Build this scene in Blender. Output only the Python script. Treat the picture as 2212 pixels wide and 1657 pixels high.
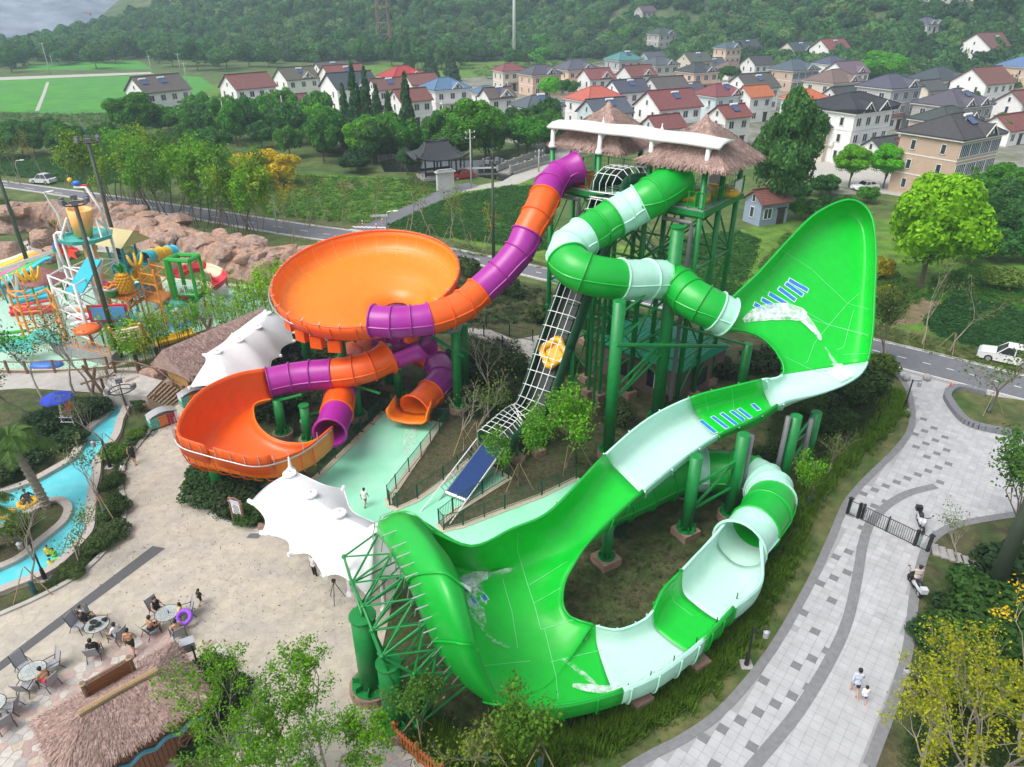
import bpy,math,random
import numpy as np
from mathutils import Vector as V,Matrix
for o in list(bpy.data.objects):bpy.data.objects.remove(o)
SC=bpy.context.scene;COL=SC.collection
# camera, sky, sun, exposure
CAM_H,PITCH,FPX,CU,CV=29.0,math.radians(28.5),1540.0,1105.5,828.5
cam=bpy.data.cameras.new('camera');cam.sensor_width=36;cam.lens=36*FPX/2211;cam.clip_end=12000;cam.clip_start=.5
co=bpy.data.objects.new('camera',cam);COL.objects.link(co);SC.camera=co
co.location=(0,0,CAM_H);co.rotation_euler=(math.pi/2-PITCH,0,0)
W=bpy.data.worlds.new('World');SC.world=W;W.use_nodes=True
nt=W.node_tree;bg=nt.nodes['Background']
sky=nt.nodes.new('ShaderNodeTexSky');sky.sky_type='NISHITA';sky.sun_disc=False
SUN_EL,SUN_AZ=math.radians(56),math.radians(-122)
sky.sun_elevation=SUN_EL;sky.sun_rotation=SUN_AZ;sky.dust_density=4;sky.air_density=1.0;sky.ozone_density=.6
hs=nt.nodes.new('ShaderNodeHueSaturation');hs.inputs['Saturation'].default_value=.35
nt.links.new(sky.outputs[0],hs.inputs['Color']);nt.links.new(hs.outputs[0],bg.inputs[0]);bg.inputs[1].default_value=.15
sl=bpy.data.lights.new('sun','SUN');sl.energy=1.5;sl.angle=math.radians(40);sl.color=(1,.96,.9)
so=bpy.data.objects.new('sun',sl);COL.objects.link(so)
sd=V((math.sin(SUN_AZ)*math.cos(SUN_EL),math.cos(SUN_AZ)*math.cos(SUN_EL),math.sin(SUN_EL)))
so.rotation_euler=sd.to_track_quat('Z','Y').to_euler();so.location=(0,0,80)
SC.view_settings.view_transform='Standard';SC.view_settings.look='None';SC.view_settings.gamma=1
SC.view_settings.use_curve_mapping=False;SC.view_settings.exposure=0.55
SC.cycles.max_bounces=6;SC.cycles.diffuse_bounces=3;SC.cycles.glossy_bounces=2;SC.cycles.transmission_bounces=3
SC.cycles.transparent_max_bounces=6;SC.cycles.volume_bounces=1;SC.cycles.use_denoising=True
SC.cycles.caustics_reflective=False;SC.cycles.caustics_refractive=False
try:SC.cycles.volume_step_rate=4
except Exception:pass
# helpers
SP,CP=math.sin(PITCH),math.cos(PITCH)
def at(u,v,z=0.0):
 """real-world point at height z that stands where the photograph (2211 px wide) shows pixel u, v"""
 a,b=(u-CU)/FPX,(v-CV)/FPX
 t=(CAM_H-z)/(SP+b*CP)
 return V((a*t,t*(CP-b*SP),z))
def depth(p):return p[1]*CP+(CAM_H-p[2])*SP
def zat(p,v):
 """height above ground point p that the photograph shows at row v"""
 b=(v-CV)/FPX;Y=p[1]
 return CAM_H-(b*Y*CP+Y*SP)/(CP-b*SP)
def ats(l,z=0.0):return[at(u,v,z)for u,v in l]
def up(p,z):return V((p[0],p[1],z))
RND=random.Random(7)
class MB:
 def __init__(s):s.v=[];s.f=[];s.m=[]
 def add(s,vs,fs,m=0):
  o=len(s.v);s.v+=[tuple(p)for p in vs];s.f+=[tuple(i+o for i in f)for f in fs];s.m+=[m]*len(fs);return s
 def box(s,c,d,R=None,m=0):
  x,y,z=d[0]/2,d[1]/2,d[2]/2
  vs=[V((a*x,b*y,e*z))for e in(-1,1)for a,b in((-1,-1),(1,-1),(1,1),(-1,1))]
  if R is not None:
   if not isinstance(R,Matrix):R=Matrix.Rotation(R,3,'Z')
   vs=[R@p for p in vs]
  c=V(c);return s.add([p+c for p in vs],[(3,2,1,0),(4,5,6,7),(0,1,5,4),(1,2,6,5),(2,3,7,6),(3,0,4,7)],m)
 def bar(s,p,q,r,n=6,r2=None,m=0,caps=True):
  return s.path([p,q],r,n,m,r2=r2,caps=caps)
 def path(s,pts,r,n=6,m=0,closed=False,r2=None,caps=True):
  pts=[V(p)for p in pts];N=len(pts);vs=[];fs=[]
  prev=None
  for i,p in enumerate(pts):
   a=pts[i-1]if(i or closed)else p;b=pts[(i+1)%N]if(i<N-1 or closed)else p
   t=(b-a).normalized()if(b-a).length>1e-9 else V((0,0,1))
   if prev is None:prev=t.orthogonal().normalized()
   e=prev-t*prev.dot(t)
   if e.length<1e-6:e=t.orthogonal()
   e.normalize();prev=e;g=t.cross(e)
   rr=r if r2 is None else r+(r2-r)*i/max(1,N-1)
   if isinstance(r,(list,tuple)):rr=r[i]
   for k in range(n):
    w=2*math.pi*(k+.5)/n;vs.append(p+(e*math.cos(w)+g*math.sin(w))*rr)
  for i in range(N if closed else N-1):
   j=(i+1)%N
   for k in range(n):
    k2=(k+1)%n;fs.append((i*n+k,i*n+k2,j*n+k2,j*n+k))
  if caps and not closed:fs+=[tuple(range(n))[::-1],tuple((N-1)*n+k for k in range(n))]
  return s.add(vs,fs,m)
 def prism(s,poly,z0,z1,m=0):
  n=len(poly);A=sum(poly[i][0]*poly[(i+1)%n][1]-poly[(i+1)%n][0]*poly[i][1]for i in range(n))
  if A<0:poly=poly[::-1]
  vs=[(p[0],p[1],z0)for p in poly]+[(p[0],p[1],z1)for p in poly]
  return s.add(vs,[tuple(range(n))[::-1],tuple(range(n,2*n))]+[(i,(i+1)%n,n+(i+1)%n,n+i)for i in range(n)],m)
 def sphere(s,c,r,n=8,m=0,sc=(1,1,1)):
  c=V(c);vs=[c+V((0,0,r*sc[2]))];h=max(3,n//2)
  for i in range(1,h):
   a=math.pi*i/h
   for k in range(n):b=2*math.pi*k/n;vs.append(c+V((r*sc[0]*math.sin(a)*math.cos(b),r*sc[1]*math.sin(a)*math.sin(b),r*sc[2]*math.cos(a))))
  vs.append(c-V((0,0,r*sc[2])));L=len(vs)-1;fs=[(0,1+k,1+(k+1)%n)for k in range(n)]
  for i in range(h-2):
   for k in range(n):a=1+i*n;fs.append((a+k,a+n+k,a+n+(k+1)%n,a+(k+1)%n))
  a=1+(h-2)*n;fs+=[(a+k,L,a+(k+1)%n)for k in range(n)]
  return s.add(vs,fs,m)
 def lathe(s,c,prof,n=16,m=0,squash=1):
  c=V(c);vs=[];fs=[]
  for r,z in prof:
   for k in range(n):b=2*math.pi*k/n;vs.append(c+V((r*math.cos(b),r*squash*math.sin(b),z)))
  for i in range(len(prof)-1):
   for k in range(n):fs.append((i*n+k,i*n+(k+1)%n,(i+1)*n+(k+1)%n,(i+1)*n+k))
  if prof[0][0]>1e-6:fs.append(tuple(range(n))[::-1])
  if prof[-1][0]>1e-6:fs.append(tuple((len(prof)-1)*n+k for k in range(n)))
  return s.add(vs,fs,m)
 def grid(s,rows,m=0,mf=None,closed=False):
  o=[];fs=[];nu=len(rows[0]);ms=[]
  for r in rows:o+=r
  for i in range(len(rows)-1):
   for j in range(nu if closed else nu-1):
    j2=(j+1)%nu;fs.append((i*nu+j,i*nu+j2,(i+1)*nu+j2,(i+1)*nu+j));ms.append(mf(i,j)if mf else m)
  b=len(s.v);s.v+=[tuple(p)for p in o];s.f+=[tuple(i+b for i in f)for f in fs];s.m+=ms;return s
 def mesh(s,name,mats,smooth=False):
  me=bpy.data.meshes.new(name);me.from_pydata(s.v,[],s.f)
  for q in(mats if isinstance(mats,(list,tuple))else[mats]):me.materials.append(q)
  if any(s.m):me.polygons.foreach_set('material_index',s.m)
  if smooth:me.polygons.foreach_set('use_smooth',[True]*len(s.f))
  return me
 def build(s,name,mats,parent=None,smooth=False,**k):return link(name,s.mesh(name,mats,smooth),parent,**k)
KIDS={}
def link(name,me,parent=None,loc=None,rz=0,sc=None,color=None,label=None,cat=None,group=None,kind=None):
 o=bpy.data.objects.new(name,me);COL.objects.link(o)
 if parent is not None:
  o.parent=parent;KIDS.setdefault(parent.name,[]).append(o)
  if loc is None:o.matrix_parent_inverse=Matrix.Translation(-parent.location)
 if loc is not None:o.location=loc
 if rz:o.rotation_euler=(0,0,rz)
 if sc is not None:o.scale=(sc,sc,sc)if isinstance(sc,(int,float))else sc
 if color is not None:o.color=(*color[:3],1)
 tag(o,label,cat,group,kind);return o
def tag(o,label=None,cat=None,group=None,kind=None):
 for k,x in(('label',label),('category',cat),('group',group),('kind',kind)):
  if x:o[k]=x
 return o
def thing(name,loc,label,cat,group=None,rz=0,sc=None):return link(name,None,None,loc=loc,rz=rz,sc=sc,label=label,cat=cat,group=group)
def dup(root,loc,rz=None,sc=None,label=None,group=None,color=None):
 def cp(o,par):
  c=o.copy();COL.objects.link(c)
  if par is not None:c.parent=par
  for ch in KIDS.get(o.name,[]):cp(ch,c)
  return c
 c=cp(root,None);c.location=loc
 if rz is not None:c.rotation_euler=(0,0,rz)
 if sc is not None:c.scale=(sc,sc,sc)if isinstance(sc,(int,float))else sc
 if label:c['label']=label
 if group:c['group']=group
 return c
def setting(name,mb,m,label=None,smooth=False):return mb.build(name,m,None,smooth,kind='structure',label=label)
def sheet(name,poly,z,m,th=.0):
 mb=MB()
 pts=[(p[0],p[1])for p in poly]
 if th:mb.prism(pts,z-th,z)
 else:
  n=len(pts);A=sum(pts[i][0]*pts[(i+1)%n][1]-pts[(i+1)%n][0]*pts[i][1]for i in range(n))
  if A<0:pts=pts[::-1]
  mb.add([(x,y,z)for x,y in pts],[tuple(range(n))])
 return setting(name,mb,m)
def cr(pts,n=6,closed=False):
 """Catmull-Rom through points (any dimension)"""
 P=[np.array(p,float)for p in pts];out=[]
 N=len(P)
 for i in range(N if closed else N-1):
  p1,p2=P[i],P[(i+1)%N]
  p0=P[i-1]if(i>0 or closed)else 2*p1-p2
  p3=P[(i+2)%N]if(i+2<N or closed)else 2*p2-p1
  for k in range(n):
   t=k/n;out.append(.5*((2*p1)+(-p0+p2)*t+(2*p0-5*p1+4*p2-p3)*t*t+(-p0+3*p1-3*p2+p3)*t**3))
 if not closed:out.append(P[-1])
 return[V(q)if len(q)==3 else q for q in out]
def inside(x,y,poly):
 c=False;n=len(poly);j=n-1
 for i in range(n):
  xi,yi=poly[i][0],poly[i][1];xj,yj=poly[j][0],poly[j][1]
  if(yi>y)!=(yj>y)and x<(xj-xi)*(y-yi)/(yj-yi)+xi:c=not c
  j=i
 return c
def edge_dist(x,y,poly,op=0):
 d=1e9
 for i in range(op,len(poly)):
  a,b=poly[i-1],poly[i];dx,dy=b[0]-a[0],b[1]-a[1];L=dx*dx+dy*dy+1e-12
  t=max(0,min(1,((x-a[0])*dx+(y-a[1])*dy)/L));d=min(d,math.hypot(x-a[0]-t*dx,y-a[1]-t*dy))
 return d
def strip(pts,w0,w1,z,mb,m=0,closed=False):
 """flat ribbon along pts, from offset w0 to w1 on the left side"""
 N=len(pts);L=[];R=[]
 for i,p in enumerate(pts):
  a=pts[i-1]if(i or closed)else p;b=pts[(i+1)%N]if(i<N-1 or closed)else p
  d=V((b[0]-a[0],b[1]-a[1],0));d.normalize();nn=V((-d.y,d.x,0))
  L.append(V((p[0],p[1],z))+nn*w0);R.append(V((p[0],p[1],z))+nn*w1)
 rows=[L,R]
 if w0>w1:rows=[R,L]
 return mb.grid(rows[::-1],m,closed=closed)
def kerb(name,pts,w,h,m,closed=False,off=0,kind='structure'):
 N=len(pts);ring=[]
 for i,p in enumerate(pts):
  a=pts[i-1]if(i or closed)else p;b=pts[(i+1)%N]if(i<N-1 or closed)else p
  d=V((b[0]-a[0],b[1]-a[1],0));d.normalize();nn=V((-d.y,d.x,0));q=V((p[0],p[1],0))+nn*off
  ring.append([q-nn*w/2,q-nn*w/2+V((0,0,h)),q+nn*w/2+V((0,0,h)),q+nn*w/2])
 if closed:ring.append(ring[0])
 mb=MB().grid(ring);return mb.build(name,m,kind=kind)
 # materials
MATS={}
def mat(name,col,rough=.6,noise=0,nscale=1.0,bump=0,bscale=None,metal=0,coat=0,objc=False,col2=None,spec=.5,trans=0,alpha=1,detail=4,isl=0,emit=None,dist=0.05):
 if name in MATS:return MATS[name]
 m=bpy.data.materials.new(name);m.use_nodes=True;t=m.node_tree;N=t.nodes;L=t.links
 b=N['Principled BSDF'];b.inputs['Roughness'].default_value=rough;b.inputs['Metallic'].default_value=metal
 b.inputs['Specular IOR Level'].default_value=spec;b.inputs['Coat Weight'].default_value=coat;b.inputs['Coat Roughness'].default_value=.08
 src=None
 if objc:
  oi=N.new('ShaderNodeObjectInfo');src=oi.outputs['Color']
 g=N.new('ShaderNodeNewGeometry')
 if noise or col2:
  nz=N.new('ShaderNodeTexNoise');nz.inputs['Scale'].default_value=nscale;nz.inputs['Detail'].default_value=detail;nz.inputs['Roughness'].default_value=.65
  L.new(g.outputs['Position'],nz.inputs['Vector'])
  if col2:
   rp=N.new('ShaderNodeMapRange');rp.inputs[1].default_value=.38;rp.inputs[2].default_value=.62
   L.new(nz.outputs[0],rp.inputs[0])
   mx=N.new('ShaderNodeMix');mx.data_type='RGBA';mx.inputs['A'].default_value=(*col,1);mx.inputs['B'].default_value=(*col2,1)
   if src:L.new(src,mx.inputs['A'])
   L.new(rp.outputs[0],mx.inputs['Factor']);src=mx.outputs['Result']
  if noise:
   n2=N.new('ShaderNodeTexNoise');n2.inputs['Scale'].default_value=nscale*3.7;n2.inputs['Detail'].default_value=detail
   L.new(g.outputs['Position'],n2.inputs['Vector'])
   mr=N.new('ShaderNodeMapRange');mr.inputs[1].default_value=.3;mr.inputs[2].default_value=.7;mr.inputs[3].default_value=1-noise;mr.inputs[4].default_value=1+noise
   L.new(n2.outputs[0],mr.inputs[0]);src=mulc(t,src,col,mr.outputs[0])
 if isl:
  mr=N.new('ShaderNodeMapRange');mr.inputs[3].default_value=1-isl;mr.inputs[4].default_value=1+isl
  L.new(g.outputs['Random Per Island'],mr.inputs[0]);src=mulc(t,src,col,mr.outputs[0])
 if src:L.new(src,b.inputs['Base Color'])
 else:b.inputs['Base Color'].default_value=(*col,1)
 if bump:
  nb=N.new('ShaderNodeTexNoise');nb.inputs['Scale'].default_value=bscale or nscale*4;nb.inputs['Detail'].default_value=5
  L.new(g.outputs['Position'],nb.inputs['Vector']);bp=N.new('ShaderNodeBump');bp.inputs['Strength'].default_value=bump;bp.inputs['Distance'].default_value=dist
  L.new(nb.outputs[0],bp.inputs['Height']);L.new(bp.outputs[0],b.inputs['Normal'])
 if trans:
  tr=N.new('ShaderNodeBsdfTranslucent');ms=N.new('ShaderNodeMixShader');ms.inputs[0].default_value=trans
  if src:L.new(src,tr.inputs[0])
  else:tr.inputs[0].default_value=(*col,1)
  L.new(b.outputs[0],ms.inputs[1]);L.new(tr.outputs[0],ms.inputs[2]);L.new(ms.outputs[0],N['Material Output'].inputs[0])
 if alpha<1:b.inputs['Alpha'].default_value=alpha
 if emit:b.inputs['Emission Color'].default_value=(*emit[:3],1);b.inputs['Emission Strength'].default_value=emit[3]
 MATS[name]=m;return m
def mulc(t,src,col,fac):
 vm=t.nodes.new('ShaderNodeVectorMath');vm.operation='SCALE'
 if src:t.links.new(src,vm.inputs[0])
 else:vm.inputs[0].default_value=col
 t.links.new(fac,vm.inputs['Scale']);return vm.outputs[0]
M_OBJ=mat('paint_by_object',(.5,.5,.5),.6,noise=.10,nscale=.9,objc=True)
M_GREEN=mat('green_fibreglass',(.004,.40,.035),.38,noise=.05,nscale=.4,coat=.08)
M_GREEN2=mat('green_fibreglass_inside',(.002,.52,.03),.40,noise=.05,nscale=.5,coat=.08)
M_MINT=mat('mint_fibreglass',(.46,.80,.66),.4,noise=.05,nscale=.5,coat=.08)
M_MINT2=mat('mint_fibreglass_inside',(.50,.74,.65),.42,noise=.03,nscale=.5,coat=.05)
M_ORANGE=mat('orange_fibreglass',(.88,.115,.006),.4,noise=.05,nscale=.5,coat=.08)
M_ORANGE2=mat('orange_fibreglass_inside',(.90,.22,.008),.4,noise=.05,nscale=.4,coat=.08)
M_PURPLE=mat('purple_fibreglass',(.36,.016,.30),.38,noise=.05,nscale=.5,coat=.08)
M_STEEL=mat('green_painted_steel',(.008,.22,.045),.4,noise=.12,nscale=.8)
M_STEELD=mat('dark_green_painted_steel',(.010,.085,.035),.5,noise=.15,nscale=.8)
M_FOOT=mat('brown_concrete',(.30,.19,.15),.85,noise=.15,nscale=1.5,bump=.2)
M_GREYP=mat('grey_pipe',(.17,.17,.19),.5,noise=.1,nscale=1)
M_WHITE=mat('white_paint',(.80,.80,.80),.45,noise=.04,nscale=.8)
M_BLACK=mat('black_paint',(.018,.018,.02),.45)
M_GALV=mat('galvanised_steel',(.55,.56,.57),.35,metal=.6)
# ground, roads, water
M_GROUND=mat('weedy_ground',(.045,.10,.014),.9,noise=.35,nscale=.12,col2=(.10,.13,.03),bump=.6,bscale=1.5,dist=.3)
M_LAWN=mat('worn_lawn',(.042,.072,.014),.95,noise=.4,nscale=.35,col2=(.085,.075,.035),bump=.7,bscale=5,dist=.15)
M_VERGE=mat('mown_grass',(.050,.095,.016),.95,noise=.3,nscale=.35,col2=(.125,.125,.045),bump=.6,bscale=5,dist=.12)
M_MEADOW=mat('meadow_grass',(.075,.19,.012),.95,noise=.4,nscale=.16,col2=(.12,.20,.022),bump=.9,bscale=1.6,dist=.4)
M_RICE=mat('rice_field',(.055,.26,.012),.95,noise=.16,nscale=.05,col2=(.05,.22,.035),bump=.5,bscale=1.2,dist=.2)
M_SOIL=mat('bare_soil',(.20,.145,.09),.95,noise=.3,nscale=.5,col2=(.13,.11,.05),bump=.6,bscale=4)
M_MULCH=mat('mulched_soil',(.085,.07,.04),.95,noise=.45,nscale=1.2,col2=(.05,.06,.02),bump=.9,bscale=8)
M_ROAD=mat('grey_asphalt',(.155,.155,.175),.9,noise=.1,nscale=.5,bump=.15,bscale=12)
M_CONC=mat('pale_concrete',(.42,.40,.37),.9,noise=.12,nscale=.4,bump=.15,bscale=4)
M_YARD=mat('village_yard_concrete',(.26,.25,.23),.9,noise=.25,nscale=.15,col2=(.14,.15,.09),bump=.2,bscale=2)
M_MARK=mat('white_road_paint',(.72,.72,.70),.8,noise=.1,nscale=2)
M_KERB=mat('grey_kerb_stone',(.30,.30,.31),.85,noise=.12,nscale=1.2,bump=.15,bscale=6)
M_DKERB=mat('dark_granite',(.13,.13,.14),.8,noise=.15,nscale=2,bump=.15,bscale=8)
M_COPE=mat('pool_coping',(.56,.50,.38),.8,noise=.08,nscale=1)
def water_mat(name,c1,c2,sc,rough=.12,spec=.25):
 m=mat(name,c1,rough,spec=spec,noise=.05,nscale=sc*4,col2=c2,bump=.12,bscale=1.6,detail=2,dist=.05);return m
M_SPLASH=water_mat('splash_pool_water',(.27,.70,.47),(.36,.74,.55),.05)
M_RIVER=water_mat('lazy_river_water',(.10,.56,.64),(.15,.61,.67),.12)
M_KPOOL=water_mat('kids_pool_water',(.37,.60,.46),(.43,.64,.51),.05)
M_DARKW=water_mat('dark_canal_water',(.012,.016,.013),(.02,.028,.02),.1)
M_POND=water_mat('pond_water',(.22,.28,.30),(.16,.2,.2),.1)
M_TARP=mat('grey_tarpaulin',(.16,.19,.25),.75,noise=.22,nscale=.02,col2=(.24,.27,.34),bump=.5,bscale=.08,dist=2)
def bump_h(x,y,cx,cy,rx,ry,h):
 d=((x-cx)/rx)**2+((y-cy)/ry)**2
 return h*(1-d)**2 if d<1 else 0
def terr(x,y):
 z=bump_h(x,y,-60,900,480,520,120)+bump_h(x,y,330,600,330,390,95)+bump_h(x,y,700,1000,500,500,120)
 return z
setting('ground',MB().add([(-5000,-300,0),(5000,-300,0),(5000,9000,0),(-5000,9000,0)],[(0,1,2,3)]),M_GROUND)
def hill(name,x0,x1,y0,y1,n,m):
 rows=[]
 for j in range(n+1):
  y=y0+(y1-y0)*j/n
  rows.append([V((x0+(x1-x0)*i/n,y,(lambda z:z if z>.05 else-1.0)(terr(x0+(x1-x0)*i/n,y))))for i in range(n+1)])
 return setting(name,MB().grid(rows,0),m,smooth=True)
M_HILL=mat('wooded_hill_ground',(.035,.075,.02),.95,noise=.4,nscale=.03,col2=(.09,.12,.04),bump=.8,bscale=.3,dist=2)
hill('hill',-900,1250,130,1550,90,M_HILL)
rows=[]
LF=[(-90,70),(-90,-8),(90,-8),(300,-8),(322,2),(300,22),(250,52),(180,60),(120,44),(60,55),(0,62)]
def tip_z(x,y):return bump_h(x,y,-450,670,280,240,56)
for j in range(41):
 y=420+500*j/40;rows.append([V((-740+580*i/40,y,tip_z(-740+580*i/40,y)-.6+1.4*math.sin(i*.9)*math.sin(j*.7)*(tip_z(-740+580*i/40,y)>2)))for i in range(41)])
setting('landfill_mound',MB().grid(rows),M_TARP,smooth=True)
for k,(x,y,rx,h)in enumerate([(-700,2600,900,150),(500,3000,1000,130),(1500,2400,800,180),(-1900,2400,900,190)]):
 setting('far_hills',MB().grid([[V((x+rx*1.6*(i/16-1),y-500+1000*j/10,bump_h(x+rx*1.6*(i/16-1),y-500+1000*j/10,x,y,rx*1.6,500,h)-1))for i in range(33)]for j in range(11)]),M_HILL,smooth=True)
sheet('rice_field',ats([(-80,176),(325,162),(432,166),(462,188),(400,216),(262,244),(130,247),(0,241),(-80,242)]),.02,M_RICE)
sheet('farm_track',ats([(-80,177),(-80,170),(325,156),(332,160)]),.03,M_CONC)
mb=MB();strip(ats([(103,178),(96,200),(80,240)]),-.5,.5,.04,mb);setting('field_path',mb,M_CONC)
sheet('far_field',ats([(55,152),(70,138),(300,132),(330,150)]),.02,M_RICE)
sheet('far_crop_field',ats([(330,100),(420,68),(500,66),(505,98),(430,112)]),.02,M_MEADOW)
sheet('garden_ground',ats([(430,190),(600,160),(1000,120),(1350,110),(1250,150),(1000,170),(620,240),(420,240)]),.015,M_MEADOW)
sheet('village_yard',ats([(560,280),(900,170),(1100,140),(1700,90),(2300,120),(2400,420),(1800,420),(1700,330),(1210,330),(900,270)]),.01,M_YARD)
sheet('meadow',ats([(380,440),(470,390),(560,372),(880,385),(965,405),(900,440),(845,468),(790,492),(700,487),(600,470)]),.02,M_MEADOW)
sheet('crop_ground',ats([(1000,405),(1110,385),(1190,395),(1200,500),(1400,540),(1720,470),(2300,480),(2300,820),(2000,745),(1500,665),(1200,585),(820,488)]),.02,M_MEADOW)
sheet('bare_soil_patch',ats([(1940,660),(2010,640),(2035,655),(1985,700),(1920,705)]),.04,M_SOIL)
sheet('bare_soil_patch',ats([(1640,560),(1720,545),(1740,560),(1650,585)]),.04,M_SOIL)
sheet('bare_soil_patch',ats([(720,395),(770,385),(800,398),(760,408),(725,408)]),.04,M_SOIL)
sheet('black_sheeting',ats([(862,394),(905,378),(940,372),(975,392),(945,410)]),.04,mat('black_plastic_sheet',(.02,.022,.025),.6,bump=.5,bscale=2))
sheet('village_road',ats([(1085,392),(1190,330),(1215,318),(1260,300),(1300,310),(1215,345),(1180,372),(1120,398),(1000,415),(985,410)]),.035,M_CONC)
sheet('village_lane',ats([(1760,335),(1900,345),(2300,372),(2300,500),(2100,452),(1800,400),(1740,380)]),.03,M_CONC)
sheet('canal',ats([(820,352),(1090,345),(1200,325),(1190,360),(1085,392),(980,372),(830,372)]),.03,M_DARKW)
sheet('pond',ats([(160,292),(190,285),(222,300),(222,322),(180,318)]),.03,M_POND)
far_e=[(-120,376),(0,391),(175,414),(410,447),(653,484),(770,500),(918,526),(1068,556),(1300,606),(1600,668),(1878,731),(2211,811),(2400,862)]
near_e=[(-120,389),(0,405),(130,424),(350,462),(500,489),(643,513),(800,534),(953,558),(1028,573),(1250,625),(1550,698),(1883,784),(2211,868),(2400,918)]
fe,ne=ats(far_e),ats(near_e)
sheet('road',fe+ne[::-1],.05,M_ROAD)
mb=MB();strip(cr(fe,4),-.3,-.15,.058,mb);strip(cr(ne,4),.3,.45,.058,mb)
ctr=cr([(a*.5+b*.5)for a,b in zip(ats([(0,391),(653,484),(918,526),(1300,606),(1878,731),(2400,862)]),ats([(0,405),(643,513),(953,558),(1250,625),(1883,784),(2400,918)]))],60)
for i in range(0,len(ctr)-3,6):strip(ctr[i:i+3],-.06,.06,.058,mb)
setting('road_marking',mb,M_MARK)
kerb('road_kerb',cr(fe,3),.2,.12,M_CONC);kerb('road_kerb',cr(ne,3),.2,.12,M_CONC)
sheet('side_road',ats([(752,497),(830,470),(905,433),(955,408),(1010,395),(1035,402),(985,418),(905,455),(850,480),(822,508)]),.055,M_ROAD)
mb=MB()
for k in range(8):
 p=at(762+k*9,492+k*.2+1.5);q=at(770+k*9,489+k*.2);mb.box((p+q)/2+V((0,0,.065)),(.35,.9,.004),.9)
strip(ats([(752,497),(822,508)]),.1,.4,.068,mb);setting('road_marking',mb,M_MARK)
# grass verges near the slides
sheet('grass_verge',ats([(560,480),(653,486),(770,503),(918,529),(1068,559),(1300,609),(1600,671),(1878,734),(2300,835),(2300,790),(1900,700),(1500,640),(1250,585),(1000,525),(830,483),(780,480),(650,465)]),.03,M_VERGE)
sheet('lawn',ats([(640,620),(900,570),(1040,590),(1250,635),(1550,708),(1883,792),(1935,800),(1970,870),(1970,925),(1870,1040),(1800,1165),(1700,1360),(1560,1545),(1400,1640),(1300,1700),(850,1700),(835,1540),(800,1400),(850,1200),(560,1148),(470,1125),(425,1078),(412,1020),(430,960),(380,870),(370,800)]),.035,M_LAWN)
sheet('grass_strip',ats([(1938,800),(1955,830),(1970,870),(1970,925),(1940,972),(1870,1042),(1830,1092),(1800,1162),(1760,1250),(1700,1360),(1640,1450),(1560,1545),(1400,1640),(1250,1720),(1000,1720),(960,1600),(1150,1625),(1300,1600),(1420,1545),(1540,1450),(1630,1340),(1690,1240),(1720,1130),(1790,1050),(1880,960),(1930,890),(1925,830)]),.05,M_VERGE)
POOL=[(828,893),(870,899),(946,918),(905,980),(853,1056),(834,1080),(838,1097),(856,1104),(904,1083),(960,1043),(1015,998),(1055,1012),(1096,1034),(1040,1068),(975,1108),(944,1136),(955,1150),(1000,1140),(1090,1105),(1170,1075),(1244,1038),(1300,1060),(1290,1120),(1180,1165),(1000,1220),(880,1240),(760,1150),(640,1088),(600,1080),(640,1068),(689,1032),(760,965)]
PW=ats(POOL);sheet('splash_pool',PW,.045,M_SPLASH)
kerb('pool_coping',PW,.45,.10,M_COPE,closed=True,off=.12)
# beige plaza
M_PLAZA=mat('stamped_concrete',(.40,.36,.315),.85,noise=.10,nscale=.5,col2=(.46,.41,.33))
def voronoi_joint(m,scale,depth=.35,dark=.8,vary=.10):
 t=m.node_tree;N=t.nodes;L=t.links;b=N['Principled BSDF'];g=N.new('ShaderNodeNewGeometry')
 v=N.new('ShaderNodeTexVoronoi');v.feature='DISTANCE_TO_EDGE';v.inputs['Scale'].default_value=scale
 v1=N.new('ShaderNodeTexVoronoi');v1.inputs['Scale'].default_value=scale
 wn=N.new('ShaderNodeTexNoise');wn.inputs['Scale'].default_value=scale*2;wn.inputs['Detail'].default_value=2
 mxv=N.new('ShaderNodeVectorMath');mxv.operation='MULTIPLY_ADD';mxv.inputs[1].default_value=(.35/scale,)*3
 L.new(g.outputs['Position'],wn.inputs['Vector']);L.new(wn.outputs['Color'],mxv.inputs[0]);L.new(g.outputs['Position'],mxv.inputs[2])
 for q in(v,v1):L.new(mxv.outputs[0],q.inputs['Vector'])
 mr=N.new('ShaderNodeMapRange');mr.inputs[1].default_value=0;mr.inputs[2].default_value=.035;mr.inputs[3].default_value=dark;mr.inputs[4].default_value=1
 L.new(v.outputs['Distance'],mr.inputs[0])
 cv=N.new('ShaderNodeMapRange');cv.inputs[3].default_value=1-vary;cv.inputs[4].default_value=1+vary;L.new(v1.outputs['Color'],cv.inputs[0])
 mm=N.new('ShaderNodeMath');mm.operation='MULTIPLY';L.new(mr.outputs[0],mm.inputs[0]);L.new(cv.outputs[0],mm.inputs[1])
 src=b.inputs['Base Color'].links[0].from_socket;L.new(mulc(t,src,None,mm.outputs[0]),b.inputs['Base Color'])
 bp=N.new('ShaderNodeBump');bp.inputs['Strength'].default_value=depth;bp.inputs['Distance'].default_value=.03
 L.new(mr.outputs[0],bp.inputs['Height']);L.new(bp.outputs[0],b.inputs['Normal'])
voronoi_joint(M_PLAZA,1.9,.4,.78,.07)
PLAZA=[(372,872),(345,905),(318,940),(296,968),(272,995),(262,1020),(262,1055),(270,1090),(268,1120),(256,1150),(225,1195),(170,1245),(90,1290),(0,1330),(-120,1380),(-200,1700),(-60,1850),(900,1850),(880,1660),(850,1560),(826,1500),(826,1400),(850,1290),(860,1235),(760,1150),(640,1088),(560,1146),(470,1122),(425,1075),(413,1020),(430,960),(450,900),(440,860),(410,820),(385,850)]
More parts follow.
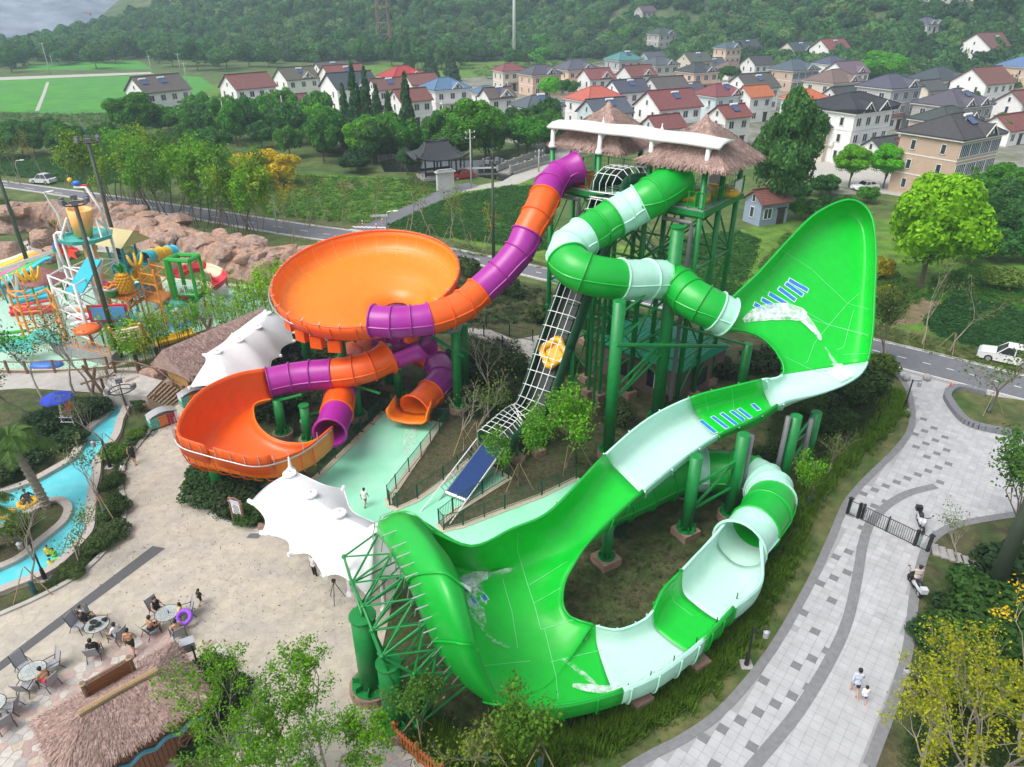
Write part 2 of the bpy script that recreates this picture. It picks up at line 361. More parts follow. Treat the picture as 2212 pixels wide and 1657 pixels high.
PLW=ats(PLAZA);sheet('plaza',PLW,.06,M_PLAZA)
kerb('plaza_kerb',cr(ats([(372,872),(345,905),(318,940),(296,968),(272,995),(262,1020),(262,1055),(270,1090),(268,1120),(256,1150),(225,1195),(170,1245),(90,1290),(0,1330),(-120,1380)]),3),.3,.16,M_CONC)
kerb('plaza_kerb',cr(ats([(432,960),(413,1020),(425,1075),(470,1122),(560,1146),(640,1150)]),4),.3,.16,M_CONC)
sheet('drain_mat',ats([(-60,1478),(330,1181),(358,1186),(0,1452),(-60,1495)][0:4]),.068,mat('grey_rubber_mat',(.10,.10,.105),.9,noise=.1,nscale=3,bump=.3,bscale=30))
for l in([(532,1164),(540,1154),(566,1154),(558,1165)],[(323,944),(334,932),(343,933),(331,945)]):sheet('drain_grate',ats(l),.07,M_DKERB)
sheet('planting_bed',ats([(370,1700),(440,1500),(445,1437),(497,1412),(530,1480),(470,1660),(450,1700)]),.065,M_LAWN)
# lazy river
RIV=[(280,876),(281,888),(270,911),(262,943),(240,976),(224,996),(220,1031),(212,1068),(210,1106),(207,1146),(190,1172),(141,1223),(88,1255),(0,1290),(-80,1330),(-80,1080),(0,1063),(62,1043),(100,1023),(135,1003),(155,986),(170,956),(185,931),(215,906),(237,881),(255,872)]
RW=cr(ats(RIV),3,True);ISL=cr(ats([(-80,1178),(0,1148),(70,1111),(95,1096),(122,1086),(140,1094),(146,1108),(136,1130),(115,1150),(87,1172),(44,1208),(0,1229),(-80,1262)]),3,True)
sheet('riverside_soil',ats([(-100,840),(60,845),(220,850),(300,860),(345,905),(300,965),(265,1020),(268,1115),(230,1192),(170,1245),(0,1330),(-100,1375)]),.05,M_LAWN)
sheet('lazy_river',RW,.06,M_RIVER)
sheet('river_island',ISL,.10,M_LAWN)
mb=MB();strip(RW+[RW[0]],-.28,.0,.068,mb);strip(ISL+[ISL[0]],-.1,-.45,.068,mb);setting('pool_edge_ledge',mb,mat('pale_yellow_ledge',(.62,.62,.36),.7,noise=.06))
kerb('river_wall',RW,.55,.32,mat('grey_beige_stone',(.44,.39,.35),.85,noise=.12,nscale=1.5,bump=.3),closed=True,off=-.3)
kerb('river_wall',ISL,.5,.30,MATS['grey_beige_stone'],closed=True,off=.1)
# kids pool
KP=[(-120,618),(0,621),(62,622),(110,628),(180,622),(330,600),(480,618),(560,620),(720,640),(760,690),(700,725),(600,720),(520,700),(430,735),(312,775),(237,792),(175,801),(0,801),(-120,806)]
KPW=ats(KP);sheet('kids_pool',KPW,.045,M_KPOOL);kerb('pool_coping',KPW,.6,.12,M_COPE,closed=True,off=.15)
sheet('park_path',ats([(-120,812),(0,804),(175,806),(240,798),(330,790),(420,800),(400,850),(330,850),(300,862),(220,850),(60,840),(-120,850)]),.052,M_CONC)
sheet('park_path',ats([(-60,560),(60,520),(130,505),(240,530),(250,548),(150,540),(70,560),(0,590)]),.05,M_CONC)
sheet('park_path',ats([(560,790),(640,745),(700,712),(760,712),(800,722),(690,752),(600,800)]),.052,M_CONC)
sheet('park_path',ats([(1000,708),(1060,714),(1110,735),(1165,725),(1190,752),(1170,790),(1130,785),(1080,748),(1000,722)]),.052,M_CONC)
# paved walk on the right
PATH=[(1250,1735),(1400,1642),(1480,1600),(1560,1542),(1640,1450),(1700,1360),(1760,1250),(1800,1162),(1830,1092),(1870,1042),(1940,972),(1970,925),(1970,870),(1955,830),(1925,796),(2211,868),(2400,918),(2400,1130),(2211,1110),(2090,1130),(2030,1152),(1998,1190),(1975,1280),(1960,1400),(1930,1510),(1875,1657),(1840,1750)]
PP=ats(PATH);sheet('paved_walk',PP,.055,mat('paver_joint',(.32,.32,.33),.9,noise=.06))
M_PAVE=mat('pale_granite_paver',(.42,.42,.435),.8,noise=.10,nscale=.35,isl=.08,bump=.1,bscale=10)
M_PAVED=mat('dark_granite_paver',(.185,.185,.195),.8,noise=.12,nscale=1.5,bump=.15,bscale=10)
walk=bpy.data.objects['paved_walk']
def band(pix,w,name,off):
 mb=MB();strip(cr(ats(pix),5),off-w/2,off+w/2,.088,mb);o=mb.build(name,MATS['dark_granite_band'],walk);return o
mat('dark_granite_band',(.20,.20,.21),.85,noise=.12,nscale=1,bump=.2,bscale=6)
band(PATH[0:15],.45,'edge_band',.1);band(PATH[18:26],.5,'edge_band',.0)
ARC=[(1560,1735),(1640,1640),(1722,1540),(1790,1430),(1830,1340),(1852,1240),(1862,1180),(1880,1130),(1920,1090),(1965,1066),(2020,1052)]
band(ARC,.55,'curved_band',0)
arcw=cr(ats(ARC),5)
ang=math.atan2((at(2010,1170)-at(1800,1090)).y,(at(2010,1170)-at(1800,1090)).x)
ex=V((math.cos(ang),math.sin(ang),0));ey=V((-ex.y,ex.x,0));PO=at(1800,1250);TS=.46
left_poly=[(p.x,p.y)for p in ats(PATH[0:11])+ats([(1960,880),(2060,930),(2080,1000)])]+[(p.x,p.y)for p in arcw[::-1]]
inner=[]
for i in range(-80,80):
 for j in range(-100,100):
  c=PO+ex*(i*TS)+ey*(j*TS)
  if inside(c.x,c.y,PP)and edge_dist(c.x,c.y,PP)>.26:inner.append((depth(c),i,j,c))
inner.sort(key=lambda q:q[0])
mp=MB().box((0,0,0),(TS-.012,TS-.012,.02)).mesh('paving_stone',M_PAVE);md=MB().box((0,0,0),(TS-.01,TS-.01,.024)).mesh('dark_paving_stone',M_PAVED)
pr=random.Random(11);n_s=0;rest=MB();nd=0
for dp,i,j,c in inner:
 dk=(i%3==(j//2)%3 and j%2==0 and pr.random()<.72)and inside(c.x,c.y,left_poly)
 zz=.065+RND.random()*.004
 if dk and nd<290:link('dark_paving_stone',md,walk,loc=(c.x,c.y,.069),rz=ang);nd+=1
 elif n_s<300:link('paving_stone',mp,walk,loc=(c.x,c.y,zz),rz=ang);n_s+=1
 else:rest.box((c.x,c.y,zz),(TS-.012,TS-.012,.02),ang)
rest.build('paving',M_PAVE,walk,kind='stuff')
ISP=[(2050,850),(2065,843),(2092,846),(2127,855),(2300,893),(2320,1000),(2211,948),(2158,937),(2111,927),(2086,917),(2069,902),(2052,879),(2043,861)]
IS=cr(ats(ISP),4,True)
sheet('lawn_island',IS,.12,M_VERGE)
sheet('shrub_bed',ats([(1998,1195),(2035,1155),(2090,1133),(2211,1113),(2400,1130),(2400,1800),(1850,1800),(1880,1657),(1933,1510),(1963,1400),(1978,1280)]),.06,M_LAWN)
# vegetation kit
def leaf_mat(name,trans=.33,inst=False,rough=.6):
 m=mat(name,(.1,.2,.03),rough,objc=not inst,isl=.34,trans=trans,spec=.2)
 t=m.node_tree;N=t.nodes
 if inst:
  a=N.new('ShaderNodeAttribute');a.attribute_type='INSTANCER';a.attribute_name='tint'
  for n in list(N):
   if n.type=='VECT_MATH':t.links.new(a.outputs['Color'],n.inputs[0])
 return m
M_LEAF=leaf_mat('foliage');M_LEAFI=leaf_mat('foliage_scattered',inst=True)
M_BARK=mat('bark',(.13,.10,.075),.9,noise=.3,nscale=3,bump=.5,bscale=14)
M_BARKG=mat('pale_bark',(.30,.26,.21),.9,noise=.2,nscale=3,bump=.3,bscale=14)
def leaves(P,D,size,rng,fold=.35):
 """rhombic leaf sprays at points P facing roughly D -> verts, faces"""
 n=len(P);nrm=D+rng.normal(0,.55,(n,3));nrm/=np.linalg.norm(nrm,axis=1)[:,None]+1e-9
 r=rng.normal(0,1,(n,3));t=np.cross(nrm,r);t/=np.linalg.norm(t,axis=1)[:,None]+1e-9
 b=np.cross(nrm,t);s=(size*rng.uniform(.6,1.35,n))[:,None]
 v=np.stack([P-t*s,P+b*s*.6+nrm*s*fold*.4,P+t*s,P-b*s*.6+nrm*s*fold*.4],1).reshape(-1,3)
 return v,np.arange(4*n).reshape(-1,4)
def npmesh(name,v,f,mats,mi=None):
 me=bpy.data.meshes.new(name);nv,nf=len(v),len(f)
 me.vertices.add(nv);me.vertices.foreach_set('co',np.asarray(v,np.float32).ravel())
 f=np.asarray(f);k=f.shape[1];me.loops.add(nf*k);me.loops.foreach_set('vertex_index',f.ravel().astype(np.int32))
 me.polygons.add(nf);me.polygons.foreach_set('loop_start',np.arange(0,nf*k,k,dtype=np.int32));me.polygons.foreach_set('loop_total',np.full(nf,k,np.int32))
 for q in(mats if isinstance(mats,(list,tuple))else[mats]):me.materials.append(q)
 if mi is not None:me.polygons.foreach_set('material_index',np.asarray(mi,np.int32))
 me.update(calc_edges=True);return me
def crown_mesh(name,seed,nl,n,ls,shape='round',core=.78):
 rng=np.random.default_rng(seed);C=[];R=[]
 for i in range(nl):
  if shape=='cone':
   h=(i+.5)/nl;a=rng.uniform(0,6.28);w=(1-h)**.85
   C.append((math.cos(a)*w*.22,math.sin(a)*w*.22,h*2-1));R.append(.06+.30*w)
  elif shape=='column':
   h=(i+.5)/nl;a=rng.uniform(0,6.28);w=math.sin(math.pi*min(1,.15+h*.85))**.6
   C.append((math.cos(a)*w*.3,math.sin(a)*w*.3,h*1.8-.9));R.append(.12+.30*w)
  elif shape=='flat':
   a=rng.uniform(0,6.28);q=rng.uniform(0,.75);C.append((q*math.cos(a),q*math.sin(a),rng.uniform(-.25,.3)*(1.1-q)));R.append(rng.uniform(.22,.4))
  else:
   d=rng.normal(0,1,3);d/=np.linalg.norm(d);d[2]=d[2]*.75+.12
   C.append(tuple(d*rng.uniform(.42,.76)));R.append(rng.uniform(.20,.40)*(1.25 if nl<16 else(1 if nl<30 else .82)))
 C=np.array(C);R=np.array(R)
 w=R**2/np.sum(R**2);k=rng.choice(len(R),int(n*1.9),p=w)
 d=rng.normal(0,1,(len(k),3));d/=np.linalg.norm(d,axis=1)[:,None];d[:,2]=np.where((d[:,2]<-.35)&(rng.random(len(k))<.75),-d[:,2],d[:,2])
 P=C[k]+d*(R[k]*rng.uniform(.82,1.08,len(k)))[:,None]
 dist=np.linalg.norm(P[:,None,:]-C[None],axis=2)/R[None];keep=(dist<.8).sum(1)==0
 P,d=P[keep][:n],d[keep][:n]
 v,f=leaves(P,d*1.0,ls,rng)
 m=MB()
 for c,r in zip(C,R):m.sphere(c,r*core,7)
 cv=np.array(m.v);q=[tuple(x)if len(x)==4 else(x[0],x[1],x[2],x[2])for x in m.f]
 cf=np.array([x for x in m.f if len(x)==4]);ct=[x for x in m.f if len(x)==3]
 v=np.concatenate([v,cv]);f=np.concatenate([f,cf+len(v)-len(cv)])
 return npmesh(name,v,f,M_LEAF)
CROWN={'near':[crown_mesh('crown',10+i,44,9000,.044)for i in range(3)],'mid':[crown_mesh('crown',20+i,22,3000,.075)for i in range(4)],'far':[crown_mesh('crown',30+i,13,900,.12)for i in range(4)],'cone':[crown_mesh('crown',40+i,30,3000,.06,'cone')for i in range(2)],'column':[crown_mesh('crown',50+i,14,1500,.085,'column',.6)for i in range(3)],'bush':[crown_mesh('crown',60+i,14,1500,.085)for i in range(3)],'wispy':[crown_mesh('crown',70+i,12,520,.075,'column',.05)for i in range(3)]}
TRUNK=MB().path([(0,0,0),(.05,0,.5),(0,.04,1)],[.6,.42,.25],7).mesh('trunk',M_BARK)
def limbed(seed):
 r=random.Random(seed);m=MB().path([(0,0,0),(.03,0,.5),(0,0,.8)],[.6,.45,.35],7)
 for i in range(6):
  a=i*1.05+r.random();z=.45+.06*i;m.path([(0,0,z),(1.2*math.cos(a),1.2*math.sin(a),z+.2),(2.6*math.cos(a),2.6*math.sin(a),z+.5)],[.26,.17,.06],5)
 return m.mesh('trunk',M_BARK)
TRUNKL=[limbed(3),limbed(4)]
TREES=[]
def tree(p,h,r,col,label,group=None,kind='mid',name='broadleaf_tree',cat='tree',base=.22,vary=.12,tr=None,squash=1.0):
 """a tree h metres tall with a crown r metres in radius: trunk and crown"""
 T=thing(name,(p[0],p[1],p[2]if len(p)>2 else 0),label,cat,group,rz=RND.random()*6.28)
 rad=max(.08,min(.45,h*.022))if tr is None else tr
 cz=h*(base+1)/2;rzv=h*(1-base)/2*1.04
 me=TRUNKL[len(TREES)%2]if kind=='near' else TRUNK
 o=link('trunk',me,T,loc=(0,0,0),sc=(rad*1.6,rad*1.6,cz if kind=='near' else cz*1.05))
 col=(col[0]*1.2,col[1]*1.3,col[2]);j=lambda:1+RND.uniform(-vary,vary)
 c=[col[0]*j(),col[1]*j(),col[2]*j()]
 link('crown',CROWN[kind][RND.randrange(len(CROWN[kind]))],T,loc=(0,0,cz),sc=(r*1.08,r*1.08*squash,rzv),color=c)
 TREES.append(T);return T
def shrub(p,r,h,col,label,group=None,name='shrub',cat='shrub',kind='bush'):
 o=link(name,CROWN[kind][RND.randrange(len(CROWN[kind]))],None,loc=(p[0],p[1],(p[2]if len(p)>2 else 0)+h*.42),sc=(r*1.05,r*1.05,h*.6),rz=RND.random()*6.28,color=[c*RND.uniform(.88,1.12)for c in col],label=label,cat=cat,group=group)
 return o
def scatter(name,pts,scl,tint,mesh,m=None,rng=None,parent=None,kind='stuff',zs=None):
 """many small plants as ONE object: geometry nodes put the mesh on each point"""
 rng=rng or np.random.default_rng(5);n=len(pts)
 me=bpy.data.meshes.new(name);me.vertices.add(n);me.vertices.foreach_set('co',np.asarray(pts,np.float32).ravel())
 a=me.attributes.new('scl','FLOAT_VECTOR','POINT');s=np.asarray(scl,np.float32)
 if s.ndim==1:s=np.stack([s,s,s*(1 if zs is None else zs)],1)
 a.data.foreach_set('vector',s.ravel().astype(np.float32))
 a=me.attributes.new('rot','FLOAT_VECTOR','POINT');rr=np.zeros((n,3),np.float32);rr[:,2]=rng.uniform(0,6.28,n);a.data.foreach_set('vector',rr.ravel())
 a=me.attributes.new('tint','FLOAT_COLOR','POINT');tt=np.ones((n,4),np.float32);tt[:,:3]=tint;a.data.foreach_set('color',tt.ravel())
 if kind!='stuff':
  bpy.data.meshes.remove(me);nv=len(mesh.vertices);bv=np.zeros(nv*3,np.float32);mesh.vertices.foreach_get('co',bv);bv=bv.reshape(-1,3)
  bf=np.array([tuple(p.vertices)for p in mesh.polygons]);c,sn=np.cos(rr[:,2])[:,None],np.sin(rr[:,2])[:,None];q=bv[None]*s[:,None,:]
  x=q[...,0]*c-q[...,1]*sn;y=q[...,0]*sn+q[...,1]*c;vv=(np.stack([x,y,q[...,2]],-1)+np.asarray(pts)[:,None,:]).reshape(-1,3)
  ff=(bf[None]+(np.arange(n)*nv)[:,None,None]).reshape(-1,bf.shape[1]);return link(name,npmesh(name,vv,ff,M_LEAF),parent,color=np.mean(tint,axis=0))
 src=bpy.data.objects.new('scatter_source',mesh)
 if src.material_slots:src.material_slots[0].link='OBJECT';src.material_slots[0].material=m or M_LEAFI
 g=bpy.data.node_groups.new('scatter','GeometryNodeTree')
 g.interface.new_socket('Geometry',in_out='INPUT',socket_type='NodeSocketGeometry');g.interface.new_socket('Geometry',in_out='OUTPUT',socket_type='NodeSocketGeometry')
 gi=g.nodes.new('NodeGroupInput');go=g.nodes.new('NodeGroupOutput');io=g.nodes.new('GeometryNodeInstanceOnPoints');oi=g.nodes.new('GeometryNodeObjectInfo')
 oi.inputs['Object'].default_value=src;oi.inputs['As Instance'].default_value=True
 for nm,sk in(('scl','Scale'),('rot','Rotation')):
  q=g.nodes.new('GeometryNodeInputNamedAttribute');q.data_type='FLOAT_VECTOR';q.inputs['Name'].default_value=nm;g.links.new(q.outputs[0],io.inputs[sk])
 g.links.new(gi.outputs[0],io.inputs['Points']);g.links.new(oi.outputs['Geometry'],io.inputs['Instance']);g.links.new(io.outputs[0],go.inputs[0])
 o=link(name,me,parent,kind=kind);mod=o.modifiers.new('scatter','NODES');mod.node_group=g
 return o
def fill(poly,n,rng,z=0.0,edge=0):
 xs=[p[0]for p in poly];ys=[p[1]for p in poly];out=[]
 while len(out)<n:
  x,y=rng.uniform(min(xs),max(xs)),rng.uniform(min(ys),max(ys))
  if inside(x,y,poly):out.append((x,y,z))
 return np.array(out)
def tuft_mesh(seed,n,ls,flat=.5,name='leaf_clump'):
 rng=np.random.default_rng(seed);P=rng.normal(0,.38,(n,3));P[:,2]=np.abs(P[:,2])*flat*1.6
 D=P*1.0;D[:,2]+=.8;v,f=leaves(P,D,ls,rng);return npmesh(name,v,f,M_LEAF)
TUFT=[tuft_mesh(1,26,.26),tuft_mesh(2,30,.17,.9)]
def spikes(seed,n,name='grass_clump'):
 rng=np.random.default_rng(seed);v=[];f=[]
 for i in range(n):
  a=rng.uniform(0,6.28);l=rng.uniform(.5,1);w=.05;b=rng.normal(0,.18,2);t=b+np.array([math.cos(a),math.sin(a)])*l*.5
  k=len(v);s=np.array([-math.sin(a),math.cos(a)])*w
  v+=[(*(b-s),0),(*(b+s),0),(*t,l),(*t,l)];f.append((k,k+1,k+2,k+3))
 return npmesh(name,np.array(v),np.array(f),M_LEAF)
BLADE=spikes(3,22)
def branchy(seed,H,spread,nb,leafn,ls,levels=3,bark=None,up_=.6,leafr=.45,trunk_r=.1,base=.25,multi=1,lean=0):
 """open tree: returns (wood mesh, leaf mesh) with every limb and twig as geometry"""
 r=random.Random(seed);rng=np.random.default_rng(seed);mb=MB();tips=[]
 def grow(p,d,L,rad,lv):
  pts=[p];q=p;dd=d
  for k in range(3):
   dd=(dd+V((r.gauss(0,.16),r.gauss(0,.16),r.gauss(.04,.1)))).normalized();q=q+dd*L/3;pts.append(q)
  mb.path(pts,[rad,rad*.82,rad*.66,rad*.5],5 if lv>1 else 4,caps=False)
  if lv<=1:tips.append((pts[2],dd));tips.append((q,dd))
  if lv==0:return
  for k in range(nb):
   a=r.random()*6.28;o=dd.orthogonal().normalized();o.rotate(Matrix.Rotation(a,3,dd))
   nd=(dd*(1-spread)+o*spread+V((0,0,up_*.3))).normalized();s=pts[r.choice([2,3,3])]
   grow(s,nd,L*r.uniform(.55,.8),rad*.52,lv-1)
 for k in range(multi):
  a=6.28*k/multi+r.random();d=V((math.cos(a)*.32*(multi>1)+lean,math.sin(a)*.32*(multi>1),1)).normalized()
  grow(V((0,0,0))if multi==1 else V((math.cos(a)*.15,math.sin(a)*.15,0)),d,H*(.42 if levels>2 else .5),trunk_r,levels)
 wood=mb.mesh('branches',bark or M_BARK)
 P=[];D=[]
 for i in range(leafn):
  t,d=r.choice(tips);o=V((r.gauss(0,leafr),r.gauss(0,leafr),r.gauss(0,leafr*.7)))
  P.append(t+o);D.append(o+V((0,0,.5)))
 v,f=leaves(np.array(P),np.array(D),ls,rng);return wood,npmesh('foliage',v,f,M_LEAF)
def open_tree(p,proto,col,label,name='young_tree',group=None,sc=1.0,rz=None,cat='tree',wrap=None,stakes=0,lean=None):
 T=thing(name,(p[0],p[1],p[2]if len(p)>2 else 0),label,cat,group,rz=RND.random()*6.28 if rz is None else rz)
 link('branches',proto[0],T,loc=(0,0,0),sc=sc);link('foliage',proto[1],T,loc=(0,0,0),sc=sc,color=col)
 if wrap:link('trunk_wrap',MB().path([(0,0,.05),(0,0,.9)],[.15*sc,.11*sc],8).mesh('trunk_wrap',mat('green_trunk_wrap',(.02,.09,.10),.9,noise=.15,nscale=6)),T,loc=(0,0,0))
 for k in range(stakes):
  a=6.28*k/stakes+.4;link('stake',MB().bar((1.1*math.cos(a),1.1*math.sin(a),0),(.08*math.cos(a),.08*math.sin(a),1.9),.03,5).mesh('stake',mat('bamboo_stake',(.36,.26,.13),.8,noise=.2,nscale=4)),T,loc=(0,0,0))
 return T
 # the two raft slides
def proj(p):
 t=p[1]*CP+(CAM_H-p[2])*SP;return(CU+p[0]/t*FPX,CV+((CAM_H-p[2])*CP-p[1]*SP)/t*FPX)
class Loft:
 def __init__(s,rows):s.P=np.array([[tuple(p)for p in r]for r in rows],float);s.R,s.K=s.P.shape[:2];s.tab=None
 def w(s,x,n):
  x=min(max(x,0),n-1-1e-9);i=int(x);t=x-i
  c=[-.5*t**3+t*t-.5*t,1.5*t**3-2.5*t*t+1,-1.5*t**3+2*t*t+.5*t,.5*t**3-.5*t*t]
  W_=np.zeros(n)
  for k,q in enumerate(c):
   j=i-1+k
   if j<0:W_[0]+=2*q;W_[1]-=q
   elif j>n-1:W_[n-1]+=2*q;W_[n-2]-=q
   else:W_[j]+=q
  return W_
 def p(s,a,b):return V(np.einsum('i,j,ijk->k',s.w(a,s.R),s.w(b,s.K),s.P))
 def n(s,a,b):
  e=.03;d1=s.p(a+e,b)-s.p(a-e,b);d2=s.p(a,b+e)-s.p(a,b-e);q=d1.cross(d2)
  return q.normalized()if q.length>1e-9 else V((0,0,1))
 def grid(s,a0,a1,na,nb,b0=0,b1=None):
  b1=s.K-1 if b1 is None else b1
  return[[s.p(a0+(a1-a0)*i/na,b0+(b1-b0)*j/nb)for j in range(nb+1)]for i in range(na+1)]
 def section(s,name,a0,a1,na,mats,parent,th=.09,nb=30,flip=False,b0=0,b1=None):
  mb=MB();g=s.grid(a0,a1,na,nb,b0,b1)
  mb.grid(g[::-1]if flip else g);o=mb.build(name,mats,parent,True)
  m=o.modifiers.new('thickness','SOLIDIFY');m.thickness=th;m.offset=-1;m.material_offset=1;m.material_offset_rim=1;m.use_even_offset=False
  return o
 def find(s,u,v,a0=0,a1=None):
  if s.tab is None:
   A=np.linspace(0,s.R-1,s.R*10);B=np.linspace(0,s.K-1,s.K*10)
   WA=np.array([s.w(a,s.R)for a in A]);WB=np.array([s.w(b,s.K)for b in B]);X=np.einsum('ai,bj,ijk->abk',WA,WB,s.P)
   t=X[...,1]*CP+(CAM_H-X[...,2])*SP
   s.tab=(A,B,CU+X[...,0]/t*FPX,CV+((CAM_H-X[...,2])*CP-X[...,1]*SP)/t*FPX,t)
  A,B,U_,V_,t=s.tab;a1=s.R-1 if a1 is None else a1
  D=(U_-u)**2+(V_-v)**2;D=np.where(((A>=a0)&(A<=a1))[:,None],D,1e9)
  i,j=np.unravel_index(np.argmin(D),D.shape);a,b=A[i],B[j];h=.06
  for _ in range(6):
   best=None
   for da in(-h,0,h):
    for db in(-h,0,h):
     aa,bb=min(max(a+da,a0),a1),min(max(b+db,0),s.K-1);q=proj(s.p(aa,bb));e=(q[0]-u)**2+(q[1]-v)**2
     if best is None or e<best[0]:best=(e,aa,bb)
   a,b=best[1],best[2];h*=.55
  return a,b
 def ribbon(s,px,w,name,m,parent,off=.03,a0=0,a1=None,sub=4,th=.0):
  pts=[]
  for k in range(len(px)-1):
   for q in range(sub):f=q/sub;pts.append((px[k][0]*(1-f)+px[k+1][0]*f,px[k][1]*(1-f)+px[k+1][1]*f))
  pts.append(px[-1]);Q=[]
  for u,v in pts:
   a,b=s.find(u,v,a0,a1);n=s.n(a,b);q=s.p(a,b)
   if n.dot(V((0,0,CAM_H))-q)<0:n=-n
   Q.append((q+n*off,n))
  L=[];R=[]
  for i,(q,n)in enumerate(Q):
   d=Q[min(i+1,len(Q)-1)][0]-Q[max(i-1,0)][0]
   sd_=n.cross(d);sd_=sd_.normalized()if sd_.length>1e-6 else V((1,0,0));ww=w if not callable(w)else w(i/(len(Q)-1))
   L.append(q+sd_*ww/2);R.append(q-sd_*ww/2)
  return MB().grid([L,R]).build(name,m,parent)
 def edge(s,b,a0,a1,n):return[s.p(a0+(a1-a0)*i/n,b)for i in range(n+1)]
def frame_ring(P,i,n):
 a=P[max(i-1,0)];b=P[min(i+1,len(P)-1)];t=(b-a).normalized();e=t.cross(V((0,0,1)));e=V((1,0,0))if e.length<1e-4 else e.normalized();return t,e,e.cross(t)
def tube_run(parent,joints,r,cols,mats,flare0=0,flare1=0,name='tube_section',r_in=.07,seam=True):
 P=[at(*j)for j in joints];S=cr(P,6);n=26;out=[]
 for k in range(len(P)-1):
  seg=S[k*6:k*6+7];rows_o=[];rows_i=[]
  for i,q in enumerate(seg):
   t,e,g=frame_ring(S,k*6+i,n);f=i/6;rr=r
   if k==0 and flare0:rr=r+flare0*max(0,1-f*1.6)**2
   if k==len(P)-2 and flare1:rr=r+flare1*max(0,f*1.6-.6)**2
   rows_o.append([q+(e*math.cos(6.2832*a/n)+g*math.sin(6.2832*a/n))*rr for a in range(n)])
   rows_i.append([q+(e*math.cos(6.2832*a/n)+g*math.sin(6.2832*a/n))*(rr-r_in)for a in range(n)])
  mb=MB();mo,mi_=mats[cols[k]]
  mb.grid(rows_o[::-1],0,closed=True);mb.grid(rows_i,1,closed=True)
  mb.grid([rows_o[0],rows_i[0]],0,closed=True);mb.grid([rows_i[-1],rows_o[-1]],0,closed=True)
  o=mb.build(name,[mo,mi_],parent,True);out.append(o)
  if seam:
   sm=MB()
   for sg in(1,-1):
    L=[];
    for i,q in enumerate(seg):
     t,e,g=frame_ring(S,k*6+i,n);L.append(q+e*sg*(r+.03))
    sm.path(L,.055,4)
   sm.build('seam_flange',mo,o)
 for k in range(len(P)):
  t,e,g=frame_ring(S,k*6,n);q=S[k*6];rr=r+(flare0 if k==0 else 0)+(flare1 if k==len(P)-1 else 0)
  mb=MB().grid([[q+t*dz+(e*math.cos(6.2832*a/n)+g*math.sin(6.2832*a/n))*(rr+dr)for a in range(n)]for dz,dr in((-.05,-.02),(-.05,.11),(.05,.11),(.05,-.02))][::-1],closed=True)
  mb.build('flange',mats[cols[min(k,len(cols)-1)]][0],parent,True)
 return S
def foot(mb,p,kind,s=.75,h=.55):
 if kind=='round':mb.lathe((p[0],p[1],0),[(s,0),(s,h)],16)
 else:mb.box((p[0],p[1],h/2),(s*1.7,s*1.7,h),.55)
def column(parent,px,vtop=None,r=.3,ft='round',ztop=None,cap=True,fs=.75,m=None):
 p=at(*px);z=ztop if ztop is not None else zat(p,vtop)
 o=MB().bar((p.x,p.y,.4 if ft else 0),(p.x,p.y,z),r,14).build('support_column',m or M_STEEL,parent,False)
 for f in o.data.polygons:f.use_smooth=len(f.vertices)==4
 if ft:
  b=MB();foot(b,p,ft,fs);b.build('concrete_footing',M_FOOT,parent)
  b=MB();b.lathe((p.x,p.y,.55),[(r*1.7,0),(r*1.7,.06)],12)
  for k in range(8):b.box((p.x+r*1.3*math.cos(k*.785),p.y+r*1.3*math.sin(k*.785),.75),(r*.6,.05,.35),k*.785)
  b.build('base_plate',M_STEEL,parent)
 if cap:MB().lathe((p.x,p.y,z),[(r*1.12,-.04),(r*1.12,.04)],14).build('column_cap',M_STEEL,parent)
 return V((p.x,p.y,z))
def brace(parent,a,b,r=.08,m=None,name='brace'):return MB().bar(a,b,r,6).build(name,m or M_STEEL,parent)
MT={'g':(M_GREEN,M_GREEN2),'m':(M_MINT,M_MINT2),'o':(M_ORANGE,M_ORANGE2),'p':(M_PURPLE,M_PURPLE)}
# green slide
GS=thing('water_slide',at(1400,1000),'green and mint raft slide with two tall curling wings and a spiral tube','water slide')
tube_run(GS,[(1462,388,17.7),(1409,424,16.9),(1383,440,16.4),(1352,457,15.9),(1323,473,15.5),(1292,492,15.0),(1260,512,14.6),(1232,534,14.1),(1226,562,13.6),(1262,590,13.1),(1337,604,12.5),(1396,604,12.05),(1436,605,11.7),(1466,620,11.4),(1487,640,11.1),(1515,657,10.8),(1545,672,10.4),(1568,684,10.0)],1.35,'ggmmggmmggmmggggm',MT,flare0=.12)
A_,B_,C_=at(1740,800,7.0),at(1822,475,14.6),at(1650,640,10.8);PN=(B_-A_).cross(C_-A_).normalized()
def atpl(u,v,off=0):
 d=at(u,v,0)-V((0,0,CAM_H));q=A_+PN*off;return V((0,0,CAM_H))+d*((q-V((0,0,CAM_H))).dot(PN)/d.dot(PN))
rim=[(1563,660),(1602,624),(1640,588),(1705,517),(1765,460),(1835,432),(1879,462),(1891,540),(1888,640),(1883,725),(1868,792),(1830,826),(1762,852)]
inn=[(1612,716),(1622,719),(1635,724),(1652,735),(1665,747),(1676,760),(1683,772),(1689,783),(1692,795),(1692,803),(1688,811),(1677,817),(1660,820)]
rimh=[1.0,1.2,1.4,1.5,1.6,1.7,1.7,1.7,1.7,1.6,1.5,1.4,1.3]
rows=[]
for(ru,rv),(iu,iv),hh in zip(rim,inn,rimh):
 L=math.hypot(ru-iu,rv-iv);d1=min(.25,26/L);d2=min(.42,58/L);lp=lambda f:(ru+(iu-ru)*f,rv+(iv-rv)*f)
 rows.append([atpl(iu,iv,.35),atpl(*lp(.93),.0),atpl(*lp((1+d2)/2),-.1),atpl(*lp(d2),0),atpl(*lp(d1),.28),atpl(*lp(d1*.22),hh*.62),atpl(ru,rv,hh)])
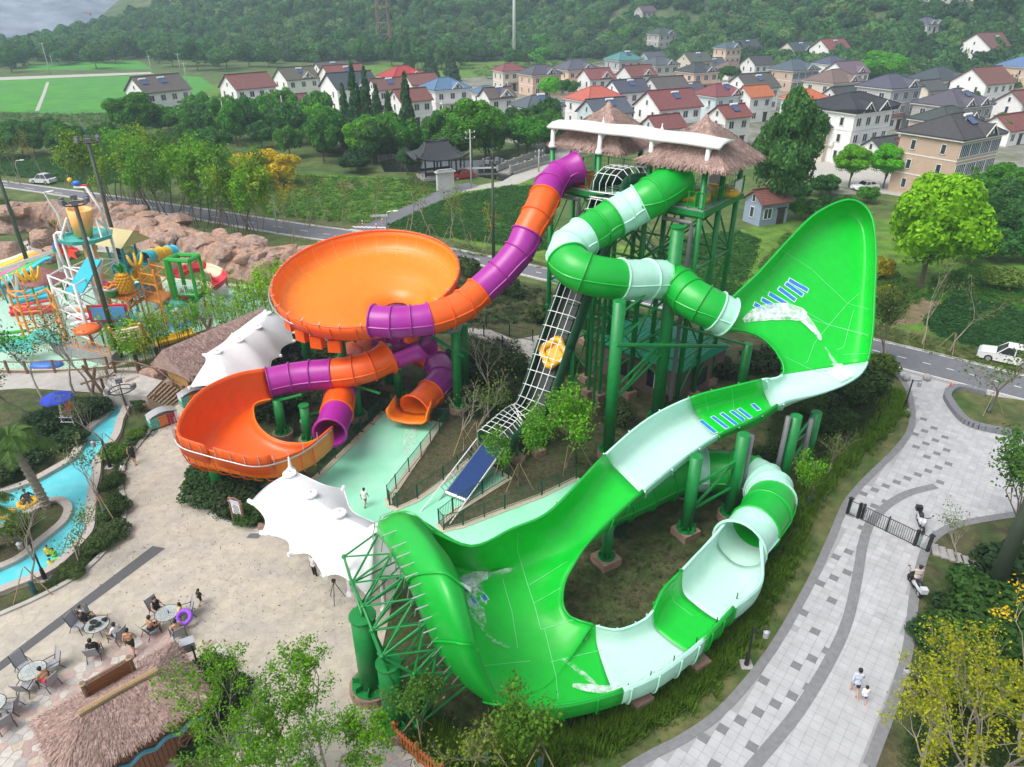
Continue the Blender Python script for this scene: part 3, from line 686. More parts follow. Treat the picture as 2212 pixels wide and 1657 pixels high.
chute=[[(1653,819,7.3),(1656,838,6.2),(1662,852,5.8),(1668,862,5.7),(1675,874,5.8),(1684,881,6.2),(1689,869,7.1)],[(1570,838,7.0),(1577,860,5.8),(1588,878,5.4),(1602,894,5.3),(1616,912,5.4),(1625,918,5.8),(1622,906,6.7)],[(1490,860,6.6),(1497,882,5.4),(1510,902,5.0),(1527,920,4.9),(1543,938,5.0),(1552,946,5.4),(1550,938,6.2)],[(1400,905,6.2),(1411,930,5.0),(1430,950,4.6),(1452,970,4.5),(1472,986,4.6),(1484,992,4.9),(1485,981,5.7)],[(1308,982,5.7),(1321,1003,4.5),(1340,1022,4.2),(1360,1042,4.1),(1378,1060,4.1),(1389,1070,4.3),(1388,1058,5.1)],[(1236,1058,5.4),(1250,1078,4.1),(1270,1096,3.7),(1293,1108,3.6),(1318,1118,3.6),(1332,1118,3.9),(1342,1098,4.6)],[(1178,1112,5.3),(1188,1134,4.0),(1212,1150,3.4),(1240,1160,3.2),(1268,1165,3.2),(1288,1160,3.5),(1300,1138,4.1)]]
tc,tn=at(1568,684,10.0),at(1545,672,10.4);tt=(tc-tn).normalized();tee=tt.cross(V((0,0,1))).normalized();tee=tee if tee.y<0 else-tee;tg=V((0,0,1))-tt*tt.z;tg.normalize()
rows=[[tc-tt*.05+(tee*math.cos(w)-tg*math.sin(w))*1.34 for w in(.15,.6,1.1,1.6,2.15,2.75,3.5)]]+rows
rim=[None]+rim
rows+=[[at(*q)for q in r]for r in chute]
NW=len(rim)
w2=[[(1106,1143,5.4),(1108,1152,5.0),(1114,1168,4.2),(1135,1192,3.2),(1180,1195,2.9),(1232,1192,3.0),(1262,1182,3.7)],[(1020,1181,5.9),(1019,1190,5.4),(1022,1206,4.5),(1052,1230,3.1),(1110,1230,2.6),(1185,1228,2.7),(1237,1222,3.3)],[(930,1150,6.7),(878,1112,7.3),(826,1140,6.0),(930,1210,3.4),(1060,1262,2.4),(1165,1260,2.4),(1222,1250,3.0)],[(970,1212,7.8),(915,1172,8.4),(858,1202,6.9),(935,1260,3.9),(1050,1305,2.2),(1155,1292,2.2),(1215,1280,2.8)],[(997,1272,8.0),(946,1240,8.6),(888,1255,7.0),(960,1320,3.8),(1060,1350,2.0),(1155,1328,2.0),(1216,1308,2.7)],[(1014,1335,7.4),(968,1308,8.0),(912,1316,6.4),(985,1372,3.5),(1078,1395,1.8),(1165,1362,1.8),(1228,1329,2.5)],[(1030,1400,6.3),(990,1382,6.8),(940,1384,5.2),(1015,1420,3.0),(1100,1432,1.6),(1180,1390,1.7),(1244,1338,2.4)],[(1050,1458,4.8),(1018,1448,5.2),(975,1442,3.8),(1050,1464,2.4),(1130,1465,1.5),(1205,1410,1.6),(1262,1344,2.4)],[(1085,1512,3.4),(1068,1512,3.3),(1048,1506,2.4),(1100,1504,1.7),(1165,1490,1.4),(1232,1420,1.5),(1280,1349,2.3)]]
rows+=[[at(*q)for q in r]for r in w2];NX=NW+len(chute)+len(w2)
tr_=[((1160,1525,2.7),(1268,1346,2.3),1.3),((1250,1516,2.6),(1276,1349,2.25),1.2),((1345,1488,2.6),(1286,1352,2.2),1.15),((1420,1455,2.6),(1335,1360,2.1),1.1),((1478,1414,2.6),(1385,1342,2.1),1.1),((1520,1378,2.6),(1411,1318,2.3),1.1),((1552,1345,2.6),(1432,1274,2.6),1.1),((1584,1310,2.6),(1474,1231,2.7),1.1),((1618,1284,2.7),(1500,1203,2.7),1.1),((1645,1250,2.7),(1524,1178,2.7),1.08)]
for o,i,zf in tr_:
 a,b=at(*o),at(*i);lz=lambda f,z:V((a.x+(b.x-a.x)*f,a.y+(b.y-a.y)*f,z))
 rows.append([a,lz(.015,zf+.75),lz(.09,zf+.18),lz(.34,zf-.05),lz(.68,zf-.02),lz(.93,zf+.25),b])
mc,mn=at(1600,1174,2.45),at(1630,1140,2.45);mt=(mn-mc).normalized();me_=mt.cross(V((0,0,1))).normalized()
me_=me_ if me_.x>0 else-me_
rows.append([mc-mt*.1+me_*math.cos(w)*1.36+V((0,0,-math.sin(w)*1.36))for w in(-.75,-.1,.55,1.3,1.95,2.7,3.85)])
GL=Loft(rows);NL=len(rows)
secs=[(0,NW-3.2,60,'g'),(NW-3.2,NW+.15,14,'m'),(NW+.15,NW+2.0,10,'g'),(NW+2.0,NW+4.0,12,'m'),(NW+4,NX+2,66,'g'),(NX+2,NX+5,16,'m'),(NX+5,NX+7,8,'g'),(NX+7,NL-1,14,'m')]
for a0,a1,na,c in secs:
 GL.section('slide_section',a0+.004,a1-.004,na,[MT[c][1],MT[c][0]],GS,.1,flip=True)
 for bb in(0,GL.K-1):MB().path(GL.edge(bb,a0+.01,a1-.01,na),.07,6).build('edge_roll',MT[c][0],GS,True)
for a in[3,5,7,9,10.5,NW,NW+.7,NW+1.4,NW+2,NW+2.7,NW+3.4,NW+4,NW+4.7,NW+5.5]+[NX-1+.8*k for k in range(11)]+[NW+9,NW+11,NW+13]:
 L=[]
 for j in range(73):
  b=j/72*(GL.K-1);n=GL.n(a,b);q=GL.p(a,b);n3=GL.n(a,3);cc_=GL.p(a,3)+n3*(2.2 if n3.z>0 else-2.2);n=n if n.dot(q-cc_)>0 else-n
  L.append(q+n*.16)
 mb=MB();mb.path(L,.05,4)
 cc=next(c for a0,a1,na,c in secs if a0<=a<=a1+.01);mb.build('rib',MT[cc][0],GS)
M_BLUE=mat('blue_roller_panel',(.02,.22,.62),.4,noise=.08,nscale=2);M_LINE=mat('pale_joint_sealant',(.16,.68,.26),.5);M_EDGEW=mat('white_strip_edge',(.7,.8,.85),.5)
for x0,y0,x1,y1 in[(1702,604,1745,629),(1695,612,1734,639),(1680,622,1718,650),(1659,634,1700,659),(1643,646,1683,668),(1627,656,1666,680)]:
 GL.ribbon([(x0,y0),(x1,y1)],.40,'roller_panel_border',M_EDGEW,GS,.025,1,9);GL.ribbon([(x0+1.5,y0+1),(x1-1.5,y1-1)],.29,'roller_panel',M_BLUE,GS,.04,1,9)
for x0,y0,x1,y1 in[(1624,873,1640,888),(1594,883,1622,905),(1578,888,1612,913),(1557,893,1592,920),(1537,900,1572,927),(1512,909,1546,937)]:
 GL.ribbon([(x0,y0),(x1,y1)],.32,'roller_panel_border',M_EDGEW,GS,.04,NW,NW+3);GL.ribbon([(x0+1,y0+1),(x1-1,y1-1)],.24,'roller_panel',M_BLUE,GS,.055,NW,NW+3)
for x0,y0,x1,y1 in[(993,1252,1004,1274),(1010,1246,1020,1260),(1018,1292,1028,1306),(1042,1286,1050,1298)]:
 GL.ribbon([(x0,y0),(x1,y1)],.36,'roller_panel_border',M_EDGEW,GS,.03,NW+8,NX);GL.ribbon([(x0+.5,y0+.5),(x1-.5,y1-.5)],.26,'roller_panel',M_BLUE,GS,.045,NW+8,NX)
seams=[([(1673,532),(1750,580),(1830,656),(1882,670)],0,10),([(1666,584),(1705,541)],0,10),([(1645,625),(1720,680),(1790,702),(1876,724)],0,10),([(1658,628),(1790,702),(1874,726)],0,10),([(1855,634),(1830,656),(1790,702),(1758,742),(1740,790)],0,10),([(1843,670),(1828,724),(1815,780)],0,10),([(1820,766),(1876,764)],0,11),([(1692,770),(1740,793),(1790,812)],0,11),([(1495,880),(1600,848),(1654,840)],NW,NW+3),([(1522,853),(1529,890)],NW,NW+3),([(1580,836),(1584,882),(1606,906)],NW,NW+3),([(1118,1150),(1117,1190),(1140,1265),(1155,1310),(1168,1360)],NW+5,NX+1),([(1168,1360),(1240,1338)],NW+8,NX+1),([(1143,1264),(1226,1213)],NW+6,NX+1),([(1153,1303),(1212,1270)],NW+7,NX+1),([(1085,1250),(1105,1320),(1118,1400)],NW+8,NX+1),([(1188,1430),(1300,1404)],NX-3,NX+3),([(1045,1438),(1145,1428)],NX-4,NX+1),([(1175,1355),(1200,1460),(1205,1510)],NX-4,NX+3),([(1443,1268),(1455,1300),(1495,1330)],NX+5,NX+7),([(1415,1315),(1460,1262)],NX+5,NX+7)]
for px,a0,a1 in seams:GL.ribbon(px,.035,'panel_joint',M_LINE,GS,.02,a0,min(a1,NL-1),sub=6)
def foam_mat(name,lo,hi,sc,col=(.85,.93,.93)):
 m=mat(name,col,.4);t=m.node_tree;N=t.nodes;b=N['Principled BSDF']
 g=N.new('ShaderNodeNewGeometry');nz=N.new('ShaderNodeTexNoise');nz.inputs['Scale'].default_value=sc;nz.inputs['Detail'].default_value=7;nz.inputs['Roughness'].default_value=.75
 t.links.new(g.outputs['Position'],nz.inputs['Vector']);mr=N.new('ShaderNodeMapRange');mr.inputs[1].default_value=lo;mr.inputs[2].default_value=hi;mr.clamp=True
 t.links.new(nz.outputs[0],mr.inputs[0]);t.links.new(mr.outputs[0],b.inputs['Alpha']);return m
M_FOAM=foam_mat('white_water',.34,.66,1.7);M_FOAM2=foam_mat('thin_white_water',.44,.74,3.0)
def foam(px,w,a0,a1,m=M_FOAM,off=.08,n=1):
 return GL.ribbon(px,w,'white_water',m,GS,off,a0,min(a1,NL-1),sub=6)
wt=lambda a,b,c:(lambda f:a*(1-f)**2+2*b*f*(1-f)+c*f*f)
foam([(1604,694),(1630,682),(1660,675),(1700,674),(1728,680),(1735,690)],wt(.3,2.2,.5),0,9,off=.10);foam([(1610,694),(1650,680),(1690,677),(1722,682)],wt(.3,1.0,.5),0,9,off=.14);foam([(1725,680),(1745,700),(1765,725),(1778,750)],wt(.9,.5,.1),0,9,off=.12);foam([(1780,752),(1795,775),(1802,790)],wt(.1,.2,.5),0,11,M_FOAM2,.11)
foam([(1808,787),(1812,805),(1826,818),(1836,822)],wt(.5,1.6,.6),5,12,off=.13);foam([(1786,804),(1810,815),(1832,823)],wt(.1,1.2,.8),5,12,M_FOAM,.16)
foam([(1105,1221),(1060,1235),(1030,1248),(1005,1262),(998,1268)],wt(.15,.9,.9),NW+8,NX+1,off=.1);foam([(1030,1248),(1010,1270),(1025,1300),(1035,1320)],wt(.8,2.6,.5),NW+8,NX+1,M_FOAM2,.09);foam([(1005,1262),(1012,1290),(1030,1335),(1045,1360)],wt(.9,1.6,.2),NW+8,NX+1,M_FOAM2,.12);foam([(1036,1358),(1060,1385),(1100,1402)],wt(.1,.35,.1),NW+8,NX+1,M_FOAM2,.1)
foam([(1236,1483),(1270,1489),(1310,1493),(1345,1487)],wt(.2,.7,.3),NX-2,NX+3,off=.1);foam([(1325,1473),(1345,1489)],wt(.1,.3,.3),NX-2,NX+3,M_FOAM2,.1);foam([(1215,1425),(1255,1455),(1285,1482)],wt(.1,.4,.2),NX-2,NX+3,M_FOAM2,.1)
tube_run(GS,[(1596,1178,2.45),(1630,1140,2.45),(1655,1105,2.45),(1665,1078,2.4),(1660,1060,2.4),(1647,1047,2.35),(1622,1032,2.3),(1575,1020,2.2),(1525,1017,2.1),(1478,1019,2.0),(1432,1036,1.9),(1385,1058,1.8),(1338,1080,1.7),(1296,1098,1.6)],1.38,'mggmmmggmggggg',MT,flare0=.12,flare1=.1)
for px,vt,r,ft in[((1312,985),650,.42,'round'),((1416,915),490,.45,'round'),((1592,880),742,.36,'round'),((1682,1070),898,.36,'round'),((1735,1012),890,.36,'round'),((1573,1121),938,.38,'round'),((1479,1157),985,.36,'square'),((1308,1217),1128,.3,'square')]:
 column(GS,px,vt,r,ft,cap=vt==490)
for px in[(1376,1521),(1500,1442),(1240,1530),(1560,1345)]:
 b=MB();foot(b,at(*px),'square',.6,.7);b.build('concrete_footing',M_FOOT,GS);q=at(*px);brace(GS,(q.x,q.y,.6),(q.x+.15,q.y+.3,.95),.2)
p1,p2=at(1573,1121),at(1479,1157)
for z1,z2 in((5.2,3.6),(5.2,1.9),(3.2,1.9)):brace(GS,(p1.x,p1.y,z1-.6),(p2.x,p2.y,z2),.1)
p1,p2=at(1682,1070),at(1735,1012)
for z1,z2 in((5,3.2),(3.2,3.0),(5,4.6)):brace(GS,(p1.x,p1.y,z1-1),(p2.x,p2.y,z2),.09)
p1,p2,p3=at(1312,985),at(1416,915),at(1592,880)
for a,b,z1,z2 in((p1,p2,9.0,10.6),(p1,p2,4.4,6.2),(p1,p2,5.4,7.2),(p1,p2,4.4,7.2),(p2,p3,8.5,5.5),(p2,p1,12.2,10.9)):brace(GS,(a.x,a.y,z1),(b.x,b.y,z2),.09)
brace(GS,at(1330,745,9.6),at(1570,748,6.0),.14)
for px,vt in[((1665,1075),900),((1722,1035),905),((1590,1116),940)]:
 q=at(*px);MB().bar((q.x,q.y,0),(q.x,q.y,zat(q,vt)),.17,10).build('drain_pipe',M_GREYP,GS,True)
mb=None
back=[GL.p(NW+9+k*.85,2.05)for k in range(7)];back2=[GL.p(NW+9+k*.85,2.75)for k in range(7)]
O=V((-.88,-.47,0));outer=[q+O*(2.1 if k<5 else 1.2)+V((0,0,-.9))for k,q in enumerate(back)];out2=[V((q.x,q.y,max(1.2,q.z-2.4)))+O*1.9 for q in back]
def tb(a,b,r=.055):brace(GS,a,b,r,M_STEEL,'truss_bar')
tops=[column(GS,(805,1493),1330,.55,'round',fs=1.05),column(GS,(855,1570),1432,.5,'round',fs=1.0)]
for k in range(7):
 tb(back[k]+O*.12,outer[k]);tb(outer[k],out2[k]);tb(out2[k],back2[k]+O*.2);tb(back[k]+O*.1,out2[k],.045)
 if k:
  for L in(outer,out2):tb(L[k-1],L[k],.065)
  tb(outer[k-1],out2[k],.045);tb(out2[k-1],outer[k],.045);tb(back[k-1]+O*.12,outer[k]);tb(back[k]+O*.12,outer[k-1],.045);tb(back2[k]+O*.2,out2[k-1],.045);tb(back2[k-1]+O*.2,out2[k],.04);tb(back[k-1]+O*.12,back[k]+O*.12)
  tb(back2[k-1]+O*.3,outer[k],.04)
 for q in(outer[k],out2[k]):MB().sphere(q,.13,8).build('truss_node',M_STEEL,GS,True)
for tp,ks in((tops[0],(0,1,2)),(tops[1],(2,3,4))):
 for k in ks:tb(tp,out2[k],.07);tb(tp,outer[k],.06)
for k in range(17):
 a=NW+9+k*.33;q=GL.p(a,1.55);n=GL.n(a,1.55);n=n if n.z>0 else-n;q2=GL.p(a,2.0)+O*.35+V((0,0,-.3))
 MB().path([q2,q+O*.35+n*.25,q+n*.3-O*.35],.03,5).build('bracket',M_GALV,GS)
 # orange and purple slide
OS=thing('water_slide',at(860,860),'orange and purple tube slide with a big round bowl and a lower half bowl','water slide')
tube_run(OS,[(1249,362,17.6),(1208,380,17.1),(1187,403,16.6),(1176,427,16.1),(1158,467,15.1),(1138,506,14.0),(1120,544,12.95),(1080,590,11.6),(1034,631,10.5),(1003,658,9.95),(968,676,9.6),(928,689,9.4),(888,694,9.3),(847,696,9.3),(806,693,9.3)],1.1,'pppoopppooo' 'ppp',MT,flare0=.2)
cb=V((-11.05,51.5,10.4));ea=V((.978,-.21,0)).normalized();tl=math.asin(.195);eb=V((.21*math.cos(tl),.978*math.cos(tl),math.sin(tl))).normalized();en=ea.cross(eb).normalized()
def bowl_pt(r,th,dz,off=0):return cb+ea*(r*math.cos(th)+2.0*off)+eb*(r*math.sin(th)-.3*off)+en*dz
prof=[(7.0,.05,0),(6.95,-.45,0),(6.82,-.9,0),(6.45,-1.3,0),(5.8,-1.55,.1),(4.8,-1.7,.3),(3.6,-1.9,.55),(3.5,-1.95,.6),(2.4,-2.3,.8),(1.05,-2.75,1.0)]
N_=72;rw=[[bowl_pt(r,2*math.pi*k/N_,z,o)for k in range(N_)]for r,z,o in prof]
o=MB().grid(rw,0,closed=True).build('bowl',[M_ORANGE2,M_ORANGE],OS,True);m=o.modifiers.new('thickness','SOLIDIFY');m.thickness=.12;m.offset=-1;m.material_offset=1;m.material_offset_rim=1
MB().path([bowl_pt(7.03,2*math.pi*k/N_,.08)for k in range(N_)],.09,6,closed=True).build('bowl_rim',M_ORANGE,OS,True)
for k in range(24):
 th=2*math.pi*k/24;MB().path([bowl_pt(r*1.012+.05,th,z-.06,of)for r,z,of in prof[:6]],.05,4).build('rib',M_ORANGE,OS)
 s_=MB().grid([[bowl_pt(r-.01,th+.004*sg,z+.012,of)for r,z,of in prof[:5]]for sg in(-1,1)]).build('panel_joint',mat('orange_joint_line',(.95,.36,.06),.5),OS)
mb=MB().path([bowl_pt(6.42,2*math.pi*k/N_,-1.29,0)for k in range(N_)],.02,4,closed=True);mb.build('panel_joint',MATS['orange_joint_line'],OS)
MB().path([bowl_pt(7.28,math.pi*(.82+.55*k/30),-.25)for k in range(31)],.05,6).build('spray_pipe',M_GALV,OS,True)
for k in range(30):
 th=2*math.pi*k/30
 MB().path([bowl_pt(7.15,th,-.1),bowl_pt(7.12,th,.22),bowl_pt(6.85,th,.28)],.03,5).build('spray_nozzle',M_GALV,OS)
for th in(-2.1,-1.85,-1.62,-.75,-.45,-2.4):
 q=bowl_pt(6.4,th,-2.0);MB().box(q,(.9,.5,.9),th+1.57).build('bowl_bracket',M_ORANGE,OS)
trp=[((936,742,6.6),(905,752,6.4),1.1)]
cA,cB=at(922,734,6.9),at(845,767,5.3)
rows=[]
for k in range(6):
 c=cA.lerp(cB,k/5);t=(cB-cA).normalized();e=t.cross(V((0,0,1))).normalized();g=e.cross(t);w=1.3-.2*k/5
 rows.append([c+e*w*math.cos(a)+g*w*math.sin(a)for a in[math.pi*(1.0+j/8)*1.0-.25+(.5*j/8)for j in range(9)]])
o=MB().grid(rows).build('drop_trough',[M_PURPLE,M_PURPLE],OS,True);m=o.modifiers.new('thickness','SOLIDIFY');m.thickness=.08;m.offset=0
MB().lathe(bowl_pt(0,0,-3.85,1.0),[(1.05,1.1),(1.0,.0)],20).build('drop_chute',M_PURPLE,OS,True)
tube_run(OS,[(838,772,5.25),(800,791,4.95),(764,801,4.75),(718,807,4.6),(672,811,4.5),(628,817,4.4),(581,827,4.3)],1.12,'oooppp',MT,flare0=.12)
fr=[((573,797,5.5),(586,862,3.5),3.1),((520,806,5.7),(562,867,3.5),3.0),((470,824,5.8),(551,873,3.4),2.9),((428,850,5.8),(547,882,3.4),2.8),((400,885,5.6),(548,896,3.3),2.7),((385,915,5.4),(552,910,3.2),2.55),((385,938,5.1),(560,923,3.1),2.4),((402,956,4.8),(573,936,3.0),2.3),((442,970,4.5),(590,947,2.9),2.2),((500,986,4.2),(613,955,2.8),2.05),((556,998,3.9),(640,958,2.7),1.95),((612,988,3.8),(661,957,2.6),1.85),((668,962,3.7),(675,953,2.6),1.75),((718,922,3.6),(683,949,2.6),1.7)]
rows=[]
for o,i,zf in fr:
 a,b=at(*o),at(*i);lz=lambda f,z:V((a.x+(b.x-a.x)*f,a.y+(b.y-a.y)*f,z))
 rows.append([a,lz(.01,(a.z+zf)/2+.3),lz(.07,zf+.55),lz(.3,zf),lz(.62,zf+.05),lz(.9,zf+.25),b])
BL=Loft(rows);BL.section('half_bowl',0,len(rows)-1,60,[M_ORANGE2,M_ORANGE],OS,.12)
MB().path(BL.edge(0,0,len(rows)-1,60),.08,6).build('edge_roll',M_ORANGE,OS,True);MB().path(BL.edge(BL.K-1,0,len(rows)-1,60),.07,6).build('edge_roll',M_ORANGE2,OS,True)
for k in range(26):
 a=.3+k*.47;L=[]
 for j in range(14):
  b=j/13*2.6;n=BL.n(a,b)*(-1 if BL.n(a,3).z>0 else 1);q=BL.p(a,b)
  L.append(q+n*.14)
 MB().path(L,.045,4).build('rib',M_ORANGE,OS)
L=[BL.p(4.5+k*.27,.45)+(BL.p(4.5+k*.27,0)-BL.p(4.5+k*.27,5)).normalized()*.32 for k in range(32)]
MB().path(L,.05,6).build('spray_pipe',M_GALV,OS,True)
for k in range(1,31,2):MB().path([L[k],L[k]+V((0,0,.75)),BL.p(4.5+k*.27,0)+V((0,0,.12))],.025,5).build('spray_nozzle',M_GALV,OS)
for a0,a1 in((6.6,8.2),(8.5,10.6)):
 g=[]
 for k in range(9):
  a=a0+(a1-a0)*k/8;q=BL.p(a,0);d=(q-BL.p(a,5));d.z=0;d.normalize();g.append([q-V((0,0,.9))+d*.10,q+d*.12+V((0,0,.1)),q+d*.2+V((0,0,.55))])
 o=MB().grid(g).build('wall_extension',M_ORANGE,OS,True);m=o.modifiers.new('thickness','SOLIDIFY');m.thickness=.07
tube_run(OS,[(712,935,2.75),(727,893,2.8),(733,857,2.8),(744,822,2.8),(751,793,2.8),(764,768,2.8),(792,754,2.7),(830,748,2.6),(872,750,2.5),(912,764,2.4),(944,786,2.2),(954,816,1.95),(930,848,1.6),(896,884,1.25)],1.1,'ppooppopppooppoo'[:0]+'poppoopppoppo',MT,flare1=.15)
mb=MB();c=at(890,893,.95);t=(at(886,918,.6)-at(905,880,.9));t.z=0;t.normalize();e=t.cross(V((0,0,1)))
prof_=[(-1.5,1.3),(-1.45,.5),(-1.1,.1),(0,-.05),(1.1,.1),(1.45,.5),(1.5,1.3)]
o=MB().grid([[c+t*d+e*x*(1+.04*d)+V((0,0,(z-.55)*(1-.22*d)+.25))for x,z in prof_]for d in(-.6,0,.6,1.2)]).build('exit_lip',[M_ORANGE2,M_ORANGE],OS,True);m=o.modifiers.new('thickness','SOLIDIFY');m.thickness=.12;m.offset=0
for px,vt,r,ft in[((668,800),650,.36,'round'),((752,870),724,.36,'round'),((990,889),702,.36,'round'),((1005,838),700,.36,'round'),((845,838),745,.33,'round'),((863,866),795,.33,'round'),((775,907),834,.33,'round'),((613,946),862,.36,'round'),((669,960),876,.34,'round'),((735,790),700,.36,'round'),((475,1060),985,.4,'round'),((560,1052),1005,.4,'round')]:
 column(OS,px,vt,r,ft,cap=vt in(724,876))
for a,b in[(((990,889),6.2),((1005,838),6.0)),(((669,960),4.2),((613,946),3.2)),(((752,870),7.0),((735,790),7.6)),(((775,907),1.2),((668,960),2.5)),(((845,838),5.2),((752,870),6.6))]:
 p,q=at(*a[0]),at(*b[0]);brace(OS,(p.x,p.y,a[1]),(q.x,q.y,b[1]),.1)
brace(OS,at(985,716,7.0),at(905,716,7.4),.14);brace(OS,at(1000,770,5.0),at(930,725,6.8),.12);brace(OS,at(820,850,3.2),at(775,835,3.4),.1);brace(OS,at(770,738,6.9),at(724,708,7.8),.14)
MB().path([at(992,700,7.6),at(988,716,7.1),at(910,719,7.0),at(902,738,6.2),at(904,752,5.6),at(893,764,5.1),at(886,768,4.9)],.13,8).build('water_pipe',M_GREYP,OS,True)
MB().path([at(762,719,7.4),at(795,716,7.2),at(815,722,7.0)],.13,8).build('water_pipe',M_GREYP,OS,True)
# start tower, thatched roofs, white canopy, conveyor
TA,TD=V((3.1,56.4,0)),V((12.9,48.5,0));te=(TD-TA).normalized();ts=V((.62,.78,0)).normalized()
TW=thing('start_tower',(8,52,0),'green steel start tower carrying the platforms under two thatched roofs','tower')
FZ=16.2;cols_f=[TA.lerp(TD,k/3)for k in range(4)];cols_m=[p+ts*3.1 for p in cols_f];cols_b=[p+ts*6.2 for p in cols_f]
for i,row in enumerate((cols_f,cols_m,cols_b)):
 for k,p in enumerate(row):
  top=19.0 if(i==0)else 18.6
  if i==1 and k in(1,2):top=FZ
  MB().bar((p.x,p.y,.4),(p.x,p.y,top),.2,10).build('tower_leg',M_STEEL,TW,True)
  b=MB();foot(b,p,'square',.55,.6);b.build('concrete_footing',M_FOOT,TW)
  for z in(6.0,11.5):MB().lathe((p.x,p.y,z),[(.27,-.06),(.27,.06)],10).build('leg_flange',M_STEEL,TW)
LV=[1.2,4.6,8.2,11.8,15.6]
pairs=[(cols_f[k],cols_f[k+1])for k in range(3)]+[(cols_b[k],cols_b[k+1])for k in range(3)]+[(a,b)for a,b in zip(cols_f,cols_m)]+[(a,b)for a,b in zip(cols_m,cols_b)]+[(cols_m[2],cols_m[3]),(cols_m[0],cols_m[1])]
for i,(a,b)in enumerate(pairs):
 for k in range(4):
  z0,z1=LV[k],LV[k+1];brace(TW,up(a,z1),up(b,z1),.09)
  if(i+k)%2:brace(TW,up(a,z0),up(b,z1),.075)
  else:brace(TW,up(b,z0),up(a,z1),.075)
M_DECK=mat('grey_grating',(.30,.31,.31),.7,noise=.1,nscale=4,bump=.4,bscale=30)
dk=MB();q=[TA-te*.3-ts*.2,TA+te*5.0-ts*.2,TA+te*5.0+ts*6.5,TA-te*.3+ts*6.5];dk.prism(q,FZ-.12,FZ);dk.build('platform',M_DECK,TW)
dk=MB();q=[TD-te*5.2-ts*.2,TD+te*.3-ts*.2,TD+te*.3+ts*6.5,TD-te*5.2+ts*6.5];dk.prism(q,FZ-.121,FZ+.003);dk.build('platform',M_DECK,TW)
dk=MB();q=[TA+te*4.98+ts*3.2,TD-te*5.18+ts*3.2,TD-te*5.18+ts*6.5,TA+te*4.98+ts*6.5];dk.prism(q,FZ-.119,FZ-.003);dk.build('platform',M_DECK,TW)
for a,b in((TA-te*.3-ts*.25,TD+te*.3-ts*.25),(TD+te*.35-ts*.25,TD+te*.35+ts*6.5),(TA-te*.35-ts*.25,TA-te*.35+ts*6.5),(TA-te*.3+ts*6.55,TD+te*.3+ts*6.55)):
 d=b-a;MB().box((a+b)/2+V((0,0,FZ-.28)),(d.length,.12,.36),math.atan2(d.y,d.x)).build('edge_beam',M_STEEL,TW)
def railing(parent,pts,h=1.1,z=0,m=None,post=1.5,pr=.035,gap=.14,bar_r=.012,bot=.12,name='railing_post',post_h=.08):
 m=m or M_STEELD;pic=MB()
 for i in range(len(pts)-1):
  a,b=V((pts[i][0],pts[i][1],z)),V((pts[i+1][0],pts[i+1][1],z));d=b-a;L=d.length;n=max(1,round(L/post))
  for k in range(n+(i==len(pts)-2)):
   p=a+d*(k/n);MB().box((p.x,p.y,z+(h+post_h)/2),(pr*2,pr*2,h+post_h),math.atan2(d.y,d.x)).build(name,m,parent)
  for zz in(h,bot):MB().bar(a+V((0,0,zz)),b+V((0,0,zz)),.025,5).build('rail',m,parent)
  nn=int(L/gap)
  for k in range(nn):
   p=a+d*((k+.5)/nn);pic.bar(p+V((0,0,bot)),p+V((0,0,h)),bar_r,4,caps=False)
 o=pic.build('pickets',m,parent,kind='stuff');return o
for a,b in((TD+te*.3-ts*.2,TD+te*.3+ts*6.4),(TA-te*.3+ts*6.4,TD+te*.3+ts*6.4),(TA-te*.3-ts*.1,TA-te*.3+ts*6.4),(TD-te*.9-ts*.2,TD+te*.3-ts*.2),(TA+te*3.3-ts*.2,TA+te*5-ts*.2),(TD-te*5.2-ts*.2,TD-te*3.4-ts*.2),(TA+te*5-ts*.2,TA+te*5+ts*3.2),(TD-te*5.2-ts*.2,TD-te*5.2+ts*3.2)):
 railing(TW,[a,b],1.15,FZ,M_STEEL,gap=.2)
for f in(.35,.62,.85):
 p=TA.lerp(TD,f)+ts*6.3+V((0,0,FZ+.75));MB().box(p,(1.0,.04,.75),math.atan2(te.y,te.x)).build('notice_board',mat('pale_lilac_board',(.40,.36,.50),.6)if f!=.85 else M_WHITE,TW)
p=TD+te*.34+ts*5.3+V((0,0,FZ+.6));MB().box(p,(1.3,.04,1.0),math.atan2(ts.y,ts.x)).build('notice_board',M_WHITE,TW)
def tub(c,m):
 R=Matrix.Rotation(math.atan2(te.y,te.x),3,'Z');mb=MB()
 for x,y,dx,dy in((-1.1,0,.1,1.6),(1.1,0,.1,1.6)):mb.box(c+R@V((x,y,.5)),(dx,dy,1.0),R)
 mb.box(c+V((0,0,.1)),(2.1,1.6,.12),R);return mb.build('start_tub',m,TW)
tub(TA+te*2.1+ts*1.0+V((0,0,FZ)),M_ORANGE);tub(TA+te*10.9+ts*1.0+V((0,0,FZ)),M_GREEN)
for k in range(4):
 z0,z1=k*4.05,(k+1)*4.05;off=6.9+.95*(k%2);s0,s1=(3.2,8.4)if k%2 else(8.4,3.2)
 a,b=TA+te*s0+ts*off+V((0,0,z0)),TA+te*s1+ts*off+V((0,0,z1));
 st=MB()
 for i in range(14):
  p=a.lerp(b,(i+.5)/14);st.box(p,(.33,.9,.05),math.atan2(te.y,te.x))
 st.build('stair_treads',M_DECK,TW,kind='stuff')
 for sd_ in(-.48,.48):
  MB().bar(a+ts*sd_,b+ts*sd_,.08,4).build('stair_stringer',M_STEEL,TW);MB().bar(a+ts*sd_+V((0,0,1)),b+ts*sd_+V((0,0,1)),.03,4).build('rail',M_STEEL,TW)
CN=thing('shade_canopy',(8,52,FZ),'long narrow white canopy on four white posts along the tower front','canopy')
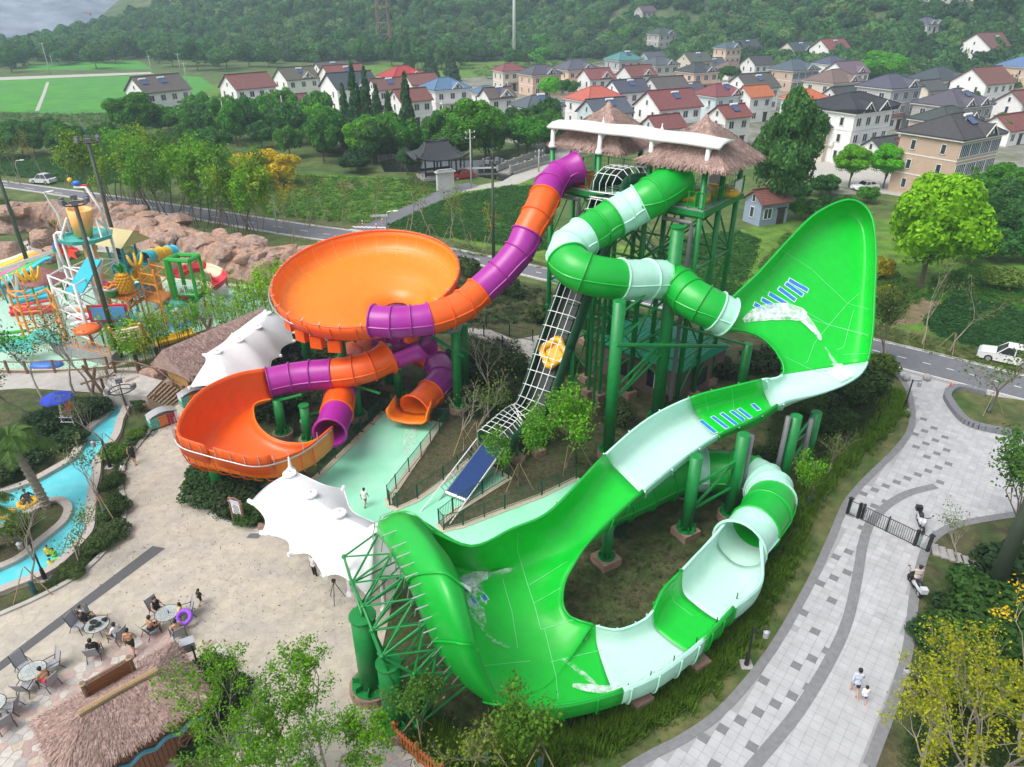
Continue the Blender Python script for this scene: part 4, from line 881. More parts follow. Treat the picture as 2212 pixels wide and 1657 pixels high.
M_MEMB=mat('white_membrane',(.88,.88,.89),.5,noise=.02,nscale=.5,trans=.3)
tp=[]
for p in cols_f:
 MB().lathe((p.x,p.y,18.9),[(.34,0),(.30,.14),(.17,.45),(.15,1.55)],14).build('canopy_post',M_WHITE,CN,True)
 MB().path([(p.x,p.y,19.6),p+ts*.6+V((0,0,20.15)),p+ts*1.1+V((0,0,20.4))],.06,6).build('strut',M_WHITE,CN)
rows=[]
for k in range(41):
 f=k/40;c=TA.lerp(TD,f*1.1-.03);sag=.18*math.sin(f*math.pi*3)**2+.3*math.sin(f*math.pi)
 rows.append([c-ts*.25+V((0,0,20.25+sag*.2)),c+ts*.4+V((0,0,20.5+sag*.5)),c+ts*1.3+V((0,0,20.55+sag*.5)),c+ts*2.2+V((0,0,20.4+sag*.3))])
o=MB().grid(rows).build('membrane',M_MEMB,CN,True);m=o.modifiers.new('t','SOLIDIFY');m.thickness=.16
for f in(.3,.68):
 c=TA.lerp(TD,f)+ts*1.0;MB().lathe((c.x,c.y,20.7),[(.22,0),(.04,.4),(.04,.6)],8).build('mast_cap',M_WHITE,CN)
M_THATCH=mat('brown_thatch',(.40,.275,.24),.95,noise=.30,nscale=2.2,col2=(.30,.20,.17),bump=.8,bscale=9,isl=.22,dist=.08)
def straw(surface,n,seed,L=.75,w=.035,name='thatch_straw',parent=None,m=None,fringe=None,nf=0):
 """loose straws laid down the slope: surface(f, g) -> (point, down direction, normal)"""
 r=random.Random(seed);v=[];f=[]
 def one(p,d,nn,l,ww):
  s=d.cross(nn).normalized()*ww;k=len(v);q=p+d*l+nn*r.uniform(-.03,.09)
  v.extend([p-s+nn*.03,p+s+nn*.03,q+s*.5,q-s*.5]);f.append((k,k+1,k+2,k+3))
 for i in range(n):
  p,d,nn=surface(r.random(),r.random());d=(d+d.cross(nn)*r.gauss(0,.22)).normalized();one(p,d,nn,L*r.uniform(.6,1.2),w*r.uniform(.6,1.4))
 for i in range(nf):
  p,d,nn=fringe(r.random(),r.random());d=(d+V((r.gauss(0,.12),r.gauss(0,.12),-.55))).normalized();one(p,d,nn,L*r.uniform(.35,.9),w*r.uniform(.8,1.6))
 mb=MB();mb.v=[tuple(x)for x in v];mb.f=f;mb.m=[0]*len(f);return mb.build(name,m or M_THATCH,parent,kind='stuff')
def pyramid_roof(name,c,half,z0,z1,label,seed,n=4200):
 T=thing(name,(c.x,c.y,z0),label,'thatched roof')
 cs=[c+te*half*a+ts*half*b for a,b in((-1,-1),(1,-1),(1,1),(-1,1))];ap=V((c.x,c.y,z1))
 b=MB();b.add([*[up(p,z0-.35)for p in cs],*[up(p,z0)for p in cs],ap],[(0,1,2,3)[::-1],(0,1,5,4),(1,2,6,5),(2,3,7,6),(3,0,4,7),(4,5,8),(5,6,8),(6,7,8),(7,4,8)]);b.build('roof_shell',M_THATCH,T)
 def tri(f,g,k=None):
  k=int(f*4)if k is None else k;f2=f*4-int(f*4);a,b2=up(cs[k],z0),up(cs[(k+1)%4],z0);s=1-math.sqrt(1-g*.98)
  base=a.lerp(b2,f2);mid=(a+b2)/2;d=(base-ap).normalized();nn=(b2-a).cross(ap-a).normalized();nn=nn if nn.z>0 else-nn
  return base.lerp(ap,s),d,nn
 straw(tri,n,seed,.7,.04,parent=T,fringe=lambda f,g:tri(f,g*.03),nf=1500)
 MB().lathe(ap-V((0,0,.25)),[(.35,0),(.2,.25),(.03,.45)],10).build('roof_cap',M_THATCH,T)
 return T
pyramid_roof('thatched_roof',V((7.3,57.2,0)),3.05,19.3,21.9,'left thatched pyramid roof above the purple tube mouth',1)
pyramid_roof('thatched_roof',V((13.3,51.6,0)),3.1,19.2,21.75,'right thatched pyramid roof above the green tube mouth',2)
M_RAFT=mat('yellow_vinyl',(.80,.42,.01),.35,noise=.05,nscale=2)
def raft(p,label,sc=1.0,rot=0,R=None,group='yellow four-lobed rafts'):
 T=thing('raft',p,label,'raft',group)
 b=MB();n=48;m=10;rows=[]
 for k in range(n):
  a=6.2832*k/n;rr=1.05+.16*math.cos(4*a);c=V((rr*math.cos(a),rr*math.sin(a),.3))
  rows.append([c+V((math.cos(a),math.sin(a),0))*.33*math.cos(6.2832*j/m)+V((0,0,.3*math.sin(6.2832*j/m)))for j in range(m)])
 b.grid(rows+[rows[0]],closed=True)
 RR=R or Matrix.Rotation(rot,3,'Z')
 def put(mb,nm,mt,sm=True):
  mb.v=[tuple(RR@(V(x)*sc))for x in mb.v];link(nm,mb.mesh(nm,mt,sm),T,loc=(0,0,0))
 put(b,'tube',M_RAFT);f=MB();f.lathe((0,0,.1),[(.85,0),(.85,.08)],16);put(f,'floor',M_RAFT,False)
 for k in range(8):
  a=.39+.785*k;h=MB();h.box((1.15*math.cos(a),1.15*math.sin(a),.62),(.3,.12,.05),a+1.57);put(h,'handle',mat('white_handle',(.75,.76,.8),.5),False)
 return T
raft(TA+te*2.2+ts*2.3+V((0,0,FZ)),'yellow raft on the left platform behind the orange tub',1.0,.3)
raft(TA+te*11.0+ts*2.0+V((0,0,FZ)),'yellow raft on the right platform behind the green gate',1.0,.5)
raft(TA+te*11.9+ts*4.6+V((0,0,FZ)),'yellow raft lying by the right platform side rail',.95,.9)
CV_=thing('conveyor_lift',at(1015,1060),'raft conveyor in a dark green trough with white cage hoops up to the tower','conveyor')
c0=at(985,1072,.25);c1=at(1062,968,1.6);cT=TA+te*6.3-ts*1.2+V((0,0,FZ+.5));cE=TA+te*6.3+ts*3.0+V((0,0,FZ+.2))
cm=at(1152,892,2.9)
cpath=cr([c1,at(1110,925,2.0),cm,cm.lerp(cT,.3),cm.lerp(cT,.62),cm.lerp(cT,.93),cT+V((0,0,.3)),cE],10)
d=(c1-c0).normalized();e=d.cross(V((0,0,1))).normalized();g=e.cross(d)
M_BELT=mat('dark_blue_rubber',(.02,.05,.17),.5,noise=.1,nscale=3)
bl=[c0.lerp(c1,k/12)for k in range(13)]
o=MB().grid([[q-e*.75,q+e*.75]for q in bl]).build('lower_belt',M_BELT,CV_);m=o.modifiers.new('t','SOLIDIFY');m.thickness=.16;m.offset=0
for k in range(12):MB().bar(c0-e*(.69-.125*k)+g*.1,c1-e*(.69-.125*k)+g*.1,.03,4).build('belt_rib',mat('bright_blue_rubber',(.03,.09,.30),.5),CV_)
MB().bar(c0-e*.8,c0+e*.8,.14,8).build('belt_roller',M_GALV,CV_)
for sg in(-1,1):
 MB().bar(c0+e*sg*.85-d*1.0,c1+e*sg*.85+d*1.0,.05,5).build('belt_frame',M_GALV,CV_);MB().bar(c0+e*sg*1.15+g*.5-d*2.5,c1+e*sg*1.1+g*.55,.04,5).build('guide_rail',M_WHITE,CV_)
 for k in range(14):q=c0.lerp(c1,k/13);MB().bar(q+e*sg*.85,q+e*sg*1.12+g*.5,.025,4).build('rail_stay',M_GALV,CV_)
M_MESH=mat('dark_green_sheet',(.012,.085,.035),.5,noise=.12,nscale=1)
fr_=[]
for i,q in enumerate(cpath):
 t,e_,g_=frame_ring(cpath,i,0);fr_.append((q,t,e_,g_))
W1=1.15
for k in range(0,len(fr_)-1,10):
 seg=fr_[k:k+11]
 for sg in(-1,1):
  o=MB().grid([[q+e_*sg*W1-g_*.25,q+e_*sg*(W1+.05)+g_*.3,q+e_*sg*W1+g_*1.0]for q,t,e_,g_ in seg]).build('side_panel',M_MESH,CV_,True);m=o.modifiers.new('t','SOLIDIFY');m.thickness=.06
 o=MB().grid([[q-e_*W1-g_*.26,q+e_*W1-g_*.26]for q,t,e_,g_ in seg]).build('trough_floor',mat('conveyor_floor',(.02,.035,.025),.6),CV_);m=o.modifiers.new('t','SOLIDIFY');m.thickness=.06
 o=MB().grid([[q-e_*.42-g_*.14,q+e_*.42-g_*.14]for q,t,e_,g_ in seg]).build('belt',mat('black_belt',(.03,.035,.035),.6),CV_);m=o.modifiers.new('t','SOLIDIFY');m.thickness=.04
for k in range(0,len(fr_),2):
 q,t,e_,g_=fr_[k];MB().bar(q-e_*.42-g_*.06,q+e_*.42-g_*.06,.06,4).build('belt_cleat',M_STEELD,CV_)
 MB().path([q-e_*W1+g_*1.0,q-e_*.8+g_*1.35,q+e_*.8+g_*1.35,q+e_*W1+g_*1.0],.03,5).build('cage_hoop',M_WHITE,CV_)
for x,z in((-.75,1.36),(-.25,1.36),(.25,1.36),(.75,1.36)):MB().path([q+e_*x+g_*z for q,t,e_,g_ in fr_],.025,5).build('cage_rail',M_WHITE,CV_)
for k in(6,18,30,42):
 if k>=len(fr_):break
 q,t,e_,g_=fr_[k]
 for sg in(-1,1):
  b=q+e_*sg*1.0-g_*.3;MB().bar((b.x,b.y,.3),b,.11,8).build('support_column',M_STEEL,CV_);f=MB();foot(f,b,'square',.5,.55);f.build('concrete_footing',M_FOOT,CV_)
 brace(CV_,(q+e_-g_*.3).lerp(up(q+e_,.5),.1),up(q-e_,.8),.06)
qi=min(range(len(fr_)),key=lambda k:abs(proj(fr_[k][0])[1]-765));q,t,e_,g_=fr_[qi]
raft(q+g_*.0,'yellow raft riding up the conveyor beside the green roofed hut',.82,R=Matrix((e_,t,g_)).transposed())
for p,s0,zz in((TA+te*3.0,-.6,FZ-.7),(TD-te*.3,-.5,FZ-.9)):
 q=p+ts*s0;MB().path([q-te*2.2+V((0,0,zz+.9)),q-te*2.2+V((0,0,zz)),q+V((0,0,zz)),q+V((0,0,zz-.4)),q+V((0,0,0))],.15,8).build('water_pipe',M_GREYP,TW)
PH=thing('pump_house',at(1400,800),'brown rendered pump house with a green ribbed metal roof under the tower','building')
pc=[at(1293,800),at(1455,880),at(1538,800),at(1380,740)];pc=[at(1297,806),at(1458,876),at(1532,806),at(1372,758)]
a,b_=pc[0],pc[1];ux=(b_-a).normalized();uy=V((-ux.y,ux.x,0));Lx=(b_-a).length;Ly=abs((pc[2]-b_).dot(uy));H_=3.0
w=MB();pl=[a,a+ux*Lx,a+ux*Lx+uy*Ly,a+uy*Ly];w.prism(pl,0,H_);w.build('wall',mat('brown_render',(.16,.115,.095),.9,noise=.1,nscale=1),PH)
M_GROOF=mat('green_roof_sheet',(.02,.34,.20),.45,noise=.08,nscale=.6)
o=MB().add([up(pl[0]-ux*.3-uy*.35,H_+.05),up(pl[1]+ux*.3-uy*.35,H_+.05),up(pl[2]+ux*.3+uy*.35,H_+.05),up(pl[3]-ux*.3+uy*.35,H_+.05),up((pl[0]+pl[3])/2-ux*.3,H_+.95),up((pl[1]+pl[2])/2+ux*.3,H_+.95)],[(0,1,5,4),(2,3,4,5),(1,2,5),(3,0,4),(0,3,2,1)]).build('roof',M_GROOF,PH)
nr=int(Lx/.4)
for k in range(nr+1):
 q=pl[0]+ux*(Lx*k/nr);q2=q+uy*Ly
 for s_,e2 in((q-uy*.35,0),(q2+uy*.35,0)):MB().bar(up(s_,H_+.08),up((q+q2)/2,H_+.97),.03,4).build('roof_rib',M_GROOF,o)
M_GLASS=mat('dark_window_glass',(.02,.025,.03),.12,spec=.8)
for f in(.26,.72):MB().box(a+ux*Lx*f-uy*.02+V((0,0,1.5)),(1.5,.08,1.5),math.atan2(ux.y,ux.x)).build('window',M_GLASS,PH);MB().box(a+ux*Lx*f-uy*.05+V((0,0,1.5)),(.07,.08,1.5),math.atan2(ux.y,ux.x)).build('window_bar',M_WHITE,PH)
MB().box(b_+uy*Ly*.5+ux*.02+V((0,0,1.4)),(.08,1.4,1.4),math.atan2(ux.y,ux.x)).build('window',M_GLASS,PH)
for px in((1270,855),(1293,863),(1356,853)):
 p=at(*px);b=MB();foot(b,p,'square',.5,.6);b.build('concrete_footing',M_FOOT,TW);MB().bar((p.x,p.y,.5),(p.x,p.y,13.0),.15,8).build('tower_leg',M_STEEL,TW)
p1,p2,p3=at(1270,855),at(1293,863),at(1356,853)
for z in(2,5,8,11):brace(TW,up(p1,z),up(p2,z+1.2),.06);brace(TW,up(p2,z),up(p3,z+1.5),.07);brace(TW,up(p3,z+1.5),up(p2,z+3),.06)
# white tensile canopies
def tent(name,rim_pts,peaks,label,zsag=.7,loc=None,nR=26,legs=True,inset=.24):
 """membrane from scalloped rim to a ridge with mast peaks (all world points)"""
 T=thing(name,(loc or rim_pts[0]),label,'canopy')
 n=len(rim_pts);pk=[V(p)for p in peaks];R=[];m=8
 cx=sum((p for p in rim_pts),V((0,0,0)))/n
 for i in range(n):
  a,b=rim_pts[i],rim_pts[(i+1)%n]
  for k in range(m):
   f=k/m;q=a.lerp(b,f);s=4*f*(1-f);inw=(cx-q);inw.z=0;q=q+inw.normalized()*((b-a).length*inset*s)+V((0,0,.25*s));R.append(q)
 def ridge(q):
  best=None
  for i in range(max(1,len(pk)-1)):
   a,b=pk[i],pk[min(i+1,len(pk)-1)];d=b-a;L=d.x*d.x+d.y*d.y+1e-9
   t=max(0,min(1,((q.x-a.x)*d.x+(q.y-a.y)*d.y)/L));p=a.lerp(b,t);sag=4*t*(1-t)*zsag if len(pk)>1 else 0;p=p-V((0,0,sag));e=(p.x-q.x)**2+(p.y-q.y)**2
   if best is None or e<best[0]:best=(e,p)
  return best[1]
 rows=[]
 for k in range(nR+1):
  f=k/nR;row=[]
  for q in R:
   r=ridge(q);p=q.lerp(r,f);z=q.z+(r.z-q.z)*(f+.12*math.sin(math.pi*f)-.0*f);row.append(V((p.x,p.y,z)))
  rows.append(row)
 o=MB().grid(rows,closed=True).build('membrane',M_MEMB,T,True);md=o.modifiers.new('t','SOLIDIFY');md.thickness=.03
 MB().path(R,.045,5,closed=True).build('edge_cable',M_WHITE,T)
 for p in pk:MB().lathe(p-V((0,0,.12)),[(.40,.05),(.38,.14),(.08,.2),(.04,.34),(.0,.35)],12).build('mast_cap',M_WHITE,T)
 for p in pk:MB().lathe((p.x,p.y,0),[(.3,0),(.14,.3),(.12,p.z-.3)],10).build('mast',M_WHITE,T)
 if legs:
  for p in rim_pts:
   d=(p-cx);d.z=0;d.normalize();MB().path([p-d*.35,p+d*.12+V((0,0,.05))],.14,6).build('corner_plate',M_WHITE,T)
 return T
rim_=[at(540,1084,3.6),at(566,1152,3.6),at(627,1198,3.6),at(702,1247,3.5),at(800,1290,3.5),at(880,1240,3.5),at(838,1142,3.8),at(742,1056,4.3),at(628,1016,5.4)]
tent('tensile_canopy',rim_,[at(625,1022,5.6),at(670,1066,5.7),at(732,1107,5.7),at(811,1142,5.6)],'large white tensile canopy beside the lower green wing',.25,inset=.2)
MB().lathe(at(628,1016,5.3),[(.3,0),(.12,.25),(.05,.9)],8).build('mast_cap',M_WHITE,[o for o in COL.objects if o.name=='tensile_canopy'][0])
rim_=[at(410,838,3.0),at(440,768,3.4),at(500,722,3.5),at(572,672,4.0),at(640,706,2.9),at(635,738,2.7),at(606,770,2.7),at(582,815,2.7),at(500,855,2.8)]
tent('tensile_canopy',rim_,[at(468,760,4.8),at(516,734,4.9),at(556,706,4.9),at(576,676,4.8)],'white four-peaked tensile canopy behind the lower orange half bowl',.2,inset=.14)
# village houses
def roof_mat():
 m=mat('roof_tiles',(.2,.2,.2),.75,noise=.18,nscale=.6,objc=True);t=m.node_tree;N=t.nodes
 tc=N.new('ShaderNodeTexCoord');w=N.new('ShaderNodeTexWave');w.inputs['Scale'].default_value=1.3;w.bands_direction='Y';w.inputs['Distortion'].default_value=.6
 t.links.new(tc.outputs['Object'],w.inputs['Vector']);bp=N.new('ShaderNodeBump');bp.inputs['Strength'].default_value=.6;bp.inputs['Distance'].default_value=.12
 t.links.new(w.outputs['Fac'],bp.inputs['Height']);t.links.new(bp.outputs[0],N['Principled BSDF'].inputs['Normal']);return m
M_ROOF=roof_mat();M_WALLO=mat('house_render',(.7,.7,.7),.85,noise=.07,nscale=.5,objc=True,bump=.1,bscale=3)
M_WIN=mat('window_glass',(.035,.045,.06),.1,spec=.9);M_WINB=mat('blue_tinted_glass',(.02,.05,.12),.1,spec=.9);M_FRAME=mat('white_window_frame',(.72,.72,.71),.5);M_DOOR=mat('dark_door',(.05,.035,.03),.6)
def win_mesh(w,h,g=M_WIN,bars=1):
 b=MB();b.box((0,0,0),(w,.06,h),m=1)
 for x in(-w/2,w/2):b.box((x,-.04,0),(.10,.10,h+.1))
 for z in(-h/2,h/2):b.box((0,-.04,z),(w+.1,.10,.10))
 for k in range(bars):b.box((-w/2+w*(k+1)/(bars+1),-.04,0),(.06,.09,h))
 return b.mesh('window',[M_FRAME,g])
WIN={'a':win_mesh(1.4,1.5),'b':win_mesh(1.8,1.7,M_WINB,2),'w':win_mesh(3.6,2.0,M_WINB,4),'s':win_mesh(.8,1.5,M_WIN,0)}
DOOR=MB().box((0,0,0),(1.3,.1,2.2)).box((0,-.03,1.2),(1.7,.16,.16)).mesh('door',M_DOOR)
b=MB();b.box((0,0,.35),(1.7,1.9,.06),Matrix.Rotation(.6,3,'X'),m=1);b.bar((-1,.75,1.0),(1,.75,1.0),.24,10,m=0);b.box((0,.5,.3),(1.6,.06,.8))
SOLAR=b.mesh('solar_heater',[M_WHITE,mat('blue_solar_tubes',(.05,.09,.20),.25,spec=.8)])
ACU=MB().box((0,0,0),(.9,.4,.7)).mesh('air_conditioner',M_FRAME)
CW={'w':(.80,.79,.77),'c':(.62,.56,.46),'p':(.66,.46,.34),'g':(.42,.42,.42),'t':(.55,.40,.30),'b':(.60,.70,.72),'k':(.45,.42,.40)}
CR_={'g':(.105,.095,.095),'s':(.085,.095,.125),'b':(.20,.075,.07),'r':(.42,.035,.04),'o':(.48,.13,.07),'t':(.07,.20,.25),'n':(.10,.17,.32),'k':(.035,.038,.045),'d':(.06,.065,.075),'e':(.16,.13,.12)}
def gable_tri(w,h,d):return[(-w/2,0,0),(w/2,0,0),(0,0,h),(-w/2,d,0),(w/2,d,0),(0,d,h)],[(0,1,2),(5,4,3),(0,2,5,3),(1,4,5,2),(0,3,4,1)]
def house(u0,u1,v0,fl,kind,wall,roof,label,opt='',th=30,ratio=None,name='house'):
 uc=(u0+u1)/2;th=math.radians(th if uc>1105 or th<25 else 30+25*(1105-uc)/800);az=math.atan2((uc-CU)/FPX,CP);rt=ratio or(.72 if kind=='gable' else .82)
 cw=abs(math.cos(th-az*-1))if False else abs(math.cos(th+az));sw=abs(math.sin(th+az));H=fl*3.05+.3;zb=0;w=12
 for _ in range(5):
  d=w*rt;rise=d*(.35 if kind=='gable' else .29);p=at(uc,v0+1,zb+H+rise);t=depth(p);w=min(19,max(5,(u1-u0)*t/FPX/(cw+rt*sw)));zb=terr(p.x,p.y)
 d=w*rt;rise=d*(.35 if kind=='gable' else .29);rc=CR_[roof];wc=CW[wall]
 T=thing(name,(p.x,p.y,zb-.02),label,'house',None,rz=th)
 j=RND.uniform(.9,1.1);wc=[c*j for c in wc];rc=[c*RND.uniform(.85,1.15)for c in rc]
 L=lambda n,me,**k:link(n,me,T,loc=k.pop('loc',(0,0,0)),**k)
 b=MB()
 if kind=='gable':
  b.add([(-w/2,-d/2,-3),(w/2,-d/2,-3),(w/2,d/2,-3),(-w/2,d/2,-3),(-w/2,-d/2,H),(w/2,-d/2,H),(w/2,d/2,H),(-w/2,d/2,H),(-w/2,0,H+rise),(w/2,0,H+rise)],[(0,1,5,4),(2,3,7,6),(1,2,6,9,5),(3,0,4,8,7),(4,5,9,8),(6,7,8,9)])
 else:b.box((0,0,(H-3)/2),(w,d,H+3))
 L('wall',b.mesh('wall',M_WALLO),color=wc)
 e=.55;ov=.45;r=MB();hz=.2
 if kind=='gable':
  sl=rise/(d/2);y0=d/2+e;z0=H-e*sl+.12;x0=w/2+ov
  for sg in(-1,1):
   A=[(-x0,sg*y0,z0),(x0,sg*y0,z0),(x0,0,H+rise+.12),(-x0,0,H+rise+.12)]
   r.add(A+[(x,y,z+hz)for x,y,z in A],[(0,1,2,3)[::sg],(4,5,6,7)[::-sg],(0,4,5,1),(1,5,6,2),(3,7,4,0)])
  ro=L('roof',r.mesh('roof',M_ROOF),color=rc)
  L('ridge',MB().box((0,0,H+rise+.34),(2*x0+.1,.35,.3)).mesh('ridge',M_ROOF),color=[c*.75 for c in rc])
  for sx in(-1,1):
   L('verge',MB().bar((sx*(w/2+.02),-d/2,H-.05),(sx*(w/2+.02),0,H+rise-.05),.09,4).bar((sx*(w/2+.02),d/2,H-.05),(sx*(w/2+.02),0,H+rise-.05),.09,4).mesh('verge',M_FRAME))
 else:
  x0,y0=w/2+e,d/2+e;rl=max(.4,(w-d)/2+.6);z0=H+.05;zr=H+rise+.2
  A=[(-x0,-y0,z0),(x0,-y0,z0),(x0,y0,z0),(-x0,y0,z0),(-x0,-y0,z0+.22),(x0,-y0,z0+.22),(x0,y0,z0+.22),(-x0,y0,z0+.22),(-rl,0,zr),(rl,0,zr)]
  if 'C' in opt:
   A[4:8]=[(x*1.06,y*1.06,z+.75)for x,y,z in A[4:8]];A+=[(0,-y0,z0+.22),(0,y0,z0+.22),(-x0,0,z0+.22),(x0,0,z0+.22)]
   F=[(4,10,8),(10,9,8),(10,5,9),(5,13,9),(13,6,9),(6,11,9),(11,8,9),(11,7,8),(7,12,8),(12,4,8),(0,10,4),(0,1,10),(1,5,10),(3,7,11),(2,3,11),(2,11,6),(0,4,12),(0,12,3),(3,12,7),(1,13,5),(1,2,13),(2,6,13),(0,3,2,1)]
  else:F=[(0,3,2,1),(0,1,5,4),(1,2,6,5),(2,3,7,6),(3,0,4,7),(4,5,9,8),(6,7,8,9),(5,6,9),(7,4,8)]
  r.add(A,F);ro=L('roof',r.mesh('roof',M_ROOF),color=rc)
  rg=MB();rg.bar((-rl,0,zr),(rl,0,zr),.16,5)
  for i,q in((4,-rl),(5,rl),(6,rl),(7,-rl)):rg.bar(A[i],(q,0,zr),.12,5)
  for i,fs in enumerate([rg.f[k*7:(k+1)*7]for k in range(5)]):
   mm=MB();o0=min(min(f)for f in fs);mm.v=rg.v[o0:o0+10];mm.f=[tuple(x-o0 for x in f)for f in fs];mm.m=[0]*len(fs);L('ridge',mm.mesh('ridge',M_ROOF),color=[c*(.7 if 'C' not in opt else .8)for c in rc])
  L('eave',MB().prism([(-x0+.06,-y0+.06),(x0-.06,-y0+.06),(x0-.06,y0-.06),(-x0+.06,y0-.06)],H-.16,H+.045).mesh('eave',M_FRAME))
 n=max(2,round(w/3.4));nl=max(1,round(d/4.5));bl='B' in opt
 for f in range(fl):
  z=f*3.05+1.75
  if fl>1 and f:L('floor_band',MB().box((0,0,f*3.05+.25),(w+.12,d+.12,.18)).mesh('floor_band',M_FRAME))
  for k in range(n):
   x=-w/2+w*(k+.5)/n
   if f==0 and k==n//2:L('door',DOOR,loc=(x,-d/2-.03,1.15));continue
   key='w' if 'W' in opt else('b' if bl else 'a');L('window',WIN[key],loc=(x,-d/2-.02,z),sc=(min(1,w/n/3.9),1,1)if key=='w' else None)
  for k in range(nl):L('window',WIN['s' if not bl else 'a'],loc=(-w/2-.02,-d/2+d*(k+.5)/nl,z),rz=-math.pi/2)
 if kind=='gable' and 'D' not in opt:L('window',WIN['s'],loc=(-w/2-.02,0,H+rise*.3),rz=-math.pi/2,sc=(.8,1,.7))
 if 'D' in opt:
  k_=2 if 'DD' in opt else 1
  for q in range(k_):
   x=(q-.5)*w*.42 if k_==2 else w*.14
   vs,fs=gable_tri(3.0,1.35,d*.34);L('dormer',MB().add([(a+x,c-d/2-.25,e_+H+.22)for a,c,e_ in vs],fs).mesh('dormer',M_WALLO),color=[min(.85,c*1.1)for c in CW['w']])
   vs,fs=gable_tri(3.7,1.6,d*.42);mb=MB()
   for sg in(-1,1):mb.add([(x,-d/2-.5,H+2.0),(x+sg*2.0,-d/2-.5,H+.25),(x+sg*2.0,-d/2+d*.36,H+.25),(x,-d/2+d*.36,H+2.0),(x,-d/2-.5,H+1.82),(x+sg*2.0,-d/2-.5,H+.07),(x+sg*2.0,-d/2+d*.36,H+.07),(x,-d/2+d*.36,H+1.82)],[(0,1,2,3),(4,7,6,5),(0,4,5,1)])
   L('dormer_roof',mb.mesh('dormer_roof',M_ROOF),color=rc);L('window',WIN['s'],loc=(x,-d/2-.28,H+.75),sc=(1,1,.6))
   L('dormer_trim',MB().bar((x-1.95,-d/2-.54,H+.16),(x,-d/2-.54,H+1.9),.12,4).bar((x+1.95,-d/2-.54,H+.16),(x,-d/2-.54,H+1.9),.12,4).mesh('dormer_trim',M_FRAME))
 if 'P' in opt and fl>1:
  L('balcony',MB().box((0,-d/2-.65,3.1),(w*.8,1.3,.2)).box((0,-d/2-1.25,3.6),(w*.8,.12,.9)).mesh('balcony',M_WALLO),color=[min(.85,c*1.08)for c in wc])
  for sx in(-.36,.36):L('balcony_column',MB().bar((sx*w,-d/2-1.1,-2),(sx*w,-d/2-1.1,3.1),.16,8).mesh('balcony_column',M_FRAME))
 ns=opt.count('S')
 for q in range(ns):
  x=w*(.05+.3*q)*(1 if q%2==0 else-1);L('solar_heater',SOLAR,loc=(x,-d*.22,H+rise*(.56 if kind=='gable' else .62)+.2))
 if 'A' in opt:L('air_conditioner',ACU,loc=(-w/2-.25,-d*.2,4.2),rz=math.pi/2)
 return T
